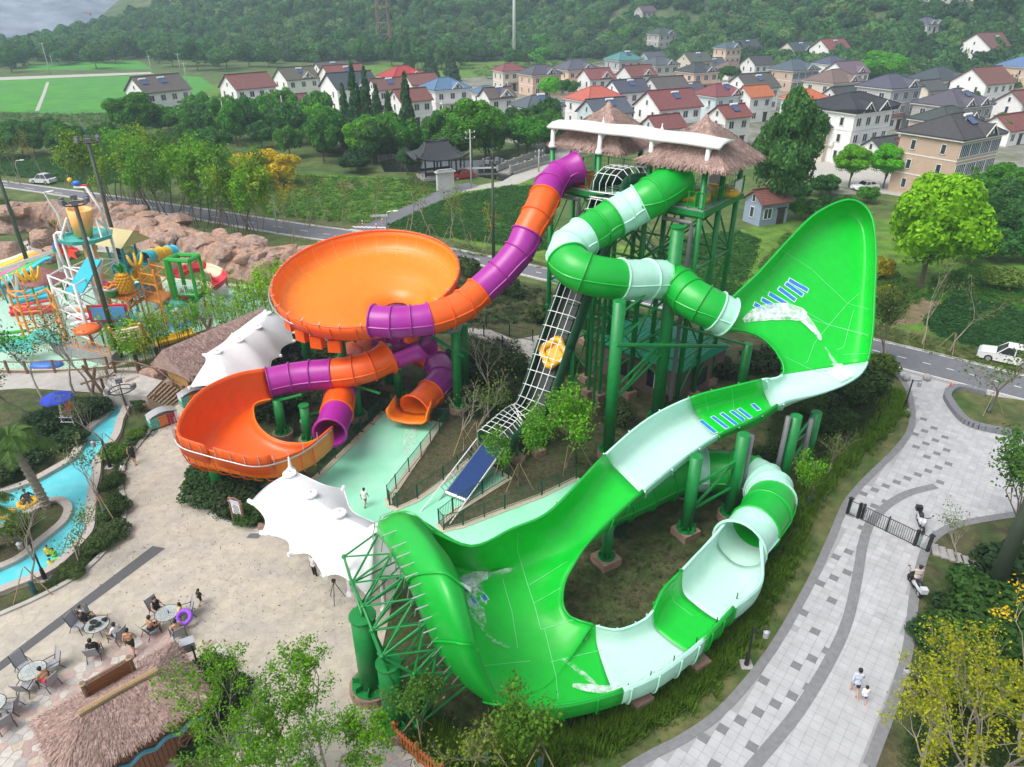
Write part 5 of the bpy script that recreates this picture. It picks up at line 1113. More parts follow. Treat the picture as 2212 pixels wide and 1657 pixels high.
HS=[(272,398,164,2,'gable','w','g','white two-storey house with dark grey roof beside the rice field','SSA',33),(372,412,205,1,'gable','w','g','low white annex with grey roof at the right end of the rice field house'),(474,588,160,2,'gable','w','b','white house with red-brown gable roof standing alone left of the redwood trees','PA',33),(482,540,196,1,'gable','w','b','small white outbuilding with red-brown roof below the lone white house'),(590,684,146,2,'gable','w','g','stained white house with grey roof and blue solar heater left of centre','SD',33),(672,752,134,2,'gable','w','g','white house with dark roof at the back left of the red hip roof','S'),(684,792,141,2,'gable','w','b','white house with red-brown roof and solar panel behind the redwoods','SD'),(604,664,205,1,'gable','w','b','low white barn with red-brown roof above the canal trees'),(690,815,157,2,'gable','w','d','white house with charcoal roof and an arched window left of the redwoods','D'),(698,768,186,1,'hip','w','b','low white building with red-brown hip roof in front of the charcoal roof'),(816,922,143,2,'hip','w','r','white house with bright red hip roof','D'),(790,876,170,2,'gable','w','b','white house with purple-brown roof and blue solar panel among the redwoods','S'),(866,948,160,2,'gable','w','b','white house with wide red-brown roof right of the bright red hip'),(838,930,193,2,'gable','w','b','white house with red-brown tiled roof nearest the tall redwood'),(905,1012,168,2,'hip','w','n','white villa with blue-grey hip roof and balustraded dormer','DP'),(1018,1082,186,1,'hip','w','n','low building with pale blue metal roof behind the camphor tree'),(1034,1112,190,2,'gable','w','g','white house with grey roof and solar heater above the black pavilion','SD'),(1064,1134,137,2,'hip','c','b','cream house with red-brown hip roof beside the white mast','P'),(1120,1212,140,2,'hip','p','s','peach house with slate hip roof right of the white mast','D'),(1194,1292,128,2,'hip','p','s','peach house with slate hip roof and arched dormer behind small trees','DP'),(1248,1328,149,2,'gable','w','b','white house with red-brown gable roof below the peach villa','D'),(1308,1388,112,3,'hip','g','t','grey three-storey house with teal hip roof','S'),(1334,1418,142,2,'gable','w','b','white house with red-brown roof in front of the teal-roofed house','DP'),(1384,1466,122,2,'hip','c','s','cream villa with slate hip roof and rows of front windows','DB'),(1366,1412,80,2,'gable','k','g','long grey house beside the unfinished villa at the hill foot'),(1398,1460,74,3,'hip','k','d','unfinished grey three-storey villa with open balconies near the brick chimney','DP'),(1103,1216,206,2,'hip','g','s','grey villa with dark slate hip roof left of the orange roof','SD'),(1222,1350,187,2,'hip','w','o','white house with orange-red hip roof behind the left thatched roof','A',33),(1306,1402,173,2,'gable','w','s','white house with slate roof and solar heater beside the orange roof','S'),(1248,1366,214,2,'gable','b','s','pale green house with slate gable roof right behind the left thatched roof','S'),(1386,1492,167,2,'gable','w','g','old white house with long grey tiled roof in the village middle'),(1438,1526,180,1,'gable','w','g','low white house with grey roof and solar heater above the red-brown roof','S'),(1374,1516,195,2,'gable','w','b','white house with red-brown roof and full-width balcony between the thatched roofs','PS'),(1464,1552,136,2,'hip','p','d','peach villa with dark hip roof, balcony and black glazing','DBP'),(1384,1482,250,1,'gable','w','b','low white house with red-brown roof just behind the white shade canopy'),(1500,1612,181,2,'hip','b','b','pale blue house with red-brown hip roof and arched windows','SDA'),(1464,1538,113,2,'gable','c','g','cream house with grey roof at the upper edge of the village','S'),(1500,1572,126,1,'gable','w','s','low house with slate blue roof behind the dark peach villa','S'),(1545,1602,85,3,'hip','p','s','pink three-storey house with slate roof at the foot of the right hill','D'),(1566,1642,110,1,'gable','w','d','low house with charcoal roof and solar heater below the pink house','S'),(1540,1622,132,1,'hip','w','e','low house with worn brown-grey hip roof among the village roofs'),(1604,1672,121,2,'gable','w','d','white house with charcoal roof left of the cream gable'),(1572,1684,160,2,'gable','w','g','white house with long dark grey roof behind the dark poplar','S'),(1534,1622,228,2,'gable','w','b','white house with red-brown roof and big solar panel beside the dark poplar','S'),(1590,1670,186,2,'gable','w','o','white house with orange roof and blue trim behind the dark poplar'),(1684,1756,105,2,'gable','c','d','cream house with charcoal roof and front gable near the right hill','SD'),(1714,1782,86,2,'hip','c','e','cream villa with brown hip roof and white gablets under the right hill','DDS'),(1797,1864,81,2,'hip','t','n','tan villa with blue-grey hip roof alone under the right hill','D'),(1916,1992,72,2,'hip','t','e','tan villa with grey-brown hip roof high on the right','DP'),(2004,2076,67,2,'hip','w','e','white villa with brown hip roof and white gablets high on the right','DD'),(1992,2062,80,2,'hip','c','s','cream villa with slate blue hip roof and solar heater high on the right','S'),(1940,1998,96,1,'hip','w','n','low house with bright blue hip roof below the tan villa','S'),(1752,1832,106,2,'gable','w','b','white house with red-brown roof left of the round camphor tree','SB'),(1667,1768,128,2,'hip','t','s','tan villa with slate hip roof and dark blue glazed balcony','DW'),(1762,1834,121,2,'hip','w','s','white house with slate roof tucked behind the cream villa',''),(1976,2068,101,2,'gable','k','b','grey house with red-brown roof and glazed front at upper right','SDB'),(2056,2112,101,2,'gable','w','b','white house with red-brown roof and gablet at upper right','SD'),(1928,1972,110,1,'gable','w','d','low dark-roofed shed right of the round camphor tree'),(1950,2012,125,1,'hip','w','s','low slate-roofed house with two white gablets','DD'),(1786,1876,133,2,'gable','w','e','old white house with brown-grey gable roof behind the cream villa','D'),(1746,1862,150,2,'hip','c','e','cream villa with grey-brown hip roof and wide black windows','DB'),(1866,1988,160,3,'hip','g','s','grey three-storey villa with slate hip roof behind the curved black roof','DBA'),(1974,2042,174,2,'gable','c','g','old cream house with grey tiled roof beside the grey villa','A'),(1974,2086,145,2,'hip','p','d','peach house with dark hip roof and big blue glazing','DW'),(2074,2188,146,2,'gable','w','b','stained white house with red-brown gable roof and small blue windows',''),(2064,2182,129,1,'gable','w','b','long red-brown roofed house behind the stained white one','S'),(2168,2262,128,2,'hip','p','n','peach house with blue hip roof at the right picture edge',''),(1994,2138,192,2,'hip','k','s','grey stone villa with slate hip roof and red solar heater','DDSB'),(1984,2112,230,2,'hip','c','d','cream villa with dark tiled hip roof just behind the large tan villa','DD'),(1975,2158,246,3,'hip','t','d','large tan villa with dark tiled hip roof and bay windows nearest the street trees','DSW',33),(1766,1926,200,3,'hip','w','k','white villa with curved upswept black roof','CDDP',33),(1695,1786,193,2,'hip','b','o','pale house with orange-red hip roof and blue trim behind the poplar',''),(1775,1868,188,1,'gable','w','d','long charcoal roof directly behind the curved black roof'),(1735,1840,246,2,'hip','c','s','cream villa with slate roof and balustrades left of the black curved roof','DBP',33),(1896,1950,234,1,'gable','w','b','low red-brown roof squeezed between two villas'),(1866,1952,298,1,'gable','w','d','low white house with charcoal roof below the grey villa'),(1930,1978,300,1,'gable','w','b','low red-brown roofed shed left of the large tan villa'),(2132,2230,248,1,'gable','w','b','low white house with red-brown roof right of the large tan villa'),(2166,2250,196,2,'gable','w','b','white house with dark red roof at the right edge below the blue roof'),(2184,2260,94,2,'gable','w','b','white house with dark red roof far up at the right edge'),(2090,2150,100,2,'gable','w','g','white house with grey roof below the wooded hill at right'),(1380,1440,112,1,'gable','g','s','low slate-roofed shed below the unfinished villa'),]
for h in HS:house(*h)
SH=house(1622,1700,410,1,'gable','b','b','small blue-grey shed with red-brown roof beside the tall dark poplar','',24,.7,'shed');SH['category']='shed'
for c in KIDS[SH.name]:
 if c.name.startswith('wall'):c.color=(.26,.32,.42,1)
for u,v,r,wl in[(1500,22,'o','w'),(1528,34,'e','w'),(1555,30,'b','w'),(1472,14,'e','w'),(1490,44,'s','w'),(1515,60,'s','w'),(1440,30,'e','c'),(1410,22,'b','w'),(1458,55,'e','c'),(1575,18,'b','w'),(1540,12,'e','w'),(1395,12,'b','w'),(1595,40,'s','w'),(1620,24,'e','w'),(1560,62,'s','w')]:
 t=depth(at(u,v+6,6));wpx=13*FPX/t*1.2
 T=house(u-wpx/2,u+wpx/2,v,2,'gable',wl,r,'far white village house fading into the haze at the valley end','',RND.choice([20,40,60]));T['group']='far houses at the valley end'
house(570,740,62,1,'gable','w','s','long white shed with slate roof in front of the wooded hill','',4,.18,'warehouse')
house(150,205,76,1,'gable','w','e','small pale hut among trees below the grey tarpaulin slope','',10,.3,'hut')
# trees, crops, hedges
BRI,MID,DRK,YEL,OLI,CED=(.11,.34,.012),(.07,.22,.022),(.040,.125,.030),(.50,.37,.010),(.12,.19,.03),(.042,.105,.045)
LIME=(.16,.36,.014)
def tpx(u,vb,vt,wpx,col,label,group=None,kind='mid',z=None,**k):
 """tree from its picture box: foot row vb, top row vt, crown width in photo pixels"""
 p=at(u,vb)
 for _ in range(4):
  p=at(u,vb,terr(p.x,p.y))
 h=max(2,zat(p,vt)-p.z);t=depth(V((p.x,p.y,p.z+h*.6)));r=wpx/FPX*t/2
 return tree(p,h,r,col,label,group,kind,**k)
tpx(1985,622,366,232,(.19,.44,.010),'huge bright yellow-green camphor tree at the right behind the tall green wing',kind='near',name='camphor_tree',base=.06)
tpx(1680,478,184,158,(.055,.15,.04),'tall dense dark green poplar beside the right thatched roof',kind='near',name='poplar_tree',base=.06)
for u,vb,vt,w,c,l in[(1832,405,312,86,BRI,'bright street tree directly below the curved black roof villa'),(1906,408,310,84,BRI,'bright street tree left of the large tan villa'),(1988,412,332,78,(.06,.20,.015),'mid green street tree in front of the large tan villa'),(2062,420,335,82,BRI,'bright street tree under the bay windows of the tan villa'),(2136,452,350,92,MID,'dark street tree right of the large tan villa'),(2196,470,352,88,MID,'street tree at the right picture edge above the lane')]:
 tpx(u,vb,vt,w,c,l,'street trees along the village lane',kind='near',base=.24)
tpx(1895,188,104,116,(.09,.30,.012),'round bright green camphor tree among the upper village houses',kind='near',name='camphor_tree',base=.1)
tpx(1018,352,200,148,(.075,.25,.012),'big domed camphor tree above the black pavilion',kind='near',name='camphor_tree',base=.12)
tpx(1002,352,274,96,(.14,.30,.014),'yellow-green tree just behind the black pavilion',kind='mid')
tpx(796,352,247,104,(.09,.30,.010),'bright round tree standing in front of the redwoods',kind='near',name='camphor_tree',base=.1)
tpx(690,300,214,70,BRI,'bright round tree left of the redwood group')
tpx(716,330,224,74,(.045,.17,.02),'mid green tree behind the bright round one')
tpx(580,402,315,142,YEL,'golden yellow broad tree beside the meadow',kind='near',name='golden_tree',base=-.05)
tpx(275,352,277,100,(.10,.34,.008),'bright green round tree above the roadside saplings at left',kind='near',name='camphor_tree')
tpx(300,300,192,116,(.06,.20,.012),'large green tree in front of the rice field house',kind='near',name='camphor_tree',base=.1)
tpx(1140,346,250,96,(.06,.21,.025),'dark green tree over the canal left of the tower')
tpx(1186,225,162,50,BRI,'bright tree beside the peach house');tpx(1228,218,166,46,(.04,.14,.015),'green tree right of the peach house');tpx(1274,208,160,40,DRK,'dark tree below the peach villa with arched dormer')
tpx(1573,180,142,48,(.05,.13,.03),'small dark tree beside the black-glazed peach villa');tpx(1500,100,63,62,(.06,.17,.03),'green tree right of the unfinished villa')
tpx(1440,90,60,40,MID,'tree behind the grey unfinished villa');tpx(2040,260,196,60,MID,'dark tree beside the grey stone villa');tpx(2165,120,87,72,(.05,.14,.03),'green tree at upper right among the roofs')
tpx(550,300,258,60,BRI,'yellow-green tree by the two utility poles');tpx(655,285,245,60,DRK,'dark bush-like tree under the low barn')
tpx(880,378,320,44,DRK,'dark tree behind the pavilion roof');tpx(772,372,322,78,(.022,.075,.028),'low dark domed tree at the edge of the meadow',kind='mid',base=.02)
for u,vb,vt,w,l in[(776,322,140,54,'tallest left redwood in the dark group'),(800,322,150,50,'second redwood of the dark group'),(822,328,186,46,'shorter redwood at the middle of the dark group'),(752,318,184,40,'leftmost small redwood of the group'),(846,330,200,40,'small redwood between two white gables'),(884,340,160,52,'single tall redwood right of the group'),(975,176,96,40,'dark redwood in the fields left of the white mast'),(930,170,104,38,'dark redwood right of the lattice tower'),(882,160,82,34,'tall dark redwood beside the lattice tower'),(700,330,250,34,'small redwood beside the canal trees')]:
 tpx(u,vb,vt,w*1.75,CED,l,'dark redwoods','cone',name='redwood_tree',base=.02)
def belt(poly,n,hr,rr,cols,label,group,kind='mid',name='broadleaf_tree',seed=1,mind=3.0,maxtry=6000,**k):
 r=np.random.default_rng(seed);P=ats(poly);out=[];tr=0;xs=[p.x for p in P];ys=[p.y for p in P]
 while len(out)<n and tr<maxtry:
  tr+=1;x,y=r.uniform(min(xs),max(xs)),r.uniform(min(ys),max(ys))
  if inside(x,y,P)and all((x-a)**2+(y-b)**2>mind**2 for a,b in out):out.append((x,y))
 for x,y in out:
  c=cols[r.integers(len(cols))];tree((x,y,terr(x,y)),r.uniform(*hr),r.uniform(*rr),c,label,group,kind,name=name,**k)
belt([(0,352),(60,300),(160,320),(230,335),(300,345),(420,318),(480,345),(420,372),(200,362),(0,340)],24,(5,8),(2.4,3.8),[DRK,(.05,.15,.03),(.05,.15,.02)],'dark bushy tree in the belt below the pond and rice field','trees below the rice field',seed=2,mind=3.6,base=.08)
belt([(300,300),(420,262),(560,275),(700,255),(760,330),(900,345),(820,372),(690,360),(560,330),(420,320)],40,(6,10),(2.8,4.2),[DRK,(.045,.14,.03),(.06,.2,.025),MID],'dark green tree in the dense belt between meadow and white houses','trees between the meadow and the houses',seed=3,mind=4.2,base=.06)
belt([(820,330),(960,345),(1090,325),(1190,300),(1200,330),(1090,350),(960,368),(830,350)],14,(7,10),(3,4.2),[DRK,(.05,.16,.03),(.05,.16,.018)],'leafy dark tree leaning over the canal','canal bank trees',seed=4,mind=4.5,base=.06)
belt([(0,160),(0,120),(300,112),(520,130),(660,120),(1000,120),(1000,160),(700,135),(480,158),(330,150)],56,(8,13),(4,6.5),[DRK,(.06,.16,.04),(.05,.13,.03),(.05,.15,.045)],'dark field tree in the belt beyond the rice field','field trees beyond the rice field','far',seed=5,mind=9,base=.06)
belt([(1000,150),(1010,110),(1380,95),(1390,118),(1300,135),(1060,150)],26,(6,10),(3.2,5.2),[DRK,(.06,.16,.045),MID,(.06,.15,.025)],'bushy tree at the foot of the wooded hill behind the white mast','trees at the hill foot','far',seed=6,mind=8,base=.05)
belt([(1230,300),(1500,300),(1700,240),(1960,250),(2211,260),(2211,330),(1980,325),(1760,340),(1700,300)],16,(3,5.5),(1.6,2.6),[MID,DRK,(.06,.16,.02)],'small garden tree between the village houses','garden trees between the village houses','far',seed=7,mind=6,base=.1)
belt([(1120,210),(1400,150),(1700,110),(2200,110),(2211,240),(1700,220),(1300,200)],34,(3.5,6),(1.6,2.8),[MID,DRK,(.05,.15,.02)],'little tree squeezed between the village roofs','trees between the village roofs','far',seed=8,mind=9,base=.1)
belt([(2060,590),(2110,500),(2170,470),(2211,480),(2240,560),(2211,580),(2120,570)],9,(4,7),(2.2,3.4),[DRK,(.05,.16,.04)],'dark shrubby tree behind the huge camphor on the right','dark trees right of the camphor',seed=9,mind=3,base=.03)
belt([(1700,420),(1780,405),(1890,430),(1890,470),(1720,500)],7,(2.5,4.5),(1.6,2.6),[DRK,MID,(.05,.16,.04)],'dark low tree behind the tip of the green wing','low trees behind the green wing',seed=10,mind=2.5,base=.03)
POP=[branchy(100+i,7.5,.22,2,900,.14,3,M_BARK,1.0,.4,.075)for i in range(4)]
r=np.random.default_rng(12)
for k in range(56):
 f=k/56;u=200+f*375;v=442+f*98-(k%3)*13+r.uniform(-5,5)
 c=[(.15,.37,.012),(.12,.33,.015),(.10,.22,.02),(.22,.36,.012)][r.integers(4)]
 open_tree(at(u,v),POP[k%4],c,'thin leafy sapling with several bare stems along the road at left','roadside_sapling','roadside saplings at left',r.uniform(1.05,1.5))
SAP=[branchy(120+i,6.5,.26,3,300,.11,2,M_BARKG,.8,.35,.07)for i in range(3)]
for k,(u,v,s,c)in enumerate([(668,492,1.1,(.16,.2,.03)),(708,478,1.0,(.16,.2,.03)),(612,485,1.0,YEL),(640,520,1.1,(.3,.27,.02)),(745,478,.9,(.2,.2,.04)),(560,470,1.1,(.14,.2,.03)),(885,500,1.1,(.16,.2,.03)),(930,514,1.1,(.14,.19,.03)),(972,520,1.15,(.17,.23,.03)),(1015,532,1.1,(.16,.24,.03)),(1050,540,.9,(.30,.28,.02)),(45,400,1.3,(.14,.19,.03)),(100,392,1.25,(.24,.22,.02)),(20,396,1.2,(.15,.2,.02)),(150,402,1.2,(.14,.18,.03)),(330,408,1.2,(.13,.2,.03)),(520,418,1.0,(.3,.27,.02)),(420,440,1.1,(.2,.25,.02)),(810,478,.9,(.18,.2,.03))]):
 open_tree(at(u,v),SAP[k%3],c,'slender staked sapling on the far verge of the road','staked_sapling','staked saplings along the far verge',s,stakes=3)
LT=[branchy(201,9.2,.34,3,6500,.085,4,M_BARKG,.9,.19,.13,multi=3),branchy(205,8.6,.36,3,5200,.085,4,M_BARKG,.9,.19,.12,multi=2)]
LC=(.125,.31,.006)
open_tree(at(560,1705),LT[0],LC,'lime green multi-stemmed tree beside the thatched kiosk','lime_tree',sc=.66,rz=.4)
open_tree(at(715,1702),LT[1],(.115,.30,.006),'lime green tree with open branches in the bottom centre','lime_tree',sc=.72,rz=2.2)
open_tree(at(640,1790),LT[0],(.11,.28,.014),'darker green tree at the bottom edge between two lime trees','lime_tree',sc=.6,rz=3.6)
GK=[branchy(221,10.5,.38,3,7000,.09,4,M_BARKG,.8,.20,.15,multi=4),branchy(224,8.0,.38,3,2600,.09,4,M_BARKG,.8,.2,.12,multi=2)]
open_tree(at(2095,1705),GK[0],(.32,.34,.012),'large yellow-green tree spreading over the bottom right corner','yellow_tree',sc=.72,rz=1.0)
open_tree(at(2210,1640),GK[1],(.70,.48,.01),'golden-leaved tree at the right edge above the corner tree','yellow_tree',sc=.85,rz=2.0)
open_tree(at(1985,1680),GK[1],(.34,.38,.014),'sparse yellowing tree leaning over the paved walk','yellow_tree',sc=.62,rz=4.0)
YT=[branchy(241+i,5.6,.34,3,[2200,1700,1100][i],.085,3,M_BARK,.9,.26,.08)for i in range(3)]
BARE=[branchy(261+i,5.2,.36,3,[120,400,700][i],.075,4,M_BARKG,.8,.3,.09)for i in range(3)]
STK=dict(stakes=3,wrap=True)
NEAR=[((1165,1668),YT[0],(.10,.22,.02),'green tree with a blue-green trunk wrap in front of the lower wing',1.0,STK),((1052,1655),BARE[2],(.16,.22,.03),'nearly bare tree with blue trunk wrap left of the front green tree',1.0,STK),((905,1610),YT[2],(.09,.21,.025),'thin green tree by the orange picket fence',.85,dict(stakes=3)),((1120,1052),YT[0],(.12,.33,.02),'bright leafy tree over the foot of the conveyor',1.05,dict(stakes=3)),((1085,1030),YT[1],(.11,.30,.02),'bright leafy tree left of the conveyor cage',.8,dict(stakes=3)),((1244,1000),YT[1],(.13,.36,.015),'slim bright tree with striped trunk right of the conveyor',1.25,dict(stakes=3)),((1225,1012),YT[2],(.12,.34,.015),'slim tree beside the striped trunk tree',1.0,dict(stakes=2)),((1030,960),BARE[1],(.12,.2,.03),'bare twiggy tree behind the pool railing',1.15,dict(stakes=3)),((1002,975),BARE[0],(.12,.2,.03),'bare leaning tree left of the pool railing',1.0,dict(stakes=3)),((1055,905),BARE[0],(.12,.2,.03),'grey bare tree in front of the conveyor trough',1.2,{}),((1165,860),BARE[0],(.12,.2,.03),'small bare tree under the conveyor',.8,{}),((1742,1098),YT[0],(.14,.36,.015),'bright small tree beside the mint exit tube',.75,dict(wrap=True)),((1786,1030),BARE[1],(.12,.18,.03),'thin twiggy tree in the lawn behind the hedge',.8,{}),((1730,960),YT[2],(.07,.15,.025),'olive shrubby tree under the mint section of the chute',.9,{}),((1905,800),YT[0],(.085,.14,.03),'olive roadside tree with blue-green wrapped trunk right of the wing',1.25,STK),((2132,892),BARE[2],(.11,.18,.03),'open roadside tree with green wrapped trunk on the lawn island',1.55,STK),((1990,745),SAP[0],(.12,.17,.04),'staked sapling on the verge behind the road',1.1,dict(stakes=3)),((2050,760),SAP[1],(.12,.17,.04),'second staked sapling near the white car',1.1,dict(stakes=3)),((2120,1215),YT[1],(.09,.20,.035),'open green tree beside the parked scooter',1.5,{}),((2185,1190),YT[0],(.07,.18,.03),'fuller green tree at the right edge by the gate',1.3,{}),((2060,1235),BARE[1],(.12,.2,.03),'low twiggy tree next to the stepping stones',.7,{})]
for(px,pr_,c,l,s,k)in NEAR:open_tree(at(*px),pr_,c,l,'park_tree',None,s,**k)
LEFT=[((98,870),BARE[2],(.05,.11,.02),'dark leafy tree left of the lazy river',1.25,{}),((70,905),BARE[2],(.06,.12,.02),'dark branching tree at the left edge above the palm',1.1,{}),((205,862),BARE[1],(.10,.15,.03),'wide bare tree in front of the kids pool fence',1.35,{}),((160,850),BARE[0],(.10,.15,.03),'bare grey tree by the chain fence',1.3,{}),((238,985),BARE[1],(.12,.16,.05),'bare tree with a leaning stake on the river bank',.95,STK),((232,1125),BARE[1],(.12,.18,.04),'bare tree with a dark wrap in the river hedge',1.0,STK),((172,1205),BARE[2],(.13,.22,.04),'twiggy tree by the swimmers',.8,STK),((76,1282),BARE[0],(.1,.15,.03),'leaning bare tree at the bottom of the lazy river',1.0,STK),((280,900),BARE[0],(.1,.15,.03),'small bare tree by the rock steps',.8,{}),((20,1180),BARE[0],(.1,.15,.03),'bare tree at the left edge on the river island',.8,{}),((640,470),SAP[1],(.3,.28,.02),'yellow sapling beside the road bend',1.0,{})]
for(px,pr_,c,l,s,k)in LEFT:open_tree(at(*px),pr_,c,l,'park_tree',None,s,**k)
sr=np.random.default_rng(31)
SHR=[(520,800,2.0,2.2,(.03,.06,.02)),(560,900,2.2,2.4,(.022,.045,.016)),(505,905,1.6,2.0,(.03,.06,.02)),(640,880,1.5,1.6,(.025,.05,.018)),(620,760,1.6,1.8,(.04,.08,.02)),(700,780,1.4,1.3,(.04,.09,.02)),(1000,790,1.5,1.6,(.05,.09,.02)),(1040,830,1.7,1.8,(.04,.07,.02)),(1100,800,1.5,1.6,(.05,.08,.025)),(1060,880,1.4,1.5,(.08,.12,.03)),(1330,905,1.5,1.5,(.06,.1,.025)),(1440,900,1.6,1.5,(.05,.08,.02)),(1560,820,1.8,1.8,(.035,.06,.02)),(1640,800,1.8,2.0,(.03,.06,.02)),(1650,1000,1.2,1.2,(.05,.09,.02)),(1800,870,2.0,2.4,(.05,.09,.02)),(1850,840,2.0,2.2,(.06,.11,.02)),(1760,890,2.0,2.2,(.035,.065,.02)),(1800,930,1.6,1.6,(.05,.09,.02)),(1890,810,1.6,2.0,(.09,.16,.02)),(2130,1330,2.2,2.0,(.045,.13,.02)),(2180,1380,2.4,2.2,(.04,.11,.02)),(2100,1420,1.8,1.6,(.06,.14,.02)),(2050,1330,1.3,.9,(.03,.08,.02)),(2030,1380,1.6,.8,(.035,.08,.02)),(2200,1270,2.2,2.4,(.03,.08,.025)),(2060,1480,1.6,1.2,(.05,.11,.02)),(2150,1520,2.2,1.6,(.10,.17,.02)),(460,1070,1.7,1.2,(.035,.08,.02)),(510,1085,1.6,1.1,(.045,.08,.025)),(550,1120,1.3,1.0,(.05,.1,.02)),(440,1040,1.3,1.2,(.035,.09,.02)),(300,945,.8,.7,(.10,.20,.02)),(255,985,1.0,.9,(.09,.19,.02)),(245,1050,.8,.8,(.05,.1,.02)),(250,1110,1.0,1.0,(.05,.1,.02)),(238,1165,1.1,.9,(.06,.11,.03)),(215,1185,.9,.8,(.07,.12,.03)),(160,1240,.8,.6,(.08,.13,.03)),(45,1140,.9,.8,(.1,.2,.02)),(120,930,1.6,1.5,(.025,.06,.02)),(150,960,1.5,1.2,(.03,.07,.02)),(200,900,1.4,1.4,(.025,.055,.02)),(60,1000,1.5,1.2,(.03,.07,.02)),(15,1035,1.4,1.2,(.04,.08,.02)),(310,880,1.0,1.0,(.05,.1,.02)),(420,840,1.2,1.2,(.03,.07,.02)),(480,840,1.4,1.5,(.03,.06,.02)),(455,1470,1.2,.7,(.02,.05,.015)),(480,1520,1.3,.7,(.025,.055,.018)),(460,1590,1.5,.8,(.03,.06,.02)),(890,1560,.9,1.0,(.06,.13,.02)),(1330,1500,.8,.8,(.05,.09,.02)),(1210,800,1.5,1.6,(.05,.1,.02)),(1180,700,1.7,2.0,(.05,.09,.025)),(1240,690,1.6,1.8,(.06,.1,.025)),(1100,640,1.6,1.8,(.05,.09,.03)),(930,590,1.8,2.2,(.06,.11,.03)),(1010,600,1.8,2.4,(.07,.12,.03)),(870,620,1.6,1.6,(.05,.09,.02)),(2160,620,2.0,2.2,(.18,.26,.05)),(1900,650,1.8,1.6,(.25,.26,.015)),(1895,600,1.6,2.4,(.30,.28,.012))]
for u,v,r_,h,c in SHR:
 q=at(u,v);nm='low dark shrub' if c[1]<.075 else('yellow-leaved shrub' if c[0]>.15 else 'rounded green shrub')
 shrub(q,r_,h,c,nm+' planted beside the slides and paths','shrubs around the park')
for k,(u,v)in enumerate([(120,492),(175,497),(192,492),(240,490),(330,560),(340,563),(510,595),(440,580),(405,575)]):
 shrub(at(u,v),.9,1.0,(.26,.30,.01),'clipped yellow ball shrub on the bank above the rock wall','yellow ball shrubs',name='ball_shrub')
BAM=[]
for i in range(3):
 rr=random.Random(300+i);mb=MB();P=[];D=[]
 for k in range(5):
  x,y=rr.gauss(0,.35),rr.gauss(0,.35);lx,ly=rr.gauss(0,.25),rr.gauss(0,.25);H=rr.uniform(3.2,4.6)
  mb.path([(x,y,0),(x+lx*.3,y+ly*.3,H*.5),(x+lx,y+ly,H)],[.025,.02,.008],4,caps=False)
  for q in range(46):
   f=rr.uniform(.35,1.0);P.append((x+lx*f*f+rr.gauss(0,.22),y+ly*f*f+rr.gauss(0,.22),H*f));D.append((rr.gauss(0,.5),rr.gauss(0,.5),.7))
 v,f=leaves(np.array(P),np.array(D),.13,np.random.default_rng(i));BAM.append((mb.mesh('stems',mat('bamboo_stem',(.10,.10,.03),.7)),npmesh('foliage',v,f,M_LEAF)))
bp=[(262,772),(285,768),(300,775),(318,768),(270,790),(295,792),(322,790),(250,780),(340,765),(352,760),(372,752),(395,748),(412,742),(428,728),(445,735),(462,722),(480,728),(500,716),(520,718),(540,705),(560,700),(580,692),(600,685),(575,670),(595,660),(610,650),(560,660),(545,675),(520,690),(470,700),(455,690),(590,640),(605,625),(570,640),(556,648),(612,672),(625,690)]
for k,(u,v)in enumerate(bp):
 c=(.22,.48,.02)if k%3 else(.32,.50,.02)
 open_tree(at(u,v),BAM[k%3],c,'tall thin bamboo clump in the screen beside the kids pool','bamboo_clump','bamboo screen by the kids pool',sr.uniform(.75,1.1),cat='bamboo')
def palm(p,h,label,fr=18,L=3.0,lean=.4):
 T=thing('palm_tree',p,label,'palm tree');pts=[(0,0,0),(lean*.2,0,h*.35),(lean*.6,0,h*.7),(lean,0,h)]
 b=MB().path(cr(pts,5),[.30-.10*k/15 for k in range(16)],8)
 for k in range(14):
  f=(k+1)/15;b.lathe((lean*f**1.4,0,h*f),[(.30-.1*f,-.09),(.36-.1*f,.02),(.27-.1*f,.07)],8)
 link('trunk',b.mesh('trunk',M_BARKG),T,loc=(0,0,0))
 for k in range(fr):
  a=6.2832*k/fr+RND.random()*.3;el=RND.uniform(.15,1.15);d=V((math.cos(a),math.sin(a),0));sp=[];m=12
  for q in range(m+1):
   f=q/m;sp.append(V((lean,0,h))+d*L*f*math.cos(el)*(1-.12*f)+V((0,0,L*(math.sin(el)*f-.75*f*f))))
  vs=[];fs=[];cw=V((-d.y,d.x,0))
  for q in range(m):
   for s2 in range(4):
    f=(q+s2/4)/m;c=sp[q].lerp(sp[q+1],s2/4);ll=.72*math.sin(math.pi*min(1,.12+.88*f))**.7+.08;t=(sp[q+1]-sp[q]).normalized()
    for sg in(-1,1):
     tip=c+cw*sg*ll*.75+t*ll*.5-V((0,0,ll*.28));k0=len(vs);vs+=[c-t*.03,c+t*.03,tip+t*.006,tip-t*.006];fs.append((k0,k0+1,k0+2,k0+3))
  mb=MB();mb.add(vs,fs);mb.path(sp,[.035-.025*q/m for q in range(m+1)],4,caps=False);link('frond',mb.mesh('frond',M_LEAF),T,loc=(0,0,0),color=(.085,.17,.03))
 return T
palm(at(102,1098),5.2,'date palm with arching fronds on the lazy river island',24,3.0,-.7);palm(at(-12,1190),3.4,'small palm cut by the left picture edge',16,2.4,.4)
hl=[(845,1548),(920,1600),(1010,1635),(1100,1640),(1200,1625),(1300,1592),(1380,1555),(1450,1512),(1520,1455),(1580,1390),(1635,1310),(1680,1230),(1712,1160),(1738,1095),(1775,1035),(1830,985),(1885,940),(1925,890),(1928,850)]
HP=cr(ats(hl),8);pts=[];hr_=np.random.default_rng(40)
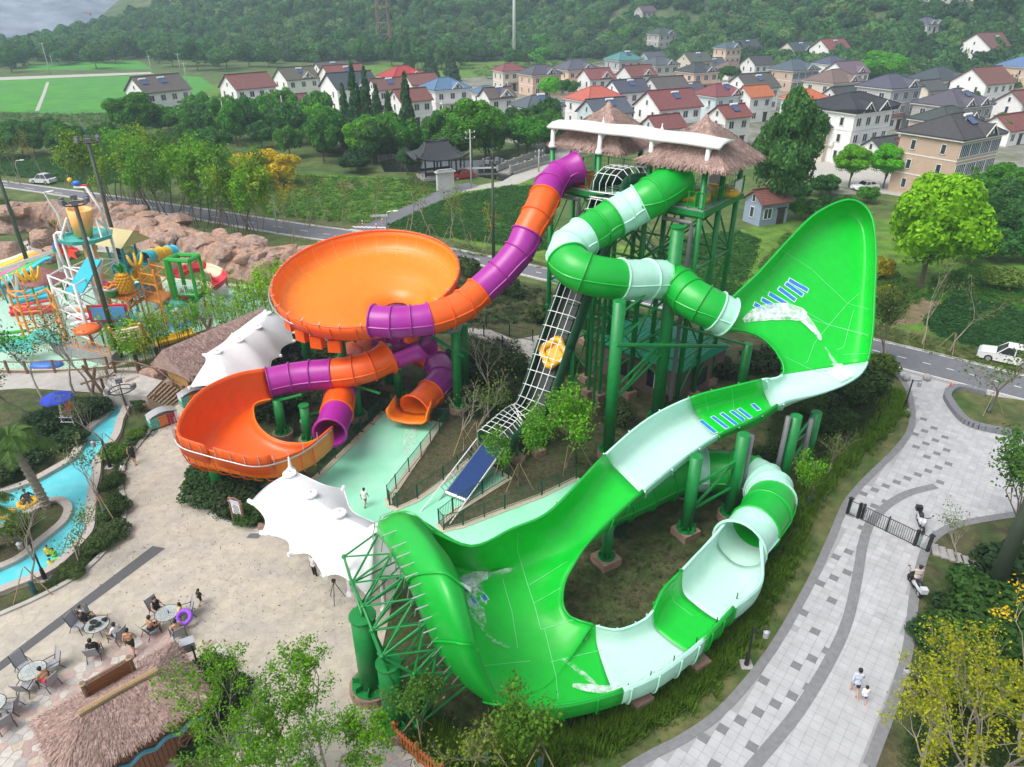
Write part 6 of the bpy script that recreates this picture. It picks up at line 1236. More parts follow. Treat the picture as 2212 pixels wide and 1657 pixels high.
def along(P,n,w,z=0.0):
 out=[]
 for i in range(n):
  k=hr_.integers(len(P)-1);f=hr_.random();q=P[k].lerp(P[k+1],f);out.append((q.x+hr_.normal(0,w),q.y+hr_.normal(0,w),z))
 return np.array(out)
pts=along(HP,2600,.34);ti=np.array([[.12,.24,.016],[.08,.17,.016],[.06,.12,.014],[.20,.32,.02]])[hr_.choice(4,len(pts),p=[.35,.3,.2,.15])]
o=scatter('hedge',pts,hr_.uniform(.45,.9,len(pts)),ti,BLADE,rng=hr_,kind=None);tag(o,'long-leaved green hedge curving round the outside of the slide lawn','hedge')
pts=along(HP,900,.3,.15);o2=scatter('leaf_layer',pts,hr_.uniform(.35,.6,len(pts)),np.tile([.08,.16,.016],(len(pts),1)),TUFT[0],rng=hr_,parent=o)
FE=thing('mesh_fence',at(1300,1570),'dark wire mesh fence on thin posts behind the long-leaved hedge','fence');inset=[q+(V((0,30,0))-q).normalized()*.9 for q in HP]
fm=foam_mat('wire_mesh',.55,.60,9,(.03,.03,.03))
for k in range(0,len(inset)-6,6):
 MB().bar(inset[k],inset[k]+V((0,0,1.5)),.03,5).build('fence_post',M_BLACK,FE);MB().grid([[q+V((0,0,.1))for q in inset[k:k+7]],[q+V((0,0,1.4))for q in inset[k:k+7]]]).build('wire_panel',fm,FE)
def cover(name,poly,n,s,cols,mesh,seed,zs=.7,z=0.0,kind='stuff'):
 rng=np.random.default_rng(seed);P=fill(ats(poly),n,rng,z);c=np.array(cols)[rng.integers(len(cols),size=n)]*rng.uniform(.8,1.2,(n,1))
 return scatter(name,P,rng.uniform(s[0],s[1],n),c,mesh,rng=rng,zs=zs,kind=kind)
LEAFY=[(.035,.12,.022),(.05,.16,.025),(.06,.19,.03)]
cover('crop_plants',[(835,490),(905,455),(985,425),(1100,402),(1190,402),(1195,470),(1180,545),(1060,525),(960,512)],3000,(.5,.95),LEAFY,TUFT[0],51)
cover('crop_plants',[(1400,560),(1500,510),(1600,500),(1640,520),(1580,680),(1440,640)],1500,(.5,.9),LEAFY,TUFT[0],52)
cover('crop_plants',[(2000,690),(2060,640),(2120,650),(2260,690),(2260,790),(2100,745),(2020,725)],1900,(.5,.9),[(.03,.11,.025),(.04,.14,.03)],TUFT[0],53)
cover('crop_plants',[(2020,600),(2100,575),(2240,600),(2240,680),(2100,640),(2000,650)],1500,(.4,.8),[(.08,.24,.02),(.06,.19,.03)],TUFT[0],54)
cover('crop_plants',[(0,330),(120,345),(250,360),(340,392),(200,400),(0,378)],2200,(.5,.9),LEAFY,TUFT[0],55)
cover('weeds',[(400,440),(480,395),(560,375),(880,388),(960,405),(850,460),(790,485),(620,470)],2600,(.35,.8),[(.07,.22,.012),(.10,.25,.015),(.05,.16,.02)],TUFT[1],56)
cover('weeds',[(1700,500),(1900,560),(2000,640),(1920,700),(1700,640),(1620,600)],1600,(.35,.8),[(.07,.2,.015),(.10,.2,.03),(.05,.14,.02)],TUFT[1],57)
cover('weeds',[(460,205),(620,180),(640,225),(450,250)],700,(.6,1.3),[(.06,.18,.02),(.05,.14,.025)],TUFT[1],58)
cover('weeds',[(1000,150),(1300,120),(1380,105),(1300,150),(1060,175)],800,(.7,1.5),[(.05,.14,.025),(.07,.16,.03)],TUFT[1],59)
cover('weeds',[(0,245),(260,246),(420,225),(430,260),(300,285),(0,290)],1200,(.5,1.2),[(.07,.2,.02),(.09,.2,.03),(.05,.14,.02)],TUFT[1],60)
cover('verge_grass',[(900,540),(1068,559),(1300,609),(1600,671),(1878,734),(2300,835),(2300,800),(1900,705),(1500,645),(1250,590),(1000,528)],1500,(.15,.4),[(.08,.15,.02),(.12,.15,.035)],TUFT[1],61)
cover('ground_ivy',[(560,740),(800,730),(830,890),(690,1010),(640,940),(560,900),(520,820)],1600,(.25,.6),[(.02,.045,.014),(.03,.06,.018),(.05,.07,.03)],TUFT[1],62)
cover('ground_ivy',[(980,720),(1120,740),(1160,860),(1080,940),(990,900)],900,(.25,.6),[(.03,.055,.018),(.05,.08,.025)],TUFT[1],63)
cover('ground_ivy',[(880,620),(1060,600),(1250,645),(1480,705),(1400,740),(1180,700),(1000,700),(900,660)],1300,(.3,.7),[(.04,.07,.02),(.07,.09,.03),(.03,.055,.018)],TUFT[1],64)
cover('ground_ivy',[(425,1020),(470,1035),(560,1060),(600,1080),(560,1140),(475,1118),(430,1075)],700,(.25,.5),[(.03,.07,.018),(.05,.08,.02)],TUFT[1],65)
cover('ground_ivy',[(2010,1290),(2211,1250),(2211,1660),(1960,1660),(1985,1500),(1995,1380)],1800,(.2,.55),[(.035,.08,.018),(.05,.10,.02),(.08,.11,.03)],TUFT[1],66)
cover('ground_ivy',[(60,1010),(160,960),(225,890),(250,868),(150,860),(60,900),(0,960),(0,1040)],1200,(.25,.6),[(.025,.06,.016),(.04,.08,.02)],TUFT[1],67)
cover('ground_ivy',[(262,965),(335,905),(340,925),(280,985),(262,1040),(266,1115),(228,1185),(165,1238),(90,1278),(100,1258),(200,1190),(232,1130),(235,1050)],900,(.15,.4),[(.05,.10,.018),(.07,.11,.03)],TUFT[1],68)
cover('ground_ivy',[(1690,830),(1880,800),(1930,860),(1880,930),(1760,1000),(1640,1000)],1400,(.25,.6),[(.035,.065,.016),(.055,.09,.02)],TUFT[1],69)
cover('bank_plants',[(0,430),(100,455),(240,480),(420,520),(620,575),(600,600),(430,560),(220,505),(60,470),(0,450)],1500,(.3,.9),[(.04,.09,.018),(.06,.12,.02),(.09,.13,.03)],TUFT[1],70)
cover('pond_reeds',[(130,300),(160,290),(230,325),(210,335)],260,(.8,1.6),[(.05,.12,.02)],TUFT[1],71)
cover('lawn_grass',[(840,1560),(1000,1600),(1200,1580),(1340,1540),(1500,1420),(1640,1240),(1700,1100),(1500,1090),(1300,1130),(1200,1300),(1000,1500)],3000,(.08,.2),[(.03,.06,.012),(.05,.07,.02),(.08,.08,.035)],TUFT[1],72)
cover('lawn_grass',[(1250,920),(1440,920),(1640,960),(1700,1000),(1560,1100),(1400,1060),(1260,1010),(1150,960)],1800,(.08,.2),[(.03,.06,.012),(.05,.07,.02)],TUFT[1],73)
rng=np.random.default_rng(77);pts=[];HW=0.80
while len(pts)<9500:
 y=rng.uniform(190,1300);x=rng.uniform(-.82*y-30,.82*y+30);z=terr(x,y)
 if z<.15 or tip_z(x,y)>3.0:continue
 if rng.random()>min(1,(420/y)**1.0+.28):continue
 pts.append((x,y,z))
pts=np.array(pts);n=len(pts)
base=np.array([[.05,.15,.04],[.07,.19,.05],[.09,.23,.055],[.14,.25,.07],[.042,.12,.04]])[rng.choice(5,n,p=[.27,.26,.2,.13,.14])]
s=rng.uniform(2.8,6.2,n);sc3=np.stack([s,s,s*rng.uniform(.75,1.15,n)],1);pts[:,2]+=sc3[:,2]*.55
for k in range(4):
 q=np.arange(n)%4==k;scatter('hill_forest',pts[q],sc3[q],base[q]*rng.uniform(.8,1.2,(q.sum(),1)),CROWN['far'][k],rng=rng)
pts=[]
zones=[(ats([(-100,160),(-100,95),(340,62),(700,66),(1100,70),(1400,62),(1640,66),(1400,92),(1000,112),(600,118),(300,128)]),620),(ats([(1250,62),(1420,16),(1650,20),(1660,60),(1450,90)]),420),(ats([(1150,40),(1400,5),(1700,2),(1700,22),(1400,24)]),500)]
for P,m in zones:
 f=fill(P,m,rng);f[:,2]=[terr(x,y)for x,y,_ in f];pts.append(f)
pts=np.concatenate(pts);pts=pts[[tip_z(x,y)<1.0 for x,y,_ in pts]];n=len(pts);s=rng.uniform(3.0,6.0,n);sc3=np.stack([s*1.1,s*1.1,s*.95],1);pts[:,2]+=sc3[:,2]*.6
base=np.array([[.05,.14,.04],[.075,.19,.045],[.10,.23,.045],[.042,.11,.04]])[rng.choice(4,n)]
for k in range(4):
 q=np.arange(n)%4==k;scatter('distant_woods',pts[q],sc3[q],base[q]*rng.uniform(.8,1.2,(q.sum(),1)),CROWN['far'][k],rng=rng)
 # children's water play area
from mathutils import noise as mnoise
M_ROCK=mat('pink_brown_rock',(.42,.25,.17),.9,noise=.28,nscale=.6,col2=(.30,.22,.19),bump=.7,bscale=3.0,dist=.25)
def rock_mesh(seed,n=12):
 r=random.Random(seed);mb=MB();mb.sphere((0,0,0),1,n*2);cuts=[(V((r.gauss(0,1),r.gauss(0,1),r.gauss(0,.8))).normalized(),r.uniform(.55,.85))for _ in range(9)];vs=[]
 for p in mb.v:
  p=V(p);p=p*(1+.28*mnoise.noise(p*1.6+V((seed*7.1,0,0))))
  for d,k in cuts:
   q=p.dot(d)
   if q>k:p=p-d*(q-k)*.85
  vs.append(tuple(p))
 mb.v=vs;return mb.mesh('boulder',M_ROCK,False)
ROCKS=[rock_mesh(i)for i in range(7)]
RW_=thing('rock_wall',at(300,540),'long pink-brown artificial rock cliff behind the kids pool','rock wall');rr=random.Random(5)
front=cr(ats([(-40,500),(30,505),(100,492),(170,505),(225,512),(290,535),(345,565),(420,580),(480,597),(560,612),(635,618)]),10)
rows=[]
for i,q in enumerate(front):
 d=front[min(i+1,len(front)-1)]-front[max(i-1,0)];n=V((-d.y,d.x,0)).normalized();row=[]
 for j in range(17):
  f=j/16;hgt=(2.7+1.1*mnoise.noise(V((i*.13,3,0))))*min(1,f*5.5)*(1 if f<.55 else 1-((f-.55)/.45)**2*1.02);step=.35*mnoise.noise(V((i*.45,j*.6,1)))+.5*mnoise.noise(V((i*.17,j*.3,9)))
  p=q+n*(f*8.5+.5*mnoise.noise(V((i*.5,j*.5,5))));p.z=max(-.1,math.floor((hgt+step)/.45)*.27+(hgt+step)*.4);row.append(p)
 rows.append(row)
MB().grid(rows).build('cliff',M_ROCK,RW_)
for k in range(70):
 i=rr.randrange(len(front));q=front[i];d=front[min(i+1,len(front)-1)]-front[max(i-1,0)];n=V((-d.y,d.x,0)).normalized();f=rr.uniform(-.6,6.5);s=rr.uniform(.7,1.7)
 o=link('boulder',ROCKS[k%7],RW_,loc=q+n*f-RW_.location+V((0,0,(.4 if f<.6 else 2.3)+rr.uniform(-.3,.2))),rz=rr.random()*6,sc=(s*1.35,s,s*rr.uniform(.5,.8)))
for k,(u,v,s,l)in enumerate([(18,560,2.2,'big brown boulder left of the rainbow slide'),(128,560,1.8,'reddish boulder below the zigzag ramp'),(92,530,2.0,'brown boulder by the upper ramp'),(265,632,1.3,'boulder under the teal tower'),(160,612,1.6,'boulder behind the thatched parasol'),(300,868,1.2,'sandstone boulder at the foot of the wooden steps'),(318,880,.9,'small sandstone boulder beside the steps'),(286,850,1.3,'sandstone boulder under the rope fence'),(345,812,1.1,'boulder behind the rope fence on the terrace'),(378,842,.8,'boulder beside the tiled cart canopy'),(330,818,1.0,'boulder left of the terrace rope fence'),(565,1140,.35,'terracotta pot-like boulder by the tent corner')]):
 link('boulder',ROCKS[k%7],None,loc=at(u,v)+V((0,0,s*.3)),sc=(s*1.2,s,s*.75),rz=k,label=l,cat='boulder')
C_=lambda n,c,**k:mat('play_'+n,c,.42,noise=.06,nscale=1.2,**k)
PW_,PT,PO_,PY,PG,PR,PC,PTN,PP_=C_('white',(.74,.74,.73)),C_('teal',(.03,.26,.32)),C_('orange',(.85,.33,.07)),C_('yellow',(.85,.50,.02)),C_('green',(.03,.38,.05)),C_('red',(.68,.03,.06)),C_('cyan',(.04,.52,.66)),C_('cream',(.72,.62,.44)),C_('pink',(.75,.10,.32))
PEACH=C_('peach',(.88,.44,.13));PWOOD=mat('play_wood',(.22,.13,.07),.8,noise=.25,nscale=3);PSHELL=C_('seagreen',(.10,.52,.42));PBLUE=C_('blue',(.03,.16,.60))
PS=thing('water_play_structure',at(240,730),'multi-coloured climbing structure with tipping bucket, towers and slides in the kids pool','play structure')
def P_(name,mb,m,sm=False,**k):return mb.build(name,m,PS,sm,**k)
def pt(u,v,base):
 """point above ground pixel base that shows at row v (u follows)"""
 p=at(*base);return V((p.x,p.y,zat(p,v)))
bc=at(243,706);zt=zat(bc,515);R4=[V((bc.x+2.0*math.cos(a),bc.y+2.0*math.sin(a),0))for a in(.6,2.17,3.74,5.31)];bzt=zt
for q in R4:P_('frame_post',MB().bar(up(q,0),up(q,zt+.6),.13,8),PW_,True)
for k in range(4):
 a,b=R4[k],R4[(k+1)%4]
 for z in(1.8,4.2,6.6,zt-.1):P_('frame_bar',MB().bar(up(a,z),up(b,z),.08,6),PW_)
 P_('frame_brace',MB().bar(up(a,1.8),up(b,4.2),.06,6),PW_);P_('frame_brace',MB().bar(up(b,4.2),up(a,6.6),.06,6),PW_)
P_('bucket_tray',MB().lathe((bc.x,bc.y,zt),[(2.3,0),(2.4,.35),(2.25,.35),(2.1,.1)],8),C_('seaglass',(.06,.45,.40)))
P_('centre_post',MB().bar((bc.x,bc.y,0),(bc.x,bc.y,zt+.1),.55,14),PEACH,True)
bk=MB();bk.lathe((0,0,0),[(.75,0),(1.08,2.55),(.95,2.55),(.85,2.2),(.8,2.1)],20);Rm=Matrix.Rotation(.12,3,'Y');bk.v=[tuple(Rm@V(q)+V((bc.x-.2,bc.y,zt+.25)))for q in bk.v];P_('tipping_bucket',bk,PEACH,True)
for sg in(-1,1):P_('bucket_yoke',MB().path([(bc.x+sg*1.9,bc.y-.8,zt+.3),(bc.x+sg*1.35,bc.y,zt+1.9),(bc.x+sg*1.9,bc.y+.9,zt+.3)],.1,6),PW_)
P_('spray_pipe',MB().path([(bc.x-2.1,bc.y+.3,zt-1),(bc.x-2.2,bc.y+.3,zt+2.2),(bc.x-2.9,bc.y+.4,zt+4.2),(bc.x-2.0,bc.y+.4,zt+4.3)],.12,8),PW_,True);P_('spray_pipe',MB().path([(bc.x+1.5,bc.y+1.2,zt),(bc.x+1.3,bc.y+1.2,zt+2.6),(bc.x+.4,bc.y+1.4,zt+4.4),(bc.x-.7,bc.y+1.5,zt+4.4)],.12,8),PW_,True)
par=V((bc.x-.4,bc.y+1.5,zt+4.75));b=MB();b.sphere(par,.3,8,sc=(1.6,.8,.9));P_('parrot_body',b,PBLUE,True);b=MB();b.sphere(par+V((-.5,0,.3)),.24,8);P_('parrot_head',b,PY,True);b=MB();b.box(par+V((.6,0,-.15)),(.7,.2,.1));P_('parrot_tail',b,PR)
ws=[at(150,735),at(205,760),at(236,735),at(182,712)]
for i,q in enumerate(ws):
 P_('frame_post',MB().bar(up(q,0),up(q,6.6),.14,8),PW_,True)
 for z in(1.2,3.2,5.4,6.5):P_('frame_bar',MB().bar(up(q,z),up(ws[(i+1)%4],z),.08,6),PW_)
 P_('frame_brace',MB().bar(up(q,1.2),up(ws[(i+1)%4],3.2),.06,6),PW_);P_('frame_brace',MB().bar(up(q,5.4),up(ws[(i+1)%4],3.2),.06,6),PW_)
z1,z2=8.2,5.2;q=[at(189,558,z1),at(221,561,z1),at(180,634,z2),at(144,630,z2)]
o=MB().add(q,[(0,1,2,3)]).build('sheet_roof',PC,PS);m_=o.modifiers.new('t','SOLIDIFY');m_.thickness=.15
for a,b in((q[0],ws[3]),(q[1],ws[2]),(q[2],ws[1]),(q[3],ws[0])):P_('roof_stay',MB().bar(a,up(b,4.5),.08,6),PW_)
P_('arch_pipe',MB().path([at(150,600,4),at(122,530,7.5),at(118,508,8.3),at(124,503,8.5),at(143,505,8.5),at(150,512,8.2),at(152,545,6.5)],.17,8),PW_,True)
for k in range(7):P_('sign_letter',MB().box(at(119+k*3.6,533+(k%2),7.2),(.38,.16,.75),.1*(k-3)),PBLUE if k<9 else PG);P_('sign_wave',MB().box(at(119+k*3.6,540+(k%2),6.8),(.42,.22,.4),.1*(k-3)),PG)
fl=at(148,538,7.0);b=MB()
for k in range(7):
 a=6.28*k/7;tip=fl+V((.15*math.cos(a),-.3,0))+V((1.1*math.cos(a),0,1.25*math.sin(a)));s_=V((-math.sin(a)*.3,0,math.cos(a)*.3));md_=fl+V((.55*math.cos(a),-.25,.6*math.sin(a)));b.add([fl,md_+s_,tip,md_-s_,fl+V((0,.2,0))],[(0,1,2,3),(4,3,2,1)])
P_('red_flower',b,C_('flame',(.80,.05,.02)))
tq=[at(268,668),at(300,674),at(322,650),at(290,644)]
for q_ in tq:P_('tower_post',MB().bar(up(q_,0),up(q_,zat(tq[0],528)+.2),.12,6),PT)
zr=zat(tq[0],528)
for z in(2.5,5.0,zr-2.6,zr):
 for k in range(4):P_('tower_beam',MB().bar(up(tq[k],z),up(tq[(k+1)%4],z),.09,6),PT)
for k in range(4):P_('tower_brace',MB().bar(up(tq[k],2.5),up(tq[(k+1)%4],5.0),.06,5),PT);P_('tower_brace',MB().bar(up(tq[k],5.0),up(tq[(k+1)%4],2.5),.06,5),PT)
cen=sum(tq,V((0,0,0)))/4;o=MB();e1=(tq[1]-tq[0]).normalized();e2=V((-e1.y,e1.x,0));A_1=[cen+e1*2.3*a+e2*1.9*b_ for a,b_ in((-1,-1),(1,-1),(1,1),(-1,1))]
o.add([up(A_1[0],zr),up(A_1[1],zr),up(A_1[2],zr),up(A_1[3],zr),up((A_1[0]+A_1[3])/2,zr+1.3),up((A_1[1]+A_1[2])/2,zr+1.3)],[(0,1,5,4),(2,3,4,5),(1,2,5),(3,0,4),(0,3,2,1)]);P_('tower_roof',o,C_('khaki',(.50,.43,.20)))
for z in(5.0,zr-2.6):P_('tower_deck',MB().prism([(p.x,p.y)for p in tq],z-.1,z),PT)
railing(PS,tq+[tq[0]],1.0,5.0,PT,gap=.25)
tube_run(PS,[(312,558,6.2),(328,552,6.0),(345,548,5.8),(362,545,5.6),(374,544,5.4)],.62,'cyyc',{'c':(PC,PC),'y':(PY,PY)},name='tube_slide',seam=False)
tube_run(PS,[(296,592,4.2),(312,600,3.6),(325,612,3.0),(318,624,2.4),(300,626,1.8)],.62,'yycc',{'c':(PT,PT),'y':(PY,PY)},name='tube_slide',seam=False)
P_('slide_post',MB().bar(at(350,650),up(at(350,650),5.0),.4,10),PEACH,True)
P_('walkway',MB().prism([(p.x,p.y)for p in ats([(205,692),(262,706),(300,690),(270,668)],2.6)],2.5,2.7),PT)
railing(PS,[(p.x,p.y)for p in ats([(205,692),(262,706),(300,690)],2.6)],1.0,2.6,PT,gap=.25)
oq=[at(252,716),at(296,728),at(318,705),at(276,692)]
for q_ in oq:P_('deck_post',MB().bar(q_,up(q_,4.1),.1,6),PO_)
P_('deck',MB().prism([(p.x,p.y)for p in oq],3.55,3.7),PO_)
for k in range(9):
 a,b=oq[0].lerp(oq[1],k/9+.02),oq[3].lerp(oq[2],k/9+.02);P_('deck_slat',MB().bar(up(a,3.76),up(b,3.76),.08,4),PO_)
for k in range(4):P_('deck_beam',MB().bar(up(oq[k],3.2),up(oq[(k+1)%4],3.2),.07,5),PO_)
for k in range(9):P_('stair_tread',MB().box(at(270,712,3.3).lerp(at(296,752,.4),k/8),(2.2,.35,.08),.6),PTN)
for dx in(-1.1,1.1):P_('stair_side',MB().bar(at(270,712,3.6)+V((dx,.4*dx,.4)),at(296,752,.5)+V((dx,.4*dx,.4)),.12,4),PO_)
tw=[at(330,705),at(362,712),at(384,692),at(352,684)]
for q_ in tw:P_('climb_post',MB().bar(q_,up(q_,6.2),.1,6),PO_)
for z in(1.2,2.8,4.6,5.6):
 for k in range(4):P_('climb_bar',MB().bar(up(tw[k],z),up(tw[(k+1)%4],z),.07,5),PO_)
P_('climb_deck',MB().prism([(p.x,p.y)for p in tw],2.7,2.82),PO_);railing(PS,tw+[tw[0]],1.0,2.8,PO_,gap=.25)
P_('bridge',MB().prism([(p.x,p.y)for p in(oq[1],tw[0],tw[3],oq[2])],2.9,3.02),PWOOD);railing(PS,[oq[1],tw[0]],1.0,2.9,PO_,gap=.25)
for c_,z in((tw[0],6.3),(at(92,700),4.6),(at(110,710),5.2)):
 b=MB()
 for k in range(6):a=1.05*k;b.path([up(c_,z-.2),up(c_,z+.3)+V((.5*math.cos(a),.5*math.sin(a),0)),up(c_,z+1.1)+V((.75*math.cos(a),.75*math.sin(a),0))],[.16,.14,.10],6)
 P_('coral_topper',b,PY,True)
pc_=at(291,662,3.75);pc_=oq[1].lerp(oq[2],.45)*.75+oq[0].lerp(oq[3],.5)*.25;n0_=len(COL.objects);b=MB();b.lathe((pc_.x,pc_.y,3.75),[(.7,0),(1.0,.6),(1.02,1.3),(.8,2.1),(.4,2.5),(0,2.6)],16);P_('pineapple_body',b,PY,True)
for j in range(7):
 b=MB()
 for k in range(13):
  a=6.283*(k+.5*(j%2))/13;rr_=[.86,.98,1.03,1.03,.97,.86,.68][j];b.sphere((pc_.x+rr_*math.cos(a),pc_.y+rr_*math.sin(a),4.0+j*.34),.2,6)
 P_('pineapple_scales',b,C_('amber',(.80,.40,.015)),True,kind='stuff')
for k in range(14):
 a=6.283*k/14*2.4;e_=.3+.9*(k/14);tip=V((pc_.x+math.cos(a)*(1.25-e_*.8),pc_.y+math.sin(a)*(1.25-e_*.8),6.5+e_*1.15));s_=V((-math.sin(a),math.cos(a),0))*.22;m2=V((pc_.x,pc_.y,6.3)).lerp(tip,.5)+V((0,0,.15));P_('pineapple_leaf',MB().add([(pc_.x,pc_.y,6.2),m2+s_,tip,m2-s_,m2+V((0,0,.12))],[(0,1,4),(1,2,4),(2,3,4),(3,0,4),(0,3,2,1)]),PG)
for o in list(COL.objects)[n0_:]:o.location=(V((pc_.x,pc_.y,3.75))-PS.location)*0+V((pc_.x,pc_.y,3.75))*(1-.72);o.scale=(.72,.72,.78)
cc=oq[0].lerp(oq[1],.30)*.95+oq[3].lerp(oq[2],.30)*.05;n0_=len(COL.objects);P_('coconut_cup',MB().lathe((cc.x,cc.y,3.75),[(.55,0),(.9,.75),(1.0,1.15)],14),PG,True);b=MB();b.lathe((cc.x,cc.y,4.85),[(1.03,-.05),(1.02,.25),(.85,.32),(.7,.2)],14);P_('coconut_rim',b,PW_,True)
for k in range(5):a=1.257*k;b=MB();b.sphere((cc.x+.45*math.cos(a),cc.y+.45*math.sin(a)-.2,5.45+.2*math.sin(a)),.42,8,sc=(1,1,.45));P_('flower_petal',b,PO_,True)
b=MB();b.sphere((cc.x,cc.y-.25,5.6),.24,8);P_('flower_heart',b,PR,True);P_('paper_umbrella',MB().lathe((cc.x-.95,cc.y+.1,5.7),[(.75,0),(.05,.42),(0,.43)],8),PP_);P_('straw',MB().bar((cc.x+.2,cc.y,5.2),(cc.x+1.5,cc.y,6.2),.07,6),PP_)
for o in list(COL.objects)[n0_:]:o.location=V((cc.x,cc.y,3.75))*(1-.7);o.scale=(.7,.7,.7)
gp=at(424,690);P_('gantry_post',MB().bar(gp,up(gp,3.0),.33,10),PG,True)
gz=zat(gp,632);gq=[up(gp,gz)+V((x,y,0))for x,y in((-1.3,-.6),(1.0,-.9),(1.3,.8),(-.9,1.0))]
P_('gantry_deck',MB().prism([(p.x,p.y)for p in gq],gz-.1,gz),PG);railing(PS,[(p.x,p.y)for p in gq]+[(gq[0].x,gq[0].y)],1.0,gz,PW_,gap=.2)
for k,w_ in((0,.34),(1,.16),(2,.16),(3,.2)):P_('gantry_upright',MB().bar(gq[k]-V((0,0,.4)),gq[k]+V((0,0,3.7)),w_,6),PG)
for k in range(4):P_('gantry_beam',MB().bar(gq[k]+V((0,0,3.6)),gq[(k+1)%4]+V((0,0,3.6)),.22,6),PG);P_('gantry_knee',MB().bar(up(gp,1.6),gq[k]-V((0,0,.1)),.12,6),PG)
sp=cr([at(*q_)for q_ in[(385,592,4.0),(410,582,4.0),(440,580,3.8),(468,592,3.5),(474,606,3.1),(460,620,2.6),(435,632,2.1),(405,640,1.5),(375,645,.9),(350,640,.5)]],6)
for k in range(0,len(sp)-1,6):
 rows=[]
 for i in range(k,min(k+7,len(sp))):
  t,e_,g_=frame_ring(sp,i,0);rows.append([sp[i]+e_*math.cos(math.pi*(1+j/8))*.75+g_*(math.sin(math.pi*(1+j/8))*.75+.35)for j in range(9)])
 o=MB().grid(rows).build('flume_section',PR if(k//6)%3!=2 else PTN,PS,True);m_=o.modifiers.new('t','SOLIDIFY');m_.thickness=.1;m_.offset=0
for q_ in((466,640),(400,665)):P_('flume_post',MB().bar(at(*q_),up(at(*q_),2.2),.13,8),PTN)
for pth in([(272,704,2.6),(286,716,2.1),(302,728,1.5),(318,738,.9),(312,748,.5),(285,752,.35)],[(337,744,.5),(370,736,.45),(400,727,.4),(424,719,.35)]):
 S_=cr(ats([])or[at(*q_)for q_ in pth],6);rows=[]
 for i in range(len(S_)):
  t,e_,g_=frame_ring(S_,i,0);rows.append([S_[i]+e_*math.cos(math.pi*(1+j/8))*.7+g_*(math.sin(math.pi*(1+j/8))*.55+.35)for j in range(9)])
 o=MB().grid(rows).build('yellow_flume',PY,PS,True);m_=o.modifiers.new('t','SOLIDIFY');m_.thickness=.1;m_.offset=0
P_('ramp',MB().prism([(p.x,p.y)for p in ats([(110,742),(150,735),(255,756),(240,772)],1.0)],.1,1.05),mat('play_concrete',(.30,.30,.29),.85,noise=.15,nscale=1));railing(PS,[(p.x,p.y)for p in ats([(112,742),(170,754),(240,770)],1.0)],1.0,1.05,PO_,gap=.25)
for px in((42,0),(75,0),(60,14),(100,10),(122,-6),(135,8)):
 q_=at(px[0]+14,738+px[1]);P_('gate_post',MB().bar(q_,up(q_,5.2),.11,6),PO_)
for a,b in(((56,738),(89,738)),((74,752),(114,748)),((136,732),(114,748)),((56,738),(74,752)),((136,732),(149,746))):
 for z in(2.0,3.6,5.1):P_('gate_beam',MB().bar(up(at(*a),z),up(at(*b),z),.08,6),PO_)
for k,(u,v)in enumerate([(178,668),(182,686),(190,702)]):
 c=at(u,v,3.4-k*.6);b=MB();b.sphere(c,1,12,sc=(1.75,.18,.48));P_('surfboard',b,PW_,True);b=MB();b.sphere(c+V((0,-.08,0)),1,10,sc=(.9,.16,.26));P_('surfboard_stripe',b,[PO_,PR,PT][k],True)
pb=at(234,676,3.6);P_('picture_board',MB().box(pb,(3.4,.2,1.6),.12),PR);P_('picture',MB().box(pb+V((.1,-.12,0)),(2.9,.1,1.2),.12),C_('skyblue',(.10,.34,.70)));P_('picture_ground',MB().box(pb+V((-.4,-.18,-.42)),(2.0,.1,.35),.12),PG)
b=MB()
for k in range(6):a=1.05*k;b.bar(pb+V((-1.4,-.2,.5)),pb+V((-1.4+.6*math.cos(a),-.2,.5+.45*math.sin(a))),.12,5,.04)
P_('picture_palm',b,PG)
for dx in(-1.2,1.2):P_('board_post',MB().bar((pb.x+dx,pb.y,0),(pb.x+dx,pb.y,3.0),.1,6),PG)
T=thing('spray_mushroom',at(213,768),'orange disc spray mushroom on a slanted post in the pool','water feature');q_=at(213,768);MB().bar(q_,up(q_,2.4)+V((-.3,0,0)),.13,8).build('post',C_('vermilion',(.75,.14,.02)),T,True);MB().lathe(up(q_,2.4)+V((-.3,0,0)),[(.2,0),(1.15,.1),(1.2,.3),(.9,.5),(0,.55)],14).build('disc',C_('vermilion',(.75,.14,.02)),T,True)
T=thing('dolphin_fountain',at(390,706),'teal and white dolphin fountain on a blue wave base','water feature');q_=at(390,704)
b=MB();b.path([up(q_,.2),up(q_,1.0)+V((-.2,0,0)),up(q_,1.8)+V((-.5,0,0)),up(q_,2.35)+V((-.2,0,0)),up(q_,2.3)+V((.6,0,0)),up(q_,2.1)+V((1.1,0,0))],[.3,.5,.55,.5,.35,.12],10);b.build('dolphin_back',C_('turquoise',(.02,.42,.38)),T,True)
b=MB();b.path([up(q_,.2)+V((.2,-.2,0)),up(q_,1.0)+V((.1,-.25,0)),up(q_,1.8)+V((-.1,-.25,0)),up(q_,2.1)+V((.3,-.2,0))],[.25,.45,.42,.2],10);b.build('dolphin_belly',PW_,T,True)
b=MB();b.add([up(q_,1.8)+V((-.7,0,0)),up(q_,1.2)+V((-1.5,0,0)),up(q_,1.1)+V((-1.3,0,.0)),up(q_,1.4)+V((-.7,.15,0))],[(0,1,2,3),(3,2,1,0)]);b.build('dolphin_fin',MATS['play_turquoise'],T);MB().lathe(q_,[(1.2,0),(1.0,.3),(.7,.2),(0,.2)],12).build('wave_base',C_('azure',(.10,.45,.75)),T,True)
T=thing('water_dome',at(480,640),'white ball-shaped water dome standing in the pool','water feature');b=MB();b.sphere(up(at(480,643),.8),.85,14);b.build('dome',PW_,T,True)
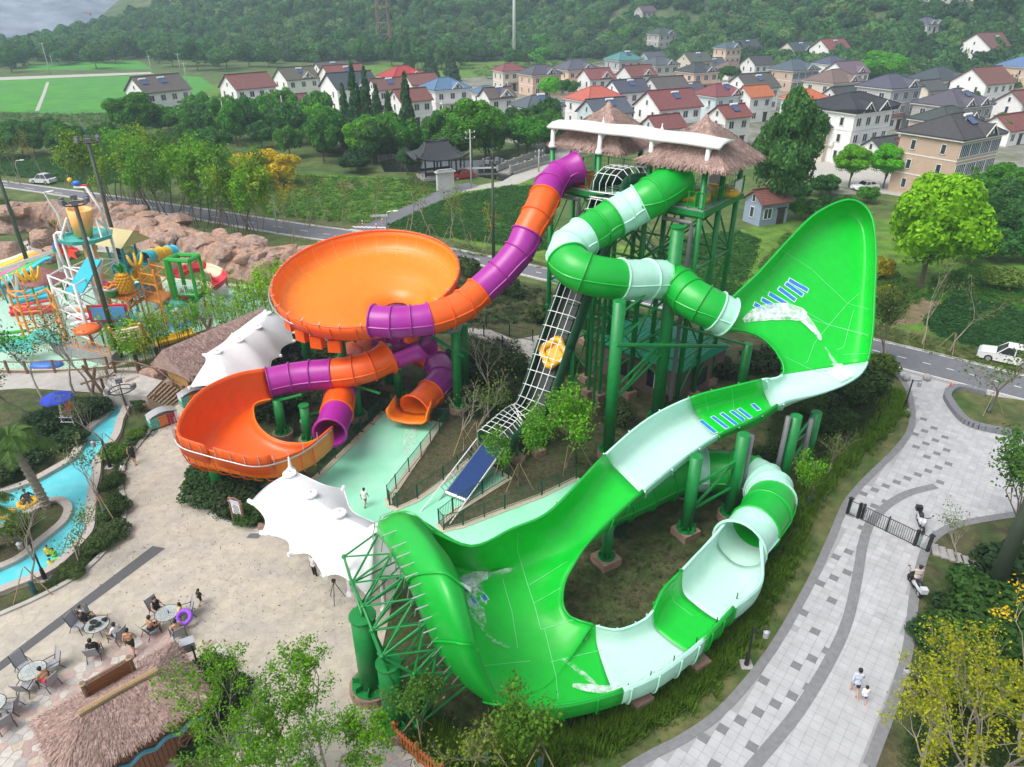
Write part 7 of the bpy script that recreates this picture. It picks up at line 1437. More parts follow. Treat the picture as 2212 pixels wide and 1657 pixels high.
T=thing('clam_fountain',at(75,785),'sea-green open clam shell fountain with blue base','water feature');q_=at(72,780)
for nm,c_,n_,tl_ in(('lower_shell',q_+V((-1.2,-.4,.9)),1,.5),('upper_shell',q_+V((.9,.9,1.1)),-1,1.15)):
 rows=[]
 for j in range(8):
  f=j/7;rows.append([c_+V((1.7*f*math.cos(math.pi*k/20),(1.5*f*math.sin(math.pi*k/20))*math.cos(tl_),(1.6*f*math.sin(math.pi*k/20))*math.sin(tl_)+.10*f*math.cos(k*math.pi)+.25*(1-f*f)))for k in range(21)])
 o=MB().grid(rows).build(nm,PSHELL,T,False);m_=o.modifiers.new('t','SOLIDIFY');m_.thickness=.12
b=MB();b.sphere(q_+V((1.8,-1.0,.1)),1.2,10,sc=(1.3,.7,.3));b.build('blue_base',PBLUE,T,True)
for k,(u0,v0,u1,v1,m_)in enumerate([(-2,650,18,656,PT),(8,648,32,652,PO_),(22,640,42,646,PW_),(38,636,56,642,PO_)]):
 a,b=at(u0,v0),at(u1,v1);link('spray_arch',MB().path([a.lerp(b,f)+V((0,0,2.6*math.sin(math.pi*f)**.7))for f in[i/14 for i in range(15)]],.09,6).mesh('spray_arch',m_,True),None,label=['teal spray arch at the left end of the kids pool','orange spray arch second from the left pool end','white spray arch in the left of the kids pool','orange spray arch nearest the two paddling kids'][k],cat='spray arch')
for k,(poly,m_,l)in enumerate([([(26,646),(108,630),(112,640),(30,658)],PC,'short cyan mat slide lying in the left of the pool'),([(22,668),(116,660),(118,672),(22,680)],PR,'short red mat slide below the cyan one'),([(-20,728),(60,728),(100,712),(112,722),(70,742),(-20,744)],PG,'green low slide running into the pool at left')]):
 P4=ats(poly,.25);mb=MB();mb.prism([(p.x,p.y)for p in P4],.05,.35);T=thing('mat_slide',P4[0]*1,l,'slide');mb.build('bed',m_,T)
 n_=len(P4);kk=n_//2-1
 for a,b in((P4[0],P4[1]),(P4[-1],P4[-2])):MB().bar(up(a,.45),up(b,.9),.16,6).build('side',m_,T)
T=thing('rainbow_slide',at(20,620),'wide rainbow-striped slide curving down at the left edge','slide');cp_=[[(-45,640,.8),(10,612,1.3),(60,585,2.2),(95,562,3.0),(112,556,3.2)],[(-45,580,1.6),(-10,565,2.2),(20,556,2.8),(50,545,3.4),(70,540,3.5)]]
e0=cr([at(*q_)for q_ in cp_[0]],6);e1_=cr([at(*q_)for q_ in cp_[1]],6)
for k,m_ in enumerate([PC,C_('leaf',(.05,.48,.08)),PP_,PO_,PY,PTN]):
 o=MB().grid([[a.lerp(b,k/6)for a,b in zip(e0,e1_)],[a.lerp(b,(k+.97)/6)for a,b in zip(e0,e1_)]]).build('lane',m_,T,True);md=o.modifiers.new('t','SOLIDIFY');md.thickness=.25
T=thing('shade_sail',at(60,600),'white pointed shade sail on steel posts over the rainbow slide','canopy');q_=[at(-30,590,5.5),at(126,535,6.0),at(118,545,5.5),at(-30,600,4.8)];o=MB().add([q_[0],q_[1],q_[2],q_[3]],[(0,1,2,3)]).build('membrane',M_MEMB,T);md=o.modifiers.new('t','SOLIDIFY');md.thickness=.06;p=at(146,650);MB().bar(p,at(122,540,5.8),.17,8).build('post',M_WHITE,T);MB().bar(at(38,640),at(34,588,4.8),.14,8).build('post',M_WHITE,T)
def parasol(px,r,h,label,m,pm,nm='thatched_parasol',posts=1,cat='parasol',seg=8,rise=.9):
 p=at(*px);T=thing(nm,p,label,cat)
 MB().lathe((p.x,p.y,h),[(r,0),(r*.93,.12),(r*.45,rise*.6),(0,rise)],seg).build('canopy',m,T)
 for k in range(posts):
  a=6.28*k/posts+.5;d=V((math.cos(a),math.sin(a),0))*(r*.6 if posts>1 else 0);MB().bar(p+d,up(p+d,h+.2),.09 if posts>1 else .05,6).build('post',pm,T)
 return T
parasol((125,690),2.1,4.3,'red-brown thatched parasol on four green posts in the pool',mat('red_thatch',(.30,.13,.12),.95,noise=.3,nscale=3,bump=.8,bscale=10),PG,posts=4,seg=12,rise=1.3)
M_LOG=mat('brown_log',(.22,.13,.08),.85,noise=.25,nscale=3,bump=.4,bscale=10);M_NET=foam_mat('rope_net',.56,.60,7,(.24,.16,.10))
def log_fence(pix,label,h=1.15,step=2.2,z=0.0,net=True):
 P=ats(pix);T=thing('log_fence',P[0],label,'fence');
 for i in range(len(P)-1):
  a,b=P[i],P[i+1];L=(b-a).length;n=max(1,round(L/step))
  for k in range(n+(i==len(P)-2)):p=a.lerp(b,k/n);MB().bar(up(p,z),up(p,z+h+.12),.12,7).build('log_post',M_LOG,T)
  for zz in(h,.25):MB().bar(up(a,z+zz),up(b,z+zz),.06,6).build('log_rail',M_LOG,T)
  if net:MB().grid([[up(a,z+.1),up(a.lerp(b,.5),z+.1),up(b,z+.1)],[up(a,z+h),up(a.lerp(b,.5),z+h-.1),up(b,z+h)]]).build('net_panel',M_NET,T)
 return T
log_fence([(-20,806),(60,808),(120,806),(190,802),(235,798)],'log and net fence along the near edge of the kids pool')
log_fence([(235,820),(250,806),(300,808),(345,822),(380,850),(402,862)],'rope fence with log posts round the upper terrace')
log_fence([(225,842),(255,838),(300,852),(340,880)],'log fence on the near side of the wooden steps')
log_fence([(0,480),(60,482),(110,495),(150,520),(210,540)],'brown log fence along the zigzag ramp below the rocks',net=False)
log_fence([(470,618),(560,640),(620,655)],'log fence along the far side of the kids pool',step=1.8);log_fence([(0,560),(40,545),(65,530),(100,545)],'log fence on the lower ramp by the rainbow slide',net=False);log_fence([(0,612),(75,612)],'plank fence between rainbow slide and pool',net=False)
FB=thing('bamboo_fence',at(500,730),'dark iron railing with timber posts in front of the bamboo screen','fence');P=[(p.x,p.y)for p in ats([(300,800),(345,785),(420,762),(500,738),(560,718),(610,700)])];railing(FB,P,1.5,0,M_BLACK,post=2.6,pr=.14,gap=.22)
for u,v in((210,850),(455,738)):
 T=thing('log_tripod',at(u,v),'crossed timber logs standing by the '+('terrace fence' if u<300 else 'bamboo screen'),'timber frame');p=at(u,v)
 for d in((-.5,0,2.6),(.4,.1,2.4)):MB().bar(p+V((d[0]*-1,0,0)),p+V(d),.13,7).build('log',M_LOG,T)
 MB().bar(p+V((-1.1,0,.9)),p+V((1.4,0,1.7)),.1,7).build('cross_log',M_LOG,T)
T=thing('thatched_hut',at(440,800),'long ochre hut with brown thatched roof behind the rear white canopy','building');h0=[at(370,838),at(414,862),at(590,775),at(552,752)]
MB().prism([(p.x,p.y)for p in h0],0,2.6).build('wall',mat('ochre_render',(.48,.28,.10),.9,noise=.15,nscale=1),T)
c_=sum(h0,V((0,0,0)))/4;hx=((h0[2]+h0[3])/2-(h0[0]+h0[1])/2);L_=hx.length/2;hx.normalize();hy=V((-hx.y,hx.x,0));wy=abs((h0[1]-h0[0]).dot(hy))/2+.7
r0,r1=c_-hx*(L_+.7),c_+hx*(L_+.7);MB().add([up(r0-hy*wy,2.4),up(r1-hy*wy,2.4),up(r1+hy*wy,2.4),up(r0+hy*wy,2.4),up(r0,4.3),up(r1,4.3)],[(0,1,5,4),(2,3,4,5),(1,2,5),(3,0,4),(0,3,2,1)]).build('roof',M_THATCH,T)
def hs(f,g,k=None):
 sg=-1 if(f*7919)%1<.6 else 1;a=r0.lerp(r1,f);base=up(a+hy*wy*sg,2.4);top=up(a,4.3);return base.lerp(top,g),(base-top).normalized(),V((hy.x*sg*.75,hy.y*sg*.75,1)).normalized()
straw(hs,2600,9,.6,.06,parent=T,fringe=lambda f,g:hs(f,g*.04),nf=500)
# people: one smooth body each, grown from a distance field
def surface_nets(F,org,h):
 nx,ny,nz=F.shape;S=F<0;vid=-np.ones((nx-1,ny-1,nz-1),int);corn=[(i,j,k)for i in(0,1)for j in(0,1)for k in(0,1)]
 st=np.stack([S[i:nx-1+i,j:ny-1+j,k:nz-1+k]for i,j,k in corn],-1);c=st.sum(-1);act=(c>0)&(c<8);idx=np.argwhere(act)
 vid[act]=np.arange(len(idx));acc=np.zeros((len(idx),3));cnt=np.zeros((len(idx),1))
 for a in range(8):
  for b in range(a+1,8):
   d=np.abs(np.subtract(corn[a],corn[b])).sum()
   if d!=1:continue
   fa=F[idx[:,0]+corn[a][0],idx[:,1]+corn[a][1],idx[:,2]+corn[a][2]];fb=F[idx[:,0]+corn[b][0],idx[:,1]+corn[b][1],idx[:,2]+corn[b][2]]
   m=(fa<0)!=(fb<0);t=np.where(m,fa/(fa-fb+1e-12),0)[:,None];p=np.array(corn[a])+(np.array(corn[b])-np.array(corn[a]))*t;acc+=np.where(m[:,None],p,0);cnt+=m[:,None]
 V_=(idx+acc/np.maximum(cnt,1))*h+org;Q=[]
 for ax in range(3):
  sl=[slice(1,-1)]*3;sl[ax]=slice(0,-1);a=S[tuple(sl)];s2=list(sl);s2[ax]=slice(1,None);b=S[tuple(s2)]
  e=np.argwhere(a!=b);e2=e+np.array([0 if k==ax else 1 for k in range(3)]);u,w=(ax+1)%3,(ax+2)%3
  ok=np.ones(len(e2),bool)
  for k in range(3):ok&=(e2[:,k]<vid.shape[k])
  e2=e2[ok];inn=S[e2[:,0],e2[:,1],e2[:,2]];du=np.eye(3,dtype=int)[u];dw=np.eye(3,dtype=int)[w]
  q=np.stack([vid[tuple((e2-du-dw).T)],vid[tuple((e2-dw).T)],vid[tuple(e2.T)],vid[tuple((e2-du).T)]],1);q[~inn]=q[~inn][:,::-1];Q.append(q)
 Q=np.concatenate(Q);return V_,Q[(Q>=0).all(1)]
def cap_sdf(P,a,b,ra,rb):
 a,b=np.array(a,float),np.array(b,float);d=b-a;t=np.clip(((P-a)@d)/(d@d+1e-12),0,1);return np.linalg.norm(P-a-t[...,None]*d,axis=-1)-(ra+(rb-ra)*t)
def smin(a,b,k):h=np.clip(.5+.5*(b-a)/k,0,1);return b+(a-b)*h-k*h*(1-h)
def field_mesh(name,prims,h,k,mats,cut=None):
 lo=np.min([np.minimum(p[0],p[1])-max(p[2],p[3])for p in prims],0)-3*h;hi=np.max([np.maximum(p[0],p[1])+max(p[2],p[3])for p in prims],0)+3*h
 n=np.ceil((hi-lo)/h).astype(int)+1;g=np.stack(np.meshgrid(*[lo[i]+h*np.arange(n[i])for i in range(3)],indexing='ij'),-1);F=None
 for a,b,ra,rb in prims:
  f=cap_sdf(g,a,b,ra,rb);F=f if F is None else smin(F,f,min(k,.9*min(ra,rb)+.004))
 if cut is not None:F=np.maximum(F,cut(g))
 v,q=surface_nets(F,lo,h);me=npmesh(name,v,q,mats);me.polygons.foreach_set('use_smooth',[True]*len(q));return me
SKIN={'l':mat('skin_light',(.56,.33,.22),.5),'t':mat('skin_tan',(.44,.23,.13),.5)};HAIR=mat('black_hair',(.012,.010,.010),.5)
def cloth(n,c):return mat('cloth_'+n,c,.85,noise=.08,nscale=6,bump=.2,bscale=20)
BK,WH,RD,GY,PUR,YLW,BGE,BLU,LBL,NVY=cloth('black',(.015,.015,.018)),cloth('white',(.75,.75,.76)),cloth('red',(.60,.03,.05)),cloth('grey',(.35,.36,.42)),cloth('purple',(.35,.18,.55)),cloth('yellow',(.80,.62,.04)),cloth('beige',(.52,.44,.38)),cloth('blue',(.05,.05,.45)),cloth('pale_blue',(.50,.54,.66)),cloth('navy',(.02,.025,.05))
EYE=mat('eye_dark',(.02,.015,.012),.3)
def person(p,label,pose='stand',h=1.70,face=0,top=None,bottom=BK,skin='t',sleeves=True,longleg=False,lean=0,group=None,hairlong=False,kid=False,seat=.44,arms=None,extra=None,shoes=True):
 """pose: stand, walk, sit, recline; face = heading in radians (0 looks along -Y, towards the camera)"""
 s=h/1.70;hd=1.18 if kid else 1.0;L=lambda x,y,z:(x*s,y*s,z*s)
 hip={'stand':.90,'walk':.89,'sit':seat/s+.09,'recline':.46,'float':.25}[pose];tl={'stand':0,'walk':-.06,'sit':.05,'recline':.62,'float':.5}[pose]+lean
 ct,st_=math.cos(tl),math.sin(tl);T_=lambda x,d,z:(x,d*ct+z*st_,hip+z*ct-d*st_)
 chest,neck,head=T_(0,0,.38),T_(0,-.005,.535),T_(0,-.03,.69);pel=(0,0,hip)
 if pose=='stand':legs=[((.095,0,hip-.02),(.10,-.01,.47),(.105,.02,.07)),((-.095,0,hip-.02),(-.11,-.01,.47),(-.12,.02,.07))]
 elif pose=='walk':legs=[((.09,0,hip-.02),(.09,-.17,.49),(.09,-.20,.07)),((-.09,0,hip-.02),(-.09,.05,.47),(-.09,.30,.14))]
 elif pose=='sit':legs=[((.10,0,hip),(.13,-.42,hip+.02),(.14,-.46,.07)),((-.10,0,hip),(-.15,-.42,hip+.02),(-.16,-.40,.07))]
 else:legs=[((.10,0,hip),(.13,-.40,hip+.06),(.14,-.82,hip-.06)),((-.10,0,hip),(-.13,-.42,hip+.14),(-.12,-.80,hip+.02))]
 sh=[T_(.185,0,.475),T_(-.185,0,.475)]
 am=arms or{'stand':((.03,.02),(.03,-.03)),'walk':((.03,.12),(.03,-.14)),'sit':((.06,-.12),(.06,-.12)),'recline':((.08,-.10),(.08,-.14)),'float':((.2,-.1),(.2,-.1))}[pose]
 arm=[]
 for sg,S_,(ox,oy)in((1,sh[0],am[0]),(-1,sh[1],am[1])):
  E=(S_[0]+sg*(ox+.03),S_[1]+oy*.8+.02,S_[2]-.27);up_=pose in('sit','recline','float')
  Wr=(E[0]-sg*.04,E[1]-(.22 if up_ else .05)+oy*.6,E[2]-(.05 if up_ else .235));arm.append((S_,E,Wr))
 A=lambda t:np.array(L(*t));b=[]
 b+=[(A(pel),A(T_(0,0,.16)),.135*s,.118*s),(A(T_(.07,0,.30)),A(T_(-.07,0,.30)),.115*s,.115*s),(A(T_(.12,0,.44)),A(T_(-.12,0,.44)),.085*s,.085*s),(A(T_(.06,.01,0)),A(T_(-.06,.01,0)),.125*s,.125*s),(A(chest),A(neck),.07*s,.055*s),(A(neck),A(T_(0,-.01,.60)),.052*s,.05*s)]
 hr=.088*hd;hc=head;b+=[(A((hc[0],hc[1]+.01,hc[2]+.03)),A((hc[0],hc[1],hc[2]-.02)),hr*s,hr*.9*s),(A((hc[0],hc[1]-.035,hc[2]-.055)),A((hc[0],hc[1]-.02,hc[2]-.07)),.05*s,.05*s),(A((hc[0],hc[1]-.088*hd,hc[2]-.005)),A((hc[0],hc[1]-.100*hd,hc[2]-.03)),.010*s,.016*s)]
 for sg in(1,-1):b.append((A((sg*hr*.98,hc[1]+.01,hc[2]+.01)),A((sg*hr*.98,hc[1]+.012,hc[2]-.03)),.018*s,.013*s))
 for(a1,k1,f1)in legs:
  b+=[(A(a1),A(k1),.088*s,.056*s),(A(k1),A(f1),.057*s,.036*s),(A((f1[0],f1[1]+.03,f1[2]-.035)),A((f1[0]*1.06,f1[1]-.16,f1[2]-.045))if pose not in('recline','float')else A((f1[0],f1[1]-.08,f1[2]+.12)),.036*s,.027*s)]
 for sg,(S_,E,Wr)in zip((1,-1),arm):
  b+=[(A(S_),A(E),.050*s,.038*s),(A(E),A(Wr),.038*s,.026*s)]
  d=np.array(Wr)-np.array(E);d=d/np.linalg.norm(d);x=np.array((sg,0,0.));y=np.cross(d,x);y/=np.linalg.norm(y)+1e-9
  pm=np.array(Wr)+d*.075;b.append((A(Wr),A(pm),.026*s,.032*s))
  for q,ln in zip((-.027,-.009,.009,.027),(.062,.075,.070,.055)):
   r0=pm+y*q+d*.01;r1=r0+d*ln*.55;r2=r1+d*ln*.4-x*.018;b+=[(A(r0),A(r1),.0105*s,.0095*s),(A(r1),A(r2),.0095*s,.008*s)]
  th=np.array(Wr)+d*.03-y*.02;b+=[(A(th),A(th-y*.035+d*.035-x*.01),.013*s,.011*s)]
 T=thing('person',p,label,'person',group,rz=face)
 hh=.021*max(.75,s);lk=lambda nm,me:link(nm,me,T,loc=(0,0,0))
 lk('body',field_mesh('body',b,hh,.03,SKIN[skin]))
 cy,cz=hc[1]*s,hc[2]*s
 hp=[(A((0,hc[1]+.025,hc[2]+.045)),A((0,hc[1]+.035,hc[2]-.005)),(hr+.014)*s,(hr+.006)*s)]
 if hairlong:hp+=[(A((0,hc[1]+.08,hc[2]+.02)),A((0,hc[1]+.13,hc[2]-.20)),.05*s,.03*s)]
 lk('hair',field_mesh('hair',hp,.018,.02,HAIR,cut=lambda g:np.minimum((cz-.005*s)-g[...,2]+np.clip((cy-.035*s)-g[...,1],-9,9)*2.2,9)))
 e=MB()
 for sg in(1,-1):ee=MB();ee.sphere(L(sg*.032*hd,hc[1]-.083*hd,hc[2]+.008),.011*s,6);lk('eye',ee.mesh('eye',EYE,True))
 mo=MB();mo.box(L(0,hc[1]-.084*hd,hc[2]-.058),(.036*s,.012*s,.009*s));lk('mouth',mo.mesh('mouth',mat('lips',(.36,.13,.11),.5)))
 o=.014*s
 if top is not None:
  c=[(a,e_,r1+o,r2+o)for a,e_,r1,r2 in b[0:4]]
  if sleeves:
   for S_,E,Wr in arm:m2=tuple(np.array(S_)*.35+np.array(E)*.65)if sleeves!='long' else E;c.append((A(S_),A(m2),.058*s,.056*s));c+=[(A(E),A(Wr),.05*s,.038*s)]if sleeves=='long' else[]
  lk('shirt',field_mesh('shirt',c,.02*max(.8,s),.03,top))
 if bottom is not None:
  c=[(A(pel),A(T_(0,0,.06)),.142*s,.134*s),(A(T_(.06,.01,0)),A(T_(-.06,.01,0)),.135*s,.135*s)]
  for a1,k1,f1 in legs:
   m2=tuple(np.array(a1)*.35+np.array(k1)*.65);c.append((A(a1),A(k1 if longleg else m2),.100*s,(.068 if longleg else .085)*s))
   if longleg:c.append((A(k1),A(tuple(np.array(f1)*.92+np.array(k1)*.08)),.066*s,.052*s))
  lk('trousers' if longleg else 'shorts',field_mesh('shorts',c,.02*max(.8,s),.025,bottom))
 if shoes:
  for a1,k1,f1 in legs:
   if pose in('recline','float'):continue
   sm=MB();sm.sphere(L(f1[0]*1.03,f1[1]-.065,f1[2]-.045),.05*s,8,sc=(.95,2.5,.75));lk('shoe',sm.mesh('shoe',BK,True))
 for nm,mb,mt in(extra or[]):
  mb.v=[tuple(V(q)*s)for q in mb.v];lk(nm,mb.mesh(nm,mt,True))
 return T
def bag():b=MB();b.sphere((0,.19,1.22),.2,10,sc=(.85,.6,1.2));return b
PI=math.pi
person(at(290,1412),'shirtless man in black trunks walking away past the thatched kiosk','walk',1.72,PI+.2,None,BK,'t')
person(at(435,1306),'small child in a black swimsuit walking alone on the plaza','walk',1.12,PI-.5,BK,BK,'l',kid=True)
person(at(292,1003),'man in black vest and shorts walking along the river hedge','walk',1.74,PI+.3,BK,NVY,'t',sleeves=False)
person(at(271,1028),'little girl in a purple skirt walking behind the man in black','walk',1.02,PI+.3,WH,PUR,'l',hairlong=True,kid=True)
person(at(789,1094),'child in white shirt with red sleeves and red shorts wading in the splash pool','walk',1.45,PI-.3,WH,RD,'t',extra=None)
person(at(681,1245),'person in white shirt and black trousers with a black backpack under the big white canopy','stand',1.70,-.6,WH,BK,'t',longleg=True,extra=[('backpack',bag(),BK)])
person(at(1842,1500),'adult in pale blue shirt and black shorts walking with a child','walk',1.72,PI-.2,LBL,BK,'l',sleeves='long',group=None)
person(at(1862,1518),'child in white top and blue shorts beside the adult in pale blue','walk',1.12,PI-.2,WH,BLU,'l',sleeves='long',kid=True)
person(at(48,638),'adult in a dark dress paddling in the kids pool','stand',1.6,1.0,GY,GY,'l');person(at(58,632),'child in pale blue beside the paddling adult','stand',1.2,1.2,LBL,LBL,'l',kid=True)
person(at(68,556),'attendant in white shirt and red shorts standing on the upper deck at left','stand',1.7,-.4,WH,RD,'t');person(at(102,568),'attendant in white shirt and red shorts walking on the upper deck','walk',1.7,-1.4,WH,RD,'t')
person(at(150,690),'attendant in white shirt near the thatched parasol','stand',1.7,.5,WH,RD,'t')
CM=mat('grey_sling_fabric',(.33,.33,.36),.8,noise=.08,nscale=8)
def chair(p,face,label):
 T=thing('chair',p,label,'chair','sling chairs on the plaza',rz=face)
 b=MB();b.box((0,-.02,.42),(.54,.52,.03));link('seat',b.mesh('seat',CM),T,loc=(0,0,0))
 b=MB();b.box((0,.38,.74),(.54,.03,.72),Matrix.Rotation(-.32,3,'X'));link('backrest',b.mesh('backrest',CM),T,loc=(0,0,0))
 for sg in(-1,1):
  for pts in([(sg*.30,-.26,.43),(sg*.32,-.36,0)],[(sg*.30,.22,.43),(sg*.32,.46,0)]):link('leg',MB().path(pts,.02,5).mesh('leg',M_BLACK),T,loc=(0,0,0))
  link('armrest',MB().path([(sg*.31,-.30,.2),(sg*.31,-.30,.62),(sg*.31,-.15,.66),(sg*.31,.32,.62)],.02,5).mesh('armrest',M_BLACK),T,loc=(0,0,0))
  link('back_frame',MB().path([(sg*.285,.24,.42),(sg*.285,.5,1.1)],.018,5).mesh('back_frame',M_BLACK),T,loc=(0,0,0))
 return T
M_GLT=mat('clear_table_glass',(.55,.62,.62),.05,alpha=.35)
def table(p,label):
 T=thing('table',p,label,'table','round glass tables on the plaza');x=lambda nm,mb,m,sm=False:link(nm,mb.mesh(nm,m,sm),T,loc=(0,0,0))
 x('tabletop',MB().lathe((0,0,.70),[(.60,0),(.60,.02)],24),M_GLT);x('rim',MB().path([(.6*math.cos(k*.2618),.6*math.sin(k*.2618),.71)for k in range(24)],.02,5,closed=True),M_BLACK)
 for k in range(4):
  a=.785+1.571*k;x('leg',MB().path([(.58*math.cos(a),.58*math.sin(a),.7),(.12*math.cos(a),.12*math.sin(a),.45),(.42*math.cos(a),.42*math.sin(a),0)],.018,5),M_BLACK)
 return T
def ang_to(a,b):d=at(*b)-at(*a);return math.atan2(d.x,-d.y)
TB=[((217,1370),'glass table with black bags on it between seated people'),((367,1345),'glass table with a blue bottle beside the purple swim ring'),((80,1470),'glass table with one person slumped at it, left of the kiosk'),((-8,1545),'glass table cut by the left picture edge')]
for px,l in TB:table(at(*px),l)
CH=[((176,1362),0,'empty sling chair at the upper left of the bag table'),((196,1352),0,'sling chair under the reclining person in black'),((257,1385),0,'sling chair under the man in white shirt'),((208,1420),0,'sling chair under the man in black at the bag table'),((344,1330),1,'sling chair under the person in black vest'),((405,1332),1,'empty sling chair right of the purple swim ring'),((330,1372),1,'sling chair under the shirtless man on the left of the bottle table'),((388,1378),1,'sling chair under the shirtless man nearest the kiosk'),((58,1452),2,'empty sling chair left of the slumped person'),((117,1448),2,'reclined empty sling chair behind the slumped person'),((62,1496),2,'empty sling chair in front of the left table'),((110,1484),2,'sling chair under the slumped person'),((28,1540),3,'sling chair at the left edge facing the cut table'),((14,1572),3,'sling chair nearest the bottom left corner')]
for px,t,l in CH:chair(at(*px),ang_to(px,TB[t][0]),l)
def sit(px,t,label,dy=0,**k):person(at(*px),label,k.pop('pose','sit'),k.pop('h',1.68),ang_to(px,TB[t][0])+dy,**k)
sit((198,1352),0,'person in black reclining with stretched legs at the bag table',.9,pose='recline',top=BK,bottom=BK,skin='t');sit((186,1346),0,'person in white behind the reclining person in black',.6,top=WH,bottom=BK,skin='l',h=1.55);sit((257,1385),0,'man in white shirt sitting with his back to the right',top=WH,bottom=BK);sit((208,1420),0,'man in black shirt sitting nearest the kiosk at the bag table',top=BK,bottom=BK)
sit((344,1330),1,'person in black vest sitting behind the bottle table',top=BK,bottom=BK,sleeves=False,skin='l');sit((330,1372),1,'shirtless man leaning towards the bottle table',lean=-.15,top=None,bottom=BK);sit((388,1378),1,'shirtless man with raised arms sitting near the kiosk',top=None,bottom=BK,skin='l');sit((395,1338),1,'girl in yellow swimsuit by the purple ring',top=YLW,bottom=YLW,sleeves=False,skin='l',hairlong=True,h=1.4,kid=True);sit((110,1484),2,'bare-backed person slumped forward at the left table',lean=-.5,top=None,bottom=RD)
def ring(p,R,r,m,label,tilt=None,n=28,cat='swim ring'):
 b=MB();b.path([V((R*math.cos(6.2832*k/n),R*math.sin(6.2832*k/n),0))for k in range(n)],r,10,closed=True)
 if tilt:M_=Matrix.Rotation(tilt,3,'X');b.v=[tuple(M_@V(q))for q in b.v]
 return link('swim_ring',b.mesh('swim_ring',m,True),None,loc=p,label=label,cat=cat)
ring(at(397,1333,.6),.34,.12,cloth('violet_vinyl',(.30,.10,.65)),'purple swim ring held up beside the bottle table',.6)
b=MB();
for k,(x,y)in enumerate(((-.2,.1),(.15,-.1),(-.1,-.3),(.3,.25))):link('bag',ROCKS[k],None,loc=at(217,1370)+V((x,y,.80)),sc=(.2,.15,.1),rz=k,label=['black bag at the far side of the bag table','black bag in the middle of the bag table','black bag at the near rim of the bag table','small black bag at the right of the bag table'][k],cat='bag').data=rock_mesh(40+k)
for o in COL.objects:
 if o.name.startswith('bag'):o.data.materials.clear();o.data.materials.append(BK)
link('bottle',MB().lathe((0,0,0),[(.035,0),(.035,.16),(.015,.2),(.015,.23)],8).mesh('bottle',PBLUE,True),None,loc=at(371,1345)+V((0,0,.72)),label='blue bottle standing on the glass table',cat='bottle')
ring(at(60,1086,.18),.5,.17,M_RAFT,'yellow swim ring carrying a man on the lazy river');person(at(64,1088,-.05),'man in dark shirt leaning back in a yellow swim ring','float',1.7,.8,NVY,BK,'t',shoes=False)
ring(at(14,1110,.15),.42,.14,M_RAFT,'yellow swim ring drifting alone at the left edge');ring(at(124,1216,.15),.36,.13,C_('lime',(.16,.62,.06)),'green swim ring round a child in the lazy river')
person(at(112,1212,-.35),'child in a yellow life vest in the lazy river','stand',1.2,.5,YLW,BK,'l',kid=True,shoes=False);person(at(124,1216,-.45),'child inside the green swim ring','stand',1.15,.2,cloth('lime',(.25,.6,.05)),BK,'l',kid=True,shoes=False);person(at(118,1238,-.5),'child in yellow nearest the river bank hedge','stand',1.1,.2,YLW,BK,'l',kid=True,shoes=False)
# park furniture, fences, vehicles, village landmarks
KS=thing('thatched_kiosk',at(280,1600),'wooden kiosk with a big pinkish thatched hip roof beside the plaza tables','kiosk')
A,B,C=at(75,1556,2.7),at(375,1388,2.7),at(453,1500,2.7);D=A+(C-B);ctr_=(A+C)/2;kx=(B-A).normalized();ky=(C-B).normalized();Lk,Wk=(B-A).length,(C-B).length
R0,R1=at(182,1537,4.3),at(329,1455,4.3);R0,R1=at(182,1537,3.75),at(329,1455,3.75)
q=[A,B,C,D];MB().add([*[p-V((0,0,.3))for p in q],*q,R0,R1],[(0,3,2,1),(0,1,5,4),(1,2,6,5),(2,3,7,6),(3,0,4,7),(4,5,9,8),(6,7,8,9),(5,6,9),(7,4,8)]).build('roof_shell',M_THATCH,KS)
def kroof(f,g,k=None):
 if k is None:k=0 if f<.36 else(2 if f<.72 else(1 if f<.86 else 3))
 f2=[f/.36,(f-.72)/.14,(f-.36)/.36,(f-.86)/.14][k];f2=min(1,max(0,f2));a,b=q[k],q[(k+1)%4];ta,tb_=[(R0,R1),(R1,R1),(R1,R0),(R0,R0)][k]
 base=a.lerp(b,f2);top=ta.lerp(tb_,f2);nn=(b-a).cross(ta-a).normalized();nn=nn if nn.z>0 else-nn;return base.lerp(top,g),(base-top).normalized(),nn
straw(kroof,9000,21,.42,.022,parent=KS,fringe=lambda f,g:kroof(f,g*.04),nf=2200)
MB().path([R0-kx*.2+V((0,0,.04)),(R0+R1)/2+V((0,0,.1)),R1+kx*.2+V((0,0,.04))],[.16,.13,.16],8).build('ridge_log',mat('pale_log',(.36,.24,.13),.8,noise=.25,nscale=5,bump=.4),KS)
wl=[p+(ctr_-p)*.16 for p in q];MB().prism([(p.x,p.y)for p in wl],0,2.62).build('wall',mat('dark_timber',(.15,.07,.045),.8,noise=.2,nscale=3),KS)
ky2=-ky if(wl[3]-wl[0]).dot(ky)<0 else ky
for k in range(26):
 p=wl[3].lerp(wl[2],(k+.5)/26)+ky*.04;MB().box((p.x,p.y,1.3),((wl[2]-wl[3]).length/26-.02,.06,2.55),math.atan2(kx.y,kx.x)).build('wall_plank',mat('red_brown_plank',(.24,.10,.06),.75,noise=.2,nscale=4),KS)
MB().path([wl[3].lerp(wl[2],f)+ky*.16+V((0,0,-1.1+.10*math.sin(f*30)))for f in[i/40 for i in range(41)]],.11,6).build('wave_trim',C_('wave',(.12,.36,.48)),KS)
wc=wl[3].lerp(wl[2],.87)+ky*.2;wc.z=1.0;mb=MB();mb.path([wc+kx*.55*math.cos(k*.3927)+V((0,0,.55*math.sin(k*.3927)))for k in range(16)],.06,6,closed=True);mb.build('wagon_wheel',M_LOG,KS)
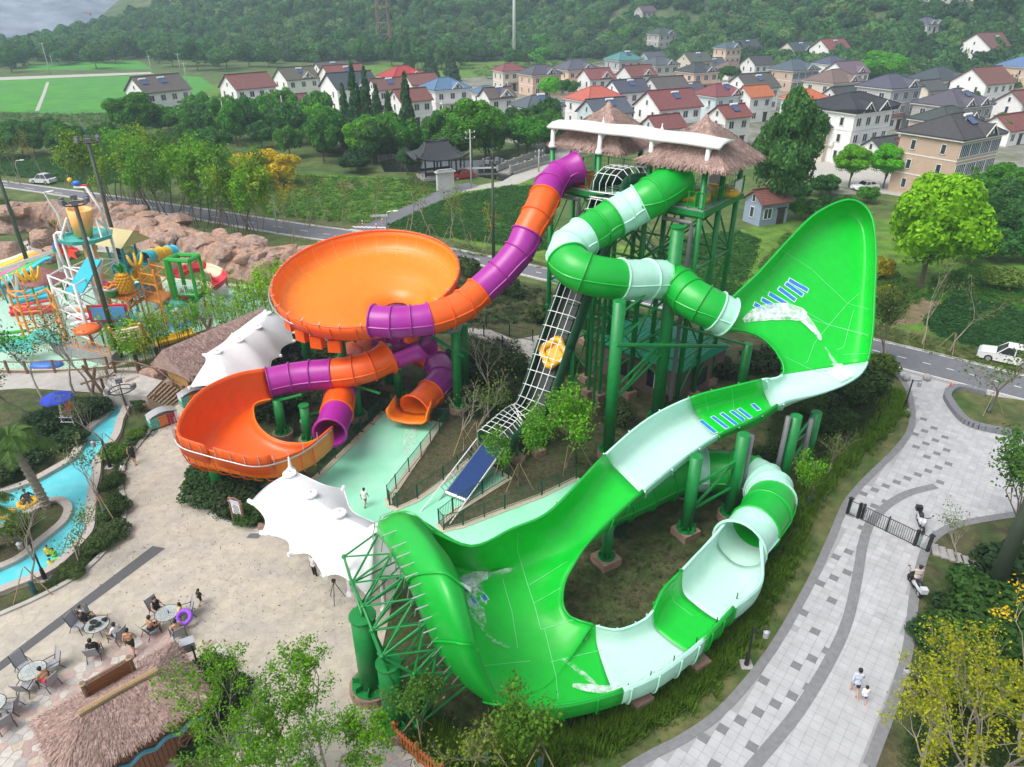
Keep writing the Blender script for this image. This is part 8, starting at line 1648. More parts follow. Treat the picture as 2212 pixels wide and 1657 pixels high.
for k in range(8):MB().bar(wc,wc+kx*.52*math.cos(k*.785)+V((0,0,.52*math.sin(k*.785))),.035,5).build('wheel_spoke',M_LOG,KS)
s0,s1=at(187,1500,3.3),at(287,1443,3.3);sx=(s1-s0).normalized()
for k in range(5):
 z=.22*k;MB().box((s0+s1)/2+V((0,0,z-.5)),((s1-s0).length,.07,.205),math.atan2(sx.y,sx.x)).build('sign_plank',mat('orange_brown_plank',(.26,.10,.04),.7,noise=.2,nscale=5),KS)
for p in(s0,s1):MB().bar(up(p,2.3),up(p,4.05),.1,8).build('sign_post',M_LOG,KS);MB().path([up(p,3.85)+V((.14*math.cos(k*.785),.14*math.sin(k*.785),.02*k))for k in range(9)],.05,5).build('rope_wrap',mat('rope',(.40,.32,.22),.9),KS)
MB().bar(s0+V((0,0,.62)),s1+V((0,0,.62)),.07,8).build('sign_top_rail',M_LOG,KS)
def cells(poly,n,seed,joint=.03,z=.075,hh=.02,cols=None,name='paving_stone',parent=None):
 r=random.Random(seed);P=[(p.x,p.y)for p in poly];xs=[p[0]for p in P];ys=[p[1]for p in P];S=[]
 md=math.sqrt((max(xs)-min(xs))*(max(ys)-min(ys))/n)*.62;tr=0
 while len(S)<n and tr<n*40:
  tr+=1;x,y=r.uniform(min(xs),max(xs)),r.uniform(min(ys),max(ys))
  if inside(x,y,P)and all((x-a)**2+(y-b)**2>md*md for a,b in S):S.append((x,y))
 for i,(x,y)in enumerate(S):
  c=[(x+1.2*md*1.3*math.cos(k*.7854),y+1.2*md*1.3*math.sin(k*.7854))for k in range(8)]
  for a,b in S:
   d2=(a-x)**2+(b-y)**2
   if d2<1e-9 or d2>(md*4)**2:continue
   mx,my=(x+a)/2,(y+b)/2;nx,ny=a-x,b-y;L=math.sqrt(d2);lim=-joint/2;o=[]
   for k in range(len(c)):
    p,q_=c[k],c[(k+1)%len(c)];dp=((p[0]-mx)*nx+(p[1]-my)*ny)/L-lim;dq=((q_[0]-mx)*nx+(q_[1]-my)*ny)/L-lim
    if dp<=0:o.append(p)
    if dp*dq<0:t=dp/(dp-dq);o.append((p[0]+(q_[0]-p[0])*t,p[1]+(q_[1]-p[1])*t))
   c=o
   if len(c)<3:break
  if len(c)>=3:MB().prism(c,z-hh,z+r.uniform(0,.006)).build(name,cols[r.randrange(len(cols))],parent)
SC_=[mat('stone_'+n,c,.85,noise=.12,nscale=2,bump=.15,bscale=8)for n,c in(('pink',(.44,.33,.30)),('white',(.50,.47,.43)),('rose',(.38,.27,.25)),('buff',(.46,.39,.31)),('grey',(.36,.34,.33)))]
PZ=bpy.data.objects['plaza']
cells(ats([(-20,1560),(60,1508),(170,1452),(250,1402),(330,1380),(410,1387),(485,1413),(440,1438),(380,1394),(80,1562),(130,1700),(-20,1700)]),270,3,.035,.07,.02,SC_,parent=PZ)
cells(ats([(800,1660),(835,1600),(905,1655),(920,1720),(790,1720)]),42,4,.03,.07,.02,SC_[:2]+SC_[3:],parent=PZ)
M_RAILG=mat('dark_green_railing',(.010,.075,.045),.45)
def rail_thing(name,pix,label,m,cat='railing',h=1.1,z=.1,**k):
 P=ats(pix);T=thing(name,P[0],label,cat);railing(T,[(p.x,p.y)for p in P],h,z,m,**k);return T
rail_thing('pool_railing',[(690,1026),(756,960),(826,890),(866,893)],'dark green railing along the left side of the splash pool',M_RAILG,post=1.9)
rail_thing('pool_railing',[(932,912),(968,912),(910,988),(856,1058),(838,1082),(842,1094),(858,1099),(902,1079),(958,1040),(1018,994)],'dark green railing round the bark-covered point between the pool arms',M_RAILG,post=1.9)
rail_thing('pool_railing',[(1098,1036),(1042,1070),(978,1110),(948,1134),(958,1147),(1000,1137),(1090,1102),(1170,1072),(1244,1036)],'dark green railing round the point right of the conveyor foot',M_RAILG,post=1.9)
rail_thing('pool_railing',[(1262,1192),(1350,1160),(1325,1128)],'short dark green railing seen through the hole of the green slide',M_RAILG,post=1.6)
for px,l in([(560,800),(640,752),(705,728),(760,718)],'black railing on the far side of the path behind the purple tube'),([(590,812),(650,776),(735,742),(800,728)],'black railing on the near side of the path behind the purple tube'),([(1003,706),(1050,708),(1100,728),(1150,738)],'black railing beyond the path under the purple tube bend'),([(1003,722),(1045,728),(1085,752),(1105,775)],'black railing on the near side of the path left of the conveyor'),([(1600,780),(1640,770),(1690,775)],'black railing behind the entry of the upper green wing'):rail_thing('path_railing',px,l,M_BLACK,h=1.2,z=.03,post=2.2,pr=.045)
sheet('bark_mulch',ats([(948,922),(908,984),(858,1058),(842,1082),(846,1092),(860,1096),(900,1077),(955,1040),(1012,994),(1050,1008),(1090,1028),(1160,980),(1140,920),(1040,900),(975,905)]),.07,M_MULCH);sheet('bark_mulch',ats([(1098,1040),(1042,1073),(980,1111),(953,1134),(960,1144),(1000,1134),(1088,1100),(1168,1070),(1244,1034),(1240,1000),(1170,985)]),.07,M_MULCH)
GT=thing('metal_gate',at(1912,1150),'black barred double gate across the paved walk','gate');gpx=[(1829,1111),(1851,1121),(1912,1150),(1973,1180),(2001,1193)];gp_=ats(gpx)
for k,p in enumerate(gp_):
 w=.16 if k!=2 else .07;MB().box((p.x,p.y,.62),(w,w,1.24),.4).build('gate_post',M_BLACK,GT)
 if k in(1,3):MB().box((p.x+.2,p.y-.08,.62),(.12,.12,1.24),.4).build('gate_post',M_BLACK,GT)
 if k in(0,4):MB().box((p.x,p.y,1.27),(.24,.24,.08),.4).build('post_cap',M_BLACK,GT)
for k in range(4):
 a,b=gp_[k],gp_[k+1]
 for z in(.12,1.1):MB().bar(up(a,z),up(b,z),.03,5).build('gate_rail',M_BLACK,GT)
 if k in(1,2):
  for i in range(13):p=a.lerp(b,(i+.7)/13.4);MB().bar(up(p,.12),up(p,1.1),.016,5).build('gate_bar',M_BLACK,GT)
 else:MB().grid([[up(a.lerp(b,.15),.2),up(a.lerp(b,.85),.2)],[up(a.lerp(b,.15),1.0),up(a.lerp(b,.85),1.0)]]).build('clear_panel',M_GLT,GT)
for k,(u,v)in enumerate([(2019,1191),(2036,1197),(2053,1203),(2069,1210),(2085,1217),(2102,1228),(2117,1235),(2131,1242),(2146,1248),(2165,1256),(2180,1264)]):
 p=at(u,v);link('stepping_stone',MB().box((0,0,.05),(.42,1.05,.1)).mesh('stepping_stone',SC_[4]),None,loc=(p.x,p.y,.06),rz=-.32+.04*(k%3),label='grey slab in the line of stepping stones leading from the black gate',cat='stepping stone',group='stepping stones by the gate')
RIMP=cr(ats([(2127,855),(2092,846),(2066,843),(2050,849),(2043,861),(2052,879),(2069,902),(2086,917),(2111,927),(2158,937),(2211,948)]),3);isl_=bpy.data.objects['lawn_island']
for i in range(len(RIMP)-1):
 a,b=RIMP[i],RIMP[i+1];d=b-a;MB().box(((a.x+b.x)/2,(a.y+b.y)/2,.25),(d.length-.02,.55,.45),math.atan2(d.y,d.x)).build('seat_stone',mat('grey_seat_granite',(.19,.19,.21),.7,noise=.12,nscale=2),isl_)
T=thing('traffic_cone',at(2049,843),'red and yellow traffic cone at the tip of the stone-rimmed island','cone');p=at(2049,843);MB().lathe((p.x,p.y,.08),[(.19,0),(.04,.65),(0,.66)],10).build('cone_body',C_('conered',(.65,.04,.03)),T,True);MB().lathe((p.x,p.y,.28),[(.155,0),(.115,.16)],10).build('cone_band',C_('coneyellow',(.8,.6,.05)),T,True);MB().box((p.x,p.y,.07),(.45,.45,.05)).build('cone_base',M_BLACK,T)
for u,l in((1955,'stone ball bollard nearest the roadside tree'),(1999,'stone ball bollard beside the road kerb')):
 p=at(u,823);b=MB();b.sphere((p.x,p.y,.36),.33,14);b.build('stone_ball',SC_[4],None,True,label=l,cat='bollard')
def lantern(px,vt,label,side=1):
 p=at(*px);h=zat(p,vt);T=thing('path_lamp',p,label,'lamp');MB().bar(p,up(p,h),.055,8).build('pole',M_BLACK,T);MB().lathe((p.x,p.y,0),[(.13,0),(.1,.8),(.06,.9)],8).build('base',M_BLACK,T)
 e=V((.75*side,0,h-.12));MB().bar(up(p,h-.12),p+e,.03,5).build('arm',M_BLACK,T);MB().lathe((p.x+.62*side,p.y,h-.62),[(.13,0),(.14,.36),(.17,.37),(.05,.48)],10).build('lantern',mat('lantern_glass',(.35,.36,.38),.4),T);MB().box((p.x,p.y,.04),(.6,.6,.08)).build('plinth',SC_[4],T)
lantern((1952,884),820,'black lantern post on the grass strip near the road');lantern((1611,1437),1356,'black lantern post by the hedge left of the paved walk');lantern((1971,1490),1440,'black lantern post half hidden by the yellow tree',-1);lantern((238,1010),948,'dark lamp post standing in the river hedge',-1);lantern((98,1252),1166,'dark lamp post at the near bank of the lazy river',-1)
M_MAST=mat('olive_mast_paint',(.055,.075,.05),.6,noise=.1,nscale=.5)
def mast(px,vt,label,r=.2,heads=6,ring=True,rod=False,top=None):
 p=at(*px);h=top or zat(p,vt);T=thing('floodlight_mast',p,label,'light mast');MB().lathe((p.x,p.y,0),[(r*1.25,0),(r*.75,h)],12).build('mast',M_MAST,T,True)
 if ring:
  MB().path([(p.x+.9*math.cos(k*.5236),p.y+.9*math.sin(k*.5236),h-.4)for k in range(12)],.05,5,closed=True).build('ring',M_BLACK,T)
  for k in range(heads):a=6.283*k/heads;MB().box((p.x+1.05*math.cos(a),p.y+1.05*math.sin(a),h-.1),(.22,.5,.38),a).build('floodlight',M_GREYP,T);MB().bar((p.x,p.y,h-.3),(p.x+.95*math.cos(a),p.y+.95*math.sin(a),h-.3),.04,5).build('arm',M_BLACK,T)
  if rod:MB().bar((p.x,p.y,h),(p.x,p.y,h+2.2),.025,5).build('lightning_rod',M_GREYP,T)
 return T
mast((259,772),430,'dark floodlight mast in front of the water play structure');mast((285,655),298,'dark floodlight mast behind the bucket tower',rod=True);mast((76,616),300,'dark mast at the left passing behind the shade sail');mast((1066,572),345,'floodlight mast behind the purple tube at the crop field',rod=True,r=.17)
p=at(2132,1300);mast((2132,1300),900,'thick olive mast at the right edge of the shrub bed',r=.34,ring=False,top=13)
T=mast((274,885),832,'short pole with black spotlights beside the rock steps',r=.06,heads=3)
M_UP=mat('concrete_pole',(.50,.49,.46),.8,noise=.08,nscale=1)
def upole(ub,vb,vt,label,arms=1,r=.16):
 p=at(ub,vb);h=zat(p,vt);T=thing('utility_pole',p,label,'utility pole');MB().lathe((p.x,p.y,0),[(r,0),(r*.62,h)],8).build('pole',M_UP,T,True)
 for k in range(arms):
  z=h-.5-k*.9;MB().box((p.x,p.y,z),(1.8,.1,.1),.5).build('crossarm',M_GALV,T)
  for x in(-.8,0,.8):MB().lathe((p.x+x*.88,p.y+x*.48,z+.05),[(.07,0),(.09,.14),(.04,.22)],6).build('insulator',M_WHITE,T)
 return T
for a in[(109,161,92,'tall leaning concrete pole at the far edge of the rice field'),(115,145,119,'short concrete pole right of the tall one beyond the rice field'),(147,132,104,'concrete pole among the trees left of the small hut'),(340,124,75,'concrete pole in the woods above the farm track end'),(328,159,120,'pole with crossarm at the end of the farm track'),(391,159,115,'concrete pole right of the farm track end'),(405,184,135,'pole with two crossarms behind the rice field house',2),(450,237,207,'short concrete pole left of the lone white house'),(494,310,219,'tall concrete pole in the dark trees left of the middle',0),(509,307,271,'double pole with many insulators in the dark trees',2),(429,292,257,'white pole with a T top above the round bright tree'),(618,290,207,'tall white pole in front of the low barn',0),(634,310,250,'pole with globe insulators beside the tall white pole',2),(863,345,296,'thin lamp pole on the canal bank'),(1018,408,280,'white concrete pole in front of the pavilion',2),(1163,372,322,'pole with transformer by the concrete bridge',2),(600,505,420,'pale leaning post by the road left of the orange bowl',0),(1286,215,196,'small pole between village houses')]:upole(a[0],a[1],a[2],a[3],a[4]if len(a)>4 else 1)
def slamp(px,vt,label,dx=1.5,r=.07):
 p=at(*px);h=zat(p,vt);T=thing('street_lamp',p,label,'street lamp');MB().path([p,up(p,h*.85),(p.x+dx*.25,p.y,h*.97),(p.x+dx*.8,p.y,h)],r,6).build('pole',M_GALV,T,True);b=MB();b.sphere((p.x+dx*.95,p.y,h),.28,8,sc=(1.6,.8,.4));b.build('lamp_head',M_WHITE,T,True)
for px,vt,l in[((46,396),346,'street lamp by the road at the far left'),((281,432),374,'street lamp among the roadside saplings'),((541,470),408,'street lamp at the right end of the roadside saplings'),((836,506),456,'street lamp at the road junction'),((593,112),96,'far white lamp on the road by the long shed'),((670,118),106,'far white lamp right of the long shed')]:slamp(px,vt,l)
M_RUST=mat('rusty_lattice',(.24,.15,.11),.8,noise=.2,nscale=.3)
T=thing('lattice_tower',at(833,124),'tall rusty lattice tower with a blue base behind the village','tower');p=at(833,124);cr_=lambda z:3.6-2.1*min(1,z/62)
for k in range(4):MB().bar((p.x+cr_(0)*[1,-1,-1,1][k],p.y+cr_(0)*[1,1,-1,-1][k],0),(p.x+cr_(62)*[1,-1,-1,1][k],p.y+cr_(62)*[1,1,-1,-1][k],62),.32,6).build('leg',M_RUST,T)
for j in range(11):
 z0,z1=j*5.6,(j+1)*5.6
 for k in range(4):
  sx_,sy_=[(1,1),(-1,1),(-1,-1),(1,-1)][k],[(1,1),(-1,1),(-1,-1),(1,-1)][(k+1)%4];a0,b0,b1=(p.x+cr_(z0)*sx_[0],p.y+cr_(z0)*sx_[1],z0),(p.x+cr_(z0)*sy_[0],p.y+cr_(z0)*sy_[1],z0),(p.x+cr_(z1)*sy_[0],p.y+cr_(z1)*sy_[1],z1)
  MB().bar(a0,b0,.16,4).build('strut',M_RUST,T);MB().bar(a0,b1,.14,4).build('brace',M_RUST,T)
for z in(36,24):MB().box((p.x,p.y,z),(7.0,7.0,.3)).build('platform',M_RUST,T)
MB().prism([(p.x-3,p.y-5),(p.x+5,p.y-5),(p.x+5,p.y-1),(p.x-3,p.y-1)],0,3.0).build('blue_shed',C_('shedblue',(.06,.20,.50)),T)
T=thing('white_mast',at(1110,138),'very tall white monopole mast with a top platform','mast');p=at(1110,138);MB().lathe((p.x,p.y,0),[(.85,0),(.5,60)],12).build('pole',M_WHITE,T,True);MB().lathe((p.x,p.y,38.5),[(.6,0),(1.6,.3),(1.6,.6),(.5,.8)],12).build('platform',M_WHITE,T)
T=thing('brick_chimney',at(1393,82),'red brick factory chimney above the unfinished villa','chimney');p=at(1393,82);h=zat(p,43);MB().lathe((p.x,p.y,0),[(1.9,0),(1.25,h-.8),(1.45,h-.7),(1.4,h)],14).build('shaft',mat('red_brick',(.36,.12,.075),.9,noise=.2,nscale=1,bump=.3,bscale=3),T,True)
T=thing('pavilion',at(946,384),'open black-roofed pavilion with upswept corners by the canal','pavilion');pc2=at(946,383);th=math.radians(24);Rz=Matrix.Rotation(th,3,'Z');lp=lambda x,y,z:Rz@V((x,y,0))+V((pc2.x,pc2.y,z));zr0=3.4
M_TILE=mat('black_roof_tile',(.030,.032,.038),.6,noise=.2,nscale=1.2,bump=.6,bscale=2.5)
for x in(-2.9,0,2.9):
 for y in(-1.9,1.9):MB().bar(lp(x,y,.5),lp(x,y,zr0+.3),.16,8).build('column',M_BLACK,T)
MB().prism([tuple(lp(x,y,0))[:2]for x,y in((-3.5,-2.5),(3.5,-2.5),(3.5,2.5),(-3.5,2.5))],0,.55).build('plinth',SC_[4],T)
rows=[]
for j in range(9):
 f=j/8;row=[]
 for sd in range(4):
  for k in range(10):
   g=k/10*2-1;x,y=[(g,-1),(1,g),(-g,1),(-1,-g)][sd];cf=(max(abs(x),abs(y))*min(abs(x),abs(y)))**3
   w_,d_=4.5*(1-f)+1.9*f,3.3*(1-f)+.05*f;row.append(lp(x*w_*(1+.10*cf*(1-f)),y*d_*(1+.10*cf*(1-f)),zr0+2.7*(f**1.35)+1.0*cf*(1-f)**3))
 rows.append(row)
o=MB().grid(rows,closed=True).build('roof',M_TILE,T,True);md=o.modifiers.new('t','SOLIDIFY');md.thickness=.18;md.offset=1
for sx_ in(-1,1):
 for sy_ in(-1,1):MB().path([lp(sx_*1.9,0,zr0+2.8),lp(sx_*3.0,sy_*1.6,zr0+1.35),lp(sx_*4.4,sy_*3.2,zr0+.75),lp(sx_*5.2,sy_*3.9,zr0+1.7)],[.16,.15,.13,.05],6).build('hip_ridge',M_TILE,T)
MB().path([lp(-2.2,0,zr0+3.15),lp(0,0,zr0+2.85),lp(2.2,0,zr0+3.15)],.2,6).build('ridge',M_TILE,T)
MB().add([lp(-1.9,-.9,zr0+1.9),lp(-1.9,.9,zr0+1.9),lp(-1.85,0,zr0+2.7),lp(-2.1,0,zr0+2.0)],[(0,1,2),(0,3,1),(0,2,3),(1,3,2)]).build('gable_end',M_TILE,T)
for y in(-2.1,2.1):MB().box(lp(0,y,1.1),(5.8,.08,.5),th).build('bench_rail',M_BLACK,T)
T=thing('gate_wall',at(961,412),'small white gate wall with tiled coping in front of the pavilion','wall');p=at(962,411);MB().box((p.x,p.y,1.5),(3.0,.7,3.0),.45).build('wall',mat('whitewash',(.55,.54,.52),.9,noise=.12,nscale=1.5),T);MB().box((p.x-.1,p.y-.36,1.2),(1.0,.06,2.2),.45).build('door',M_BLACK,T)
for k in range(3):MB().box((p.x,p.y,3.08+.16*k),(3.5-.5*k,1.2-.35*k,.16),.45).build('coping',SC_[4]if k else MATS['whitewash'],T)
T=thing('road_bridge',at(1130,372),'concrete bridge with solid parapets over the dark canal','bridge');M_BC=mat('bridge_concrete',(.30,.29,.27),.9,noise=.2,nscale=.6)
a1,b1,a2,b2=at(1075,371,.3),at(1174,334,.3),at(1102,375,.3),at(1192,346,.3)
for a,b in((a1,b1),(a2,b2)):
 d=b-a;MB().box((a+b)/2+V((0,0,.75)),(d.length,.3,1.1),math.atan2(d.y,d.x)).build('parapet',M_BC,T)
 for k in range(7):q_=a.lerp(b,k/6);MB().box(q_+V((0,0,.85)),(.4,.42,1.35),math.atan2(d.y,d.x)).build('parapet_pier',M_BC,T)
MB().prism([(a1.x,a1.y),(b1.x,b1.y),(b2.x,b2.y),(a2.x,a2.y)],-.1,.32).build('deck',M_BC,T)
d=b2-a2;MB().box((a2+b2)/2+V((.3,-.3,-.2)),(d.length*.9,.35,.9),math.atan2(d.y,d.x)).build('beam',M_BC,T)
T=thing('canal_balustrade',at(835,345),'white stone balustrade on the canal bank left of the pavilion','balustrade');railing(T,[(p.x,p.y)for p in ats([(818,350),(848,344),(875,352)])],1.1,0,SC_[1],post=1.6,pr=.1,gap=.3,bar_r=.05)
M_CAR={'white':mat('white_car_paint',(.78,.78,.78),.25,coat=.5),'red':mat('red_car_paint',(.40,.01,.02),.25,coat=.5)};M_TYRE=mat('tyre',(.02,.02,.02),.85)
def car(p,rz,col,label,suv=0,L=4.5):
 T=thing('parked_car',p,label,'car',None,rz=rz);k=lambda nm,mb,m,sm=False:link(nm,mb.mesh(nm,m,sm),T,loc=(0,0,0));hh=1.66 if suv else 1.46
 pr_=[(-L/2,.32),(-L/2+.05,.62),(-L/2+.25,.82),(-L*.19,.98),(-L*.02,hh),(L*.25,hh+.02),(L*.42,1.05 if not suv else hh-.2),(L/2-.05,.98),(L/2,.5),(L/2-.1,.28)]
 body=[(-L/2,.32),(-L/2+.03,.62),(-L/2+.25,.82),(-L*.2,.97),(L*.43,1.02),(L/2-.04,.92),(L/2,.5),(L/2-.1,.28),(-L/2+.15,.26)];n=len(body);rows=[]
 for y,s in((-.88,.93),(-.90,1),(.90,1),(.88,.93)):rows.append([V((x*s,y,.27+(z-.27)*s))for x,z in body])
 b=MB();b.grid(rows,closed=True);b.f.append(tuple(range(n))[::-1]);b.m.append(0);b.f.append(tuple(range(3*n,4*n)));b.m.append(0);k('body',b,M_CAR[col])
 cab=[(-L*.21,.94),(-L*.05,hh-.03),(L*.24,hh-.03),(L*.44 if suv else L*.40,1.0)];b=MB();b.grid([[V((x,-.84,z))if z<1.1 else V((x,-.66,z))for x,z in cab],[V((x,.84,z))if z<1.1 else V((x,.66,z))for x,z in cab]],closed=True);b.f+=[(3,2,1,0),(4,5,6,7)];b.m+=[0,0];k('windows',b,M_GLASS)
 b=MB();b.box((L*.095,0,hh),(L*.30,1.36,.07));k('roof',b,M_CAR[col])
 for x,y in((-L*.05,.665),(L*.245,.665),(L*.09,.70)):
  for sg in(-1,1):b=MB();b.bar((x,sg*y,hh),(x+(-.14*L if x<0 else(.13*L if x>L*.2 else .0)),sg*.86,.97),.045,4);k('pillar',b,M_CAR[col])
 for x in(-L*.30,L*.29):
  for sg in(-1,1):
   w=MB();w.bar((x,sg*.92,.33),(x,sg*.72,.33),.34,16);wo=k('wheel',w,M_TYRE);r_=MB();r_.bar((x,sg*.935,.33),(x,sg*.90,.33),.21,10);link('rim',r_.mesh('rim',M_GALV),wo,loc=(0,0,0))
 for sg in(-1,1):b=MB();b.box((-L/2+.16,sg*.62,.68),(.22,.36,.14));k('headlight',b,mat('headlight',(.6,.62,.65),.15));b=MB();b.box((L/2-.06,sg*.7,.82),(.1,.3,.2));k('tail_light',b,mat('tail_light',(.4,.02,.02),.3));b=MB();b.sphere((-L*.13,sg*.98,1.0),.11,8,sc=(.7,1,.7));k('mirror',b,M_CAR[col],True)
 b=MB();b.box((-L/2-.0,0,.45),(.06,.44,.13));k('number_plate',b,PBLUE)
 return T
rd=at(2300,815)-at(2050,757);ra=math.atan2(rd.y,rd.x)
car(at(2172,782),ra+.03,'white','white car parked on the verge at the right behind the island tree',1,4.7);car(at(95,396),-.25,'white','white car parked on the verge at the far left of the road',1,4.4);car(at(1866,410),.3,'white','white car under the street trees of the village lane',0);car(at(998,386),.5,'red','dark red car beside the black pavilion',0)
def scooter(p,rz,label,white=True):
 T=thing('scooter',p,label,'scooter',None,rz=rz);k=lambda nm,mb,m,sm=True:link(nm,mb.mesh(nm,m,sm),T,loc=(0,0,0));M_S=mat('silver_scooter_paint',(.55,.56,.60),.3,coat=.3)
 for y in(-.62,.62):
  w=MB();w.bar((-.06,y,.24),(.06,y,.24),.24,16);wo=k('wheel',w,M_TYRE,False);r_=MB();r_.bar((-.065,y,.24),(.065,y,.24),.12,10);link('rim',r_.mesh('rim',M_GALV),wo,loc=(0,0,0))
 b=MB();b.path([(0,.72,.52),(0,.35,.60),(0,.0,.46),(0,-.22,.36)],[.13,.19,.17,.12],10);k('body',b,M_S);b=MB();b.path([(0,-.50,.42),(0,-.46,.72),(0,-.40,.98)],[.10,.16,.10],10);k('front_shield',b,M_S if white else M_BLACK)
 b=MB();b.box((0,-.12,.28),(.3,.5,.06));k('footboard',b,M_BLACK,False);b=MB();b.path([(0,.66,.74),(0,.3,.76),(0,.06,.70)],[.11,.15,.10],8);k('saddle',b,M_BLACK)
 b=MB();b.path([(-.34,-.34,1.02),(0,-.42,1.0),(.34,-.34,1.02)],.025,6);k('handlebar',b,M_BLACK)
 for sg in(-1,1):b=MB();b.bar((sg*.2,-.4,1.0),(sg*.34,-.44,1.24),.012,4);b2=MB();b2.sphere((sg*.36,-.44,1.27),.07,8,sc=(1,.3,.7));k('mirror_stalk',b,M_BLACK,False);k('mirror',b2,M_BLACK)
 b=MB();b.sphere((0,-.56,.78),.09,8);k('headlight',b,MATS['headlight']);b=MB();b.box((0,.92,.78),(.36,.30,.3));k('top_box',b,M_BLACK if white else M_S,False);b=MB();b.bar((0,-.62,.24),(0,-.46,.75),.04,6);k('fork',b,M_GALV)
 return T
scooter(at(1985,1138),-.25,'silver scooter with black top box parked by the gate');scooter(at(1972,1272),PI-.1,'scooter ridden along the right edge of the paved walk',False)
person(at(1972,1268),'rider in a beige shirt and black trousers on the moving scooter','sit',1.70,PI-.1,BGE,BK,'t',sleeves='long',longleg=True,seat=.72,arms=((.08,-.3),(.08,-.3)))
TZ=1.3;sheet('terrace',ats([(222,850),(236,814),(300,808),(350,822),(316,856)],TZ),TZ,M_CONC,TZ)
T=thing('wooden_steps',at(370,868),'broad brown wooden steps leading up to the terrace','steps');ta,tb2,ba,bb=at(316,856,TZ),at(350,822,TZ),at(372,884),at(412,852)
for k in range(8):
 f0,f1=k/8,(k+1)/8;z=TZ*(1-(k+1)/8.5);P4=[ta.lerp(ba,f0),tb2.lerp(bb,f0),tb2.lerp(bb,f1),ta.lerp(ba,f1)];MB().prism([(p.x,p.y)for p in P4],0.0,z+.02).build('step',mat('weathered_step',(.27,.20,.13),.85,noise=.3,nscale=1.5),T)
def cart(px,rz,label):
 T=thing('tiled_cart',at(*px),label,'vendor cart',None,rz=rz);k=lambda nm,mb,m:link(nm,mb.mesh(nm,m),T,loc=(0,0,0));b=MB();b.box((0,0,.62),(2.0,.8,.9));k('cabinet',b,M_GALV)
 cm=[C_('tile_green',(.10,.45,.36)),C_('tile_orange',(.75,.20,.03)),C_('tile_red',(.42,.01,.03)),M_WHITE]
 for i in range(10):
  for j in range(5):b=MB();b.box((-.9+i*.2,-.41,.26+j*.18),(.18,.04,.16));k('panel',b,cm[min(3,i//3)])
 for j in range(5):
  for i in range(3):b=MB();b.box((-1.01,-.26+i*.26,.26+j*.18),(.04,.24,.16));k('panel',b,M_WHITE if j>2 else cm[0])
 rows=[[V((-1.05+2.1*i/8,y,1.12+.28*math.sin(math.pi*i/8)))for i in range(9)]for y in(-.45,.45)];b=MB();b.grid(rows);o=k('lid',b,M_GALV);md=o.modifiers.new('t','SOLIDIFY');md.thickness=.06
 for x in(-.8,.8):
  for y in(-.3,.3):b=MB();b.bar((x,y-.04,.1),(x,y+.04,.1),.1,8);k('castor',b,M_BLACK)
cart((355,918),.75,'vendor cart with green, orange and red tiles at the foot of the steps');cart((420,872),.75,'second tiled cart half hidden by the rear canopy')
T=thing('lifeguard_chair',at(160,935),'tall white lifeguard ladder chair with red seat by the lazy river','lifeguard chair');p=at(162,934)
for x,y in((-.5,-.5),(.5,-.5),(.5,.5),(-.5,.5)):MB().bar((p.x+x,p.y+y,0),(p.x+x*.7,p.y+y*.7,2.0),.035,6).build('leg',M_WHITE,T)
for z in(.4,.8,1.2,1.6):MB().bar((p.x-.47,p.y-.47,z),(p.x+.47,p.y-.47,z),.03,5).build('rung',M_WHITE,T)
MB().box((p.x,p.y,1.9),(.6,.55,.08)).build('seat',PR,T);MB().box((p.x,p.y+.28,2.25),(.6,.06,.6)).build('backrest',PR,T);MB().box((p.x,p.y-.3,1.5),(.5,.2,.06)).build('footrest',PBLUE,T)
parasol((148,936),1.15,3.0,'blue parasol over the lifeguard chair',cloth('parasol_blue',(.02,.05,.42)),M_WHITE,'blue_parasol',rise=.55)
T=thing('notice_sign',at(518,1134),'timber-framed white notice board in the planted bed under the half bowl','sign');a,b=at(507,1130),at(530,1138)
for p in(a,b):MB().bar(p,up(p,2.0),.09,8).build('post',M_LOG,T);MB().path([up(p,1.7)+V((.1*math.cos(k*.785),.1*math.sin(k*.785),.02*k))for k in range(9)],.03,5).build('rope_wrap',MATS['rope'],T)
d=b-a;rz_=math.atan2(d.y,d.x);c=(a+b)/2;MB().box((c.x,c.y,1.25),(d.length*.86,.06,.95),rz_).build('board',M_WHITE,T);MB().box((c.x,c.y-.05,1.82),(d.length*.86,.06,.2),rz_).build('heading_panel',C_('lilac',(.55,.5,.68)),T);MB().path([a+V((0,0,1.95)),c+V((0,0,2.1)),b+V((0,0,1.95))],.06,6).build('top_rail',M_LOG,T);MB().bar(up(a,.68),up(b,.68),.05,6).build('bottom_rail',M_LOG,T)
for k in range(6):MB().box((c.x,c.y-.05,1.55-.11*k),(d.length*(.6 if k%3 else .5),.05,.018),rz_).build('text_line',M_GREYP,T)
T=thing('picket_fence',at(900,1640),'orange-brown timber picket fence at the bottom by the green column','fence');M_PK=mat('orange_timber',(.48,.14,.04),.7,noise=.2,nscale=5)
fp=ats([(884,1562),(853,1600),(903,1645),(956,1690)])
for i in range(3):
 a,b=fp[i],fp[i+1];d=b-a;n=int(d.length/.17)
 for k in range(n):p=a.lerp(b,(k+.5)/n);MB().box((p.x,p.y,.55),(.11,.03,1.0),math.atan2(d.y,d.x)).build('picket',M_PK,T)
 for z in(.3,.85):MB().box((a+b)/2+V((0,0,z)),(d.length,.09,.08),math.atan2(d.y,d.x)).build('rail',M_PK,T)
for p in fp:MB().box((p.x,p.y,.62),(.16,.16,1.24),.6).build('post',M_PK,T)
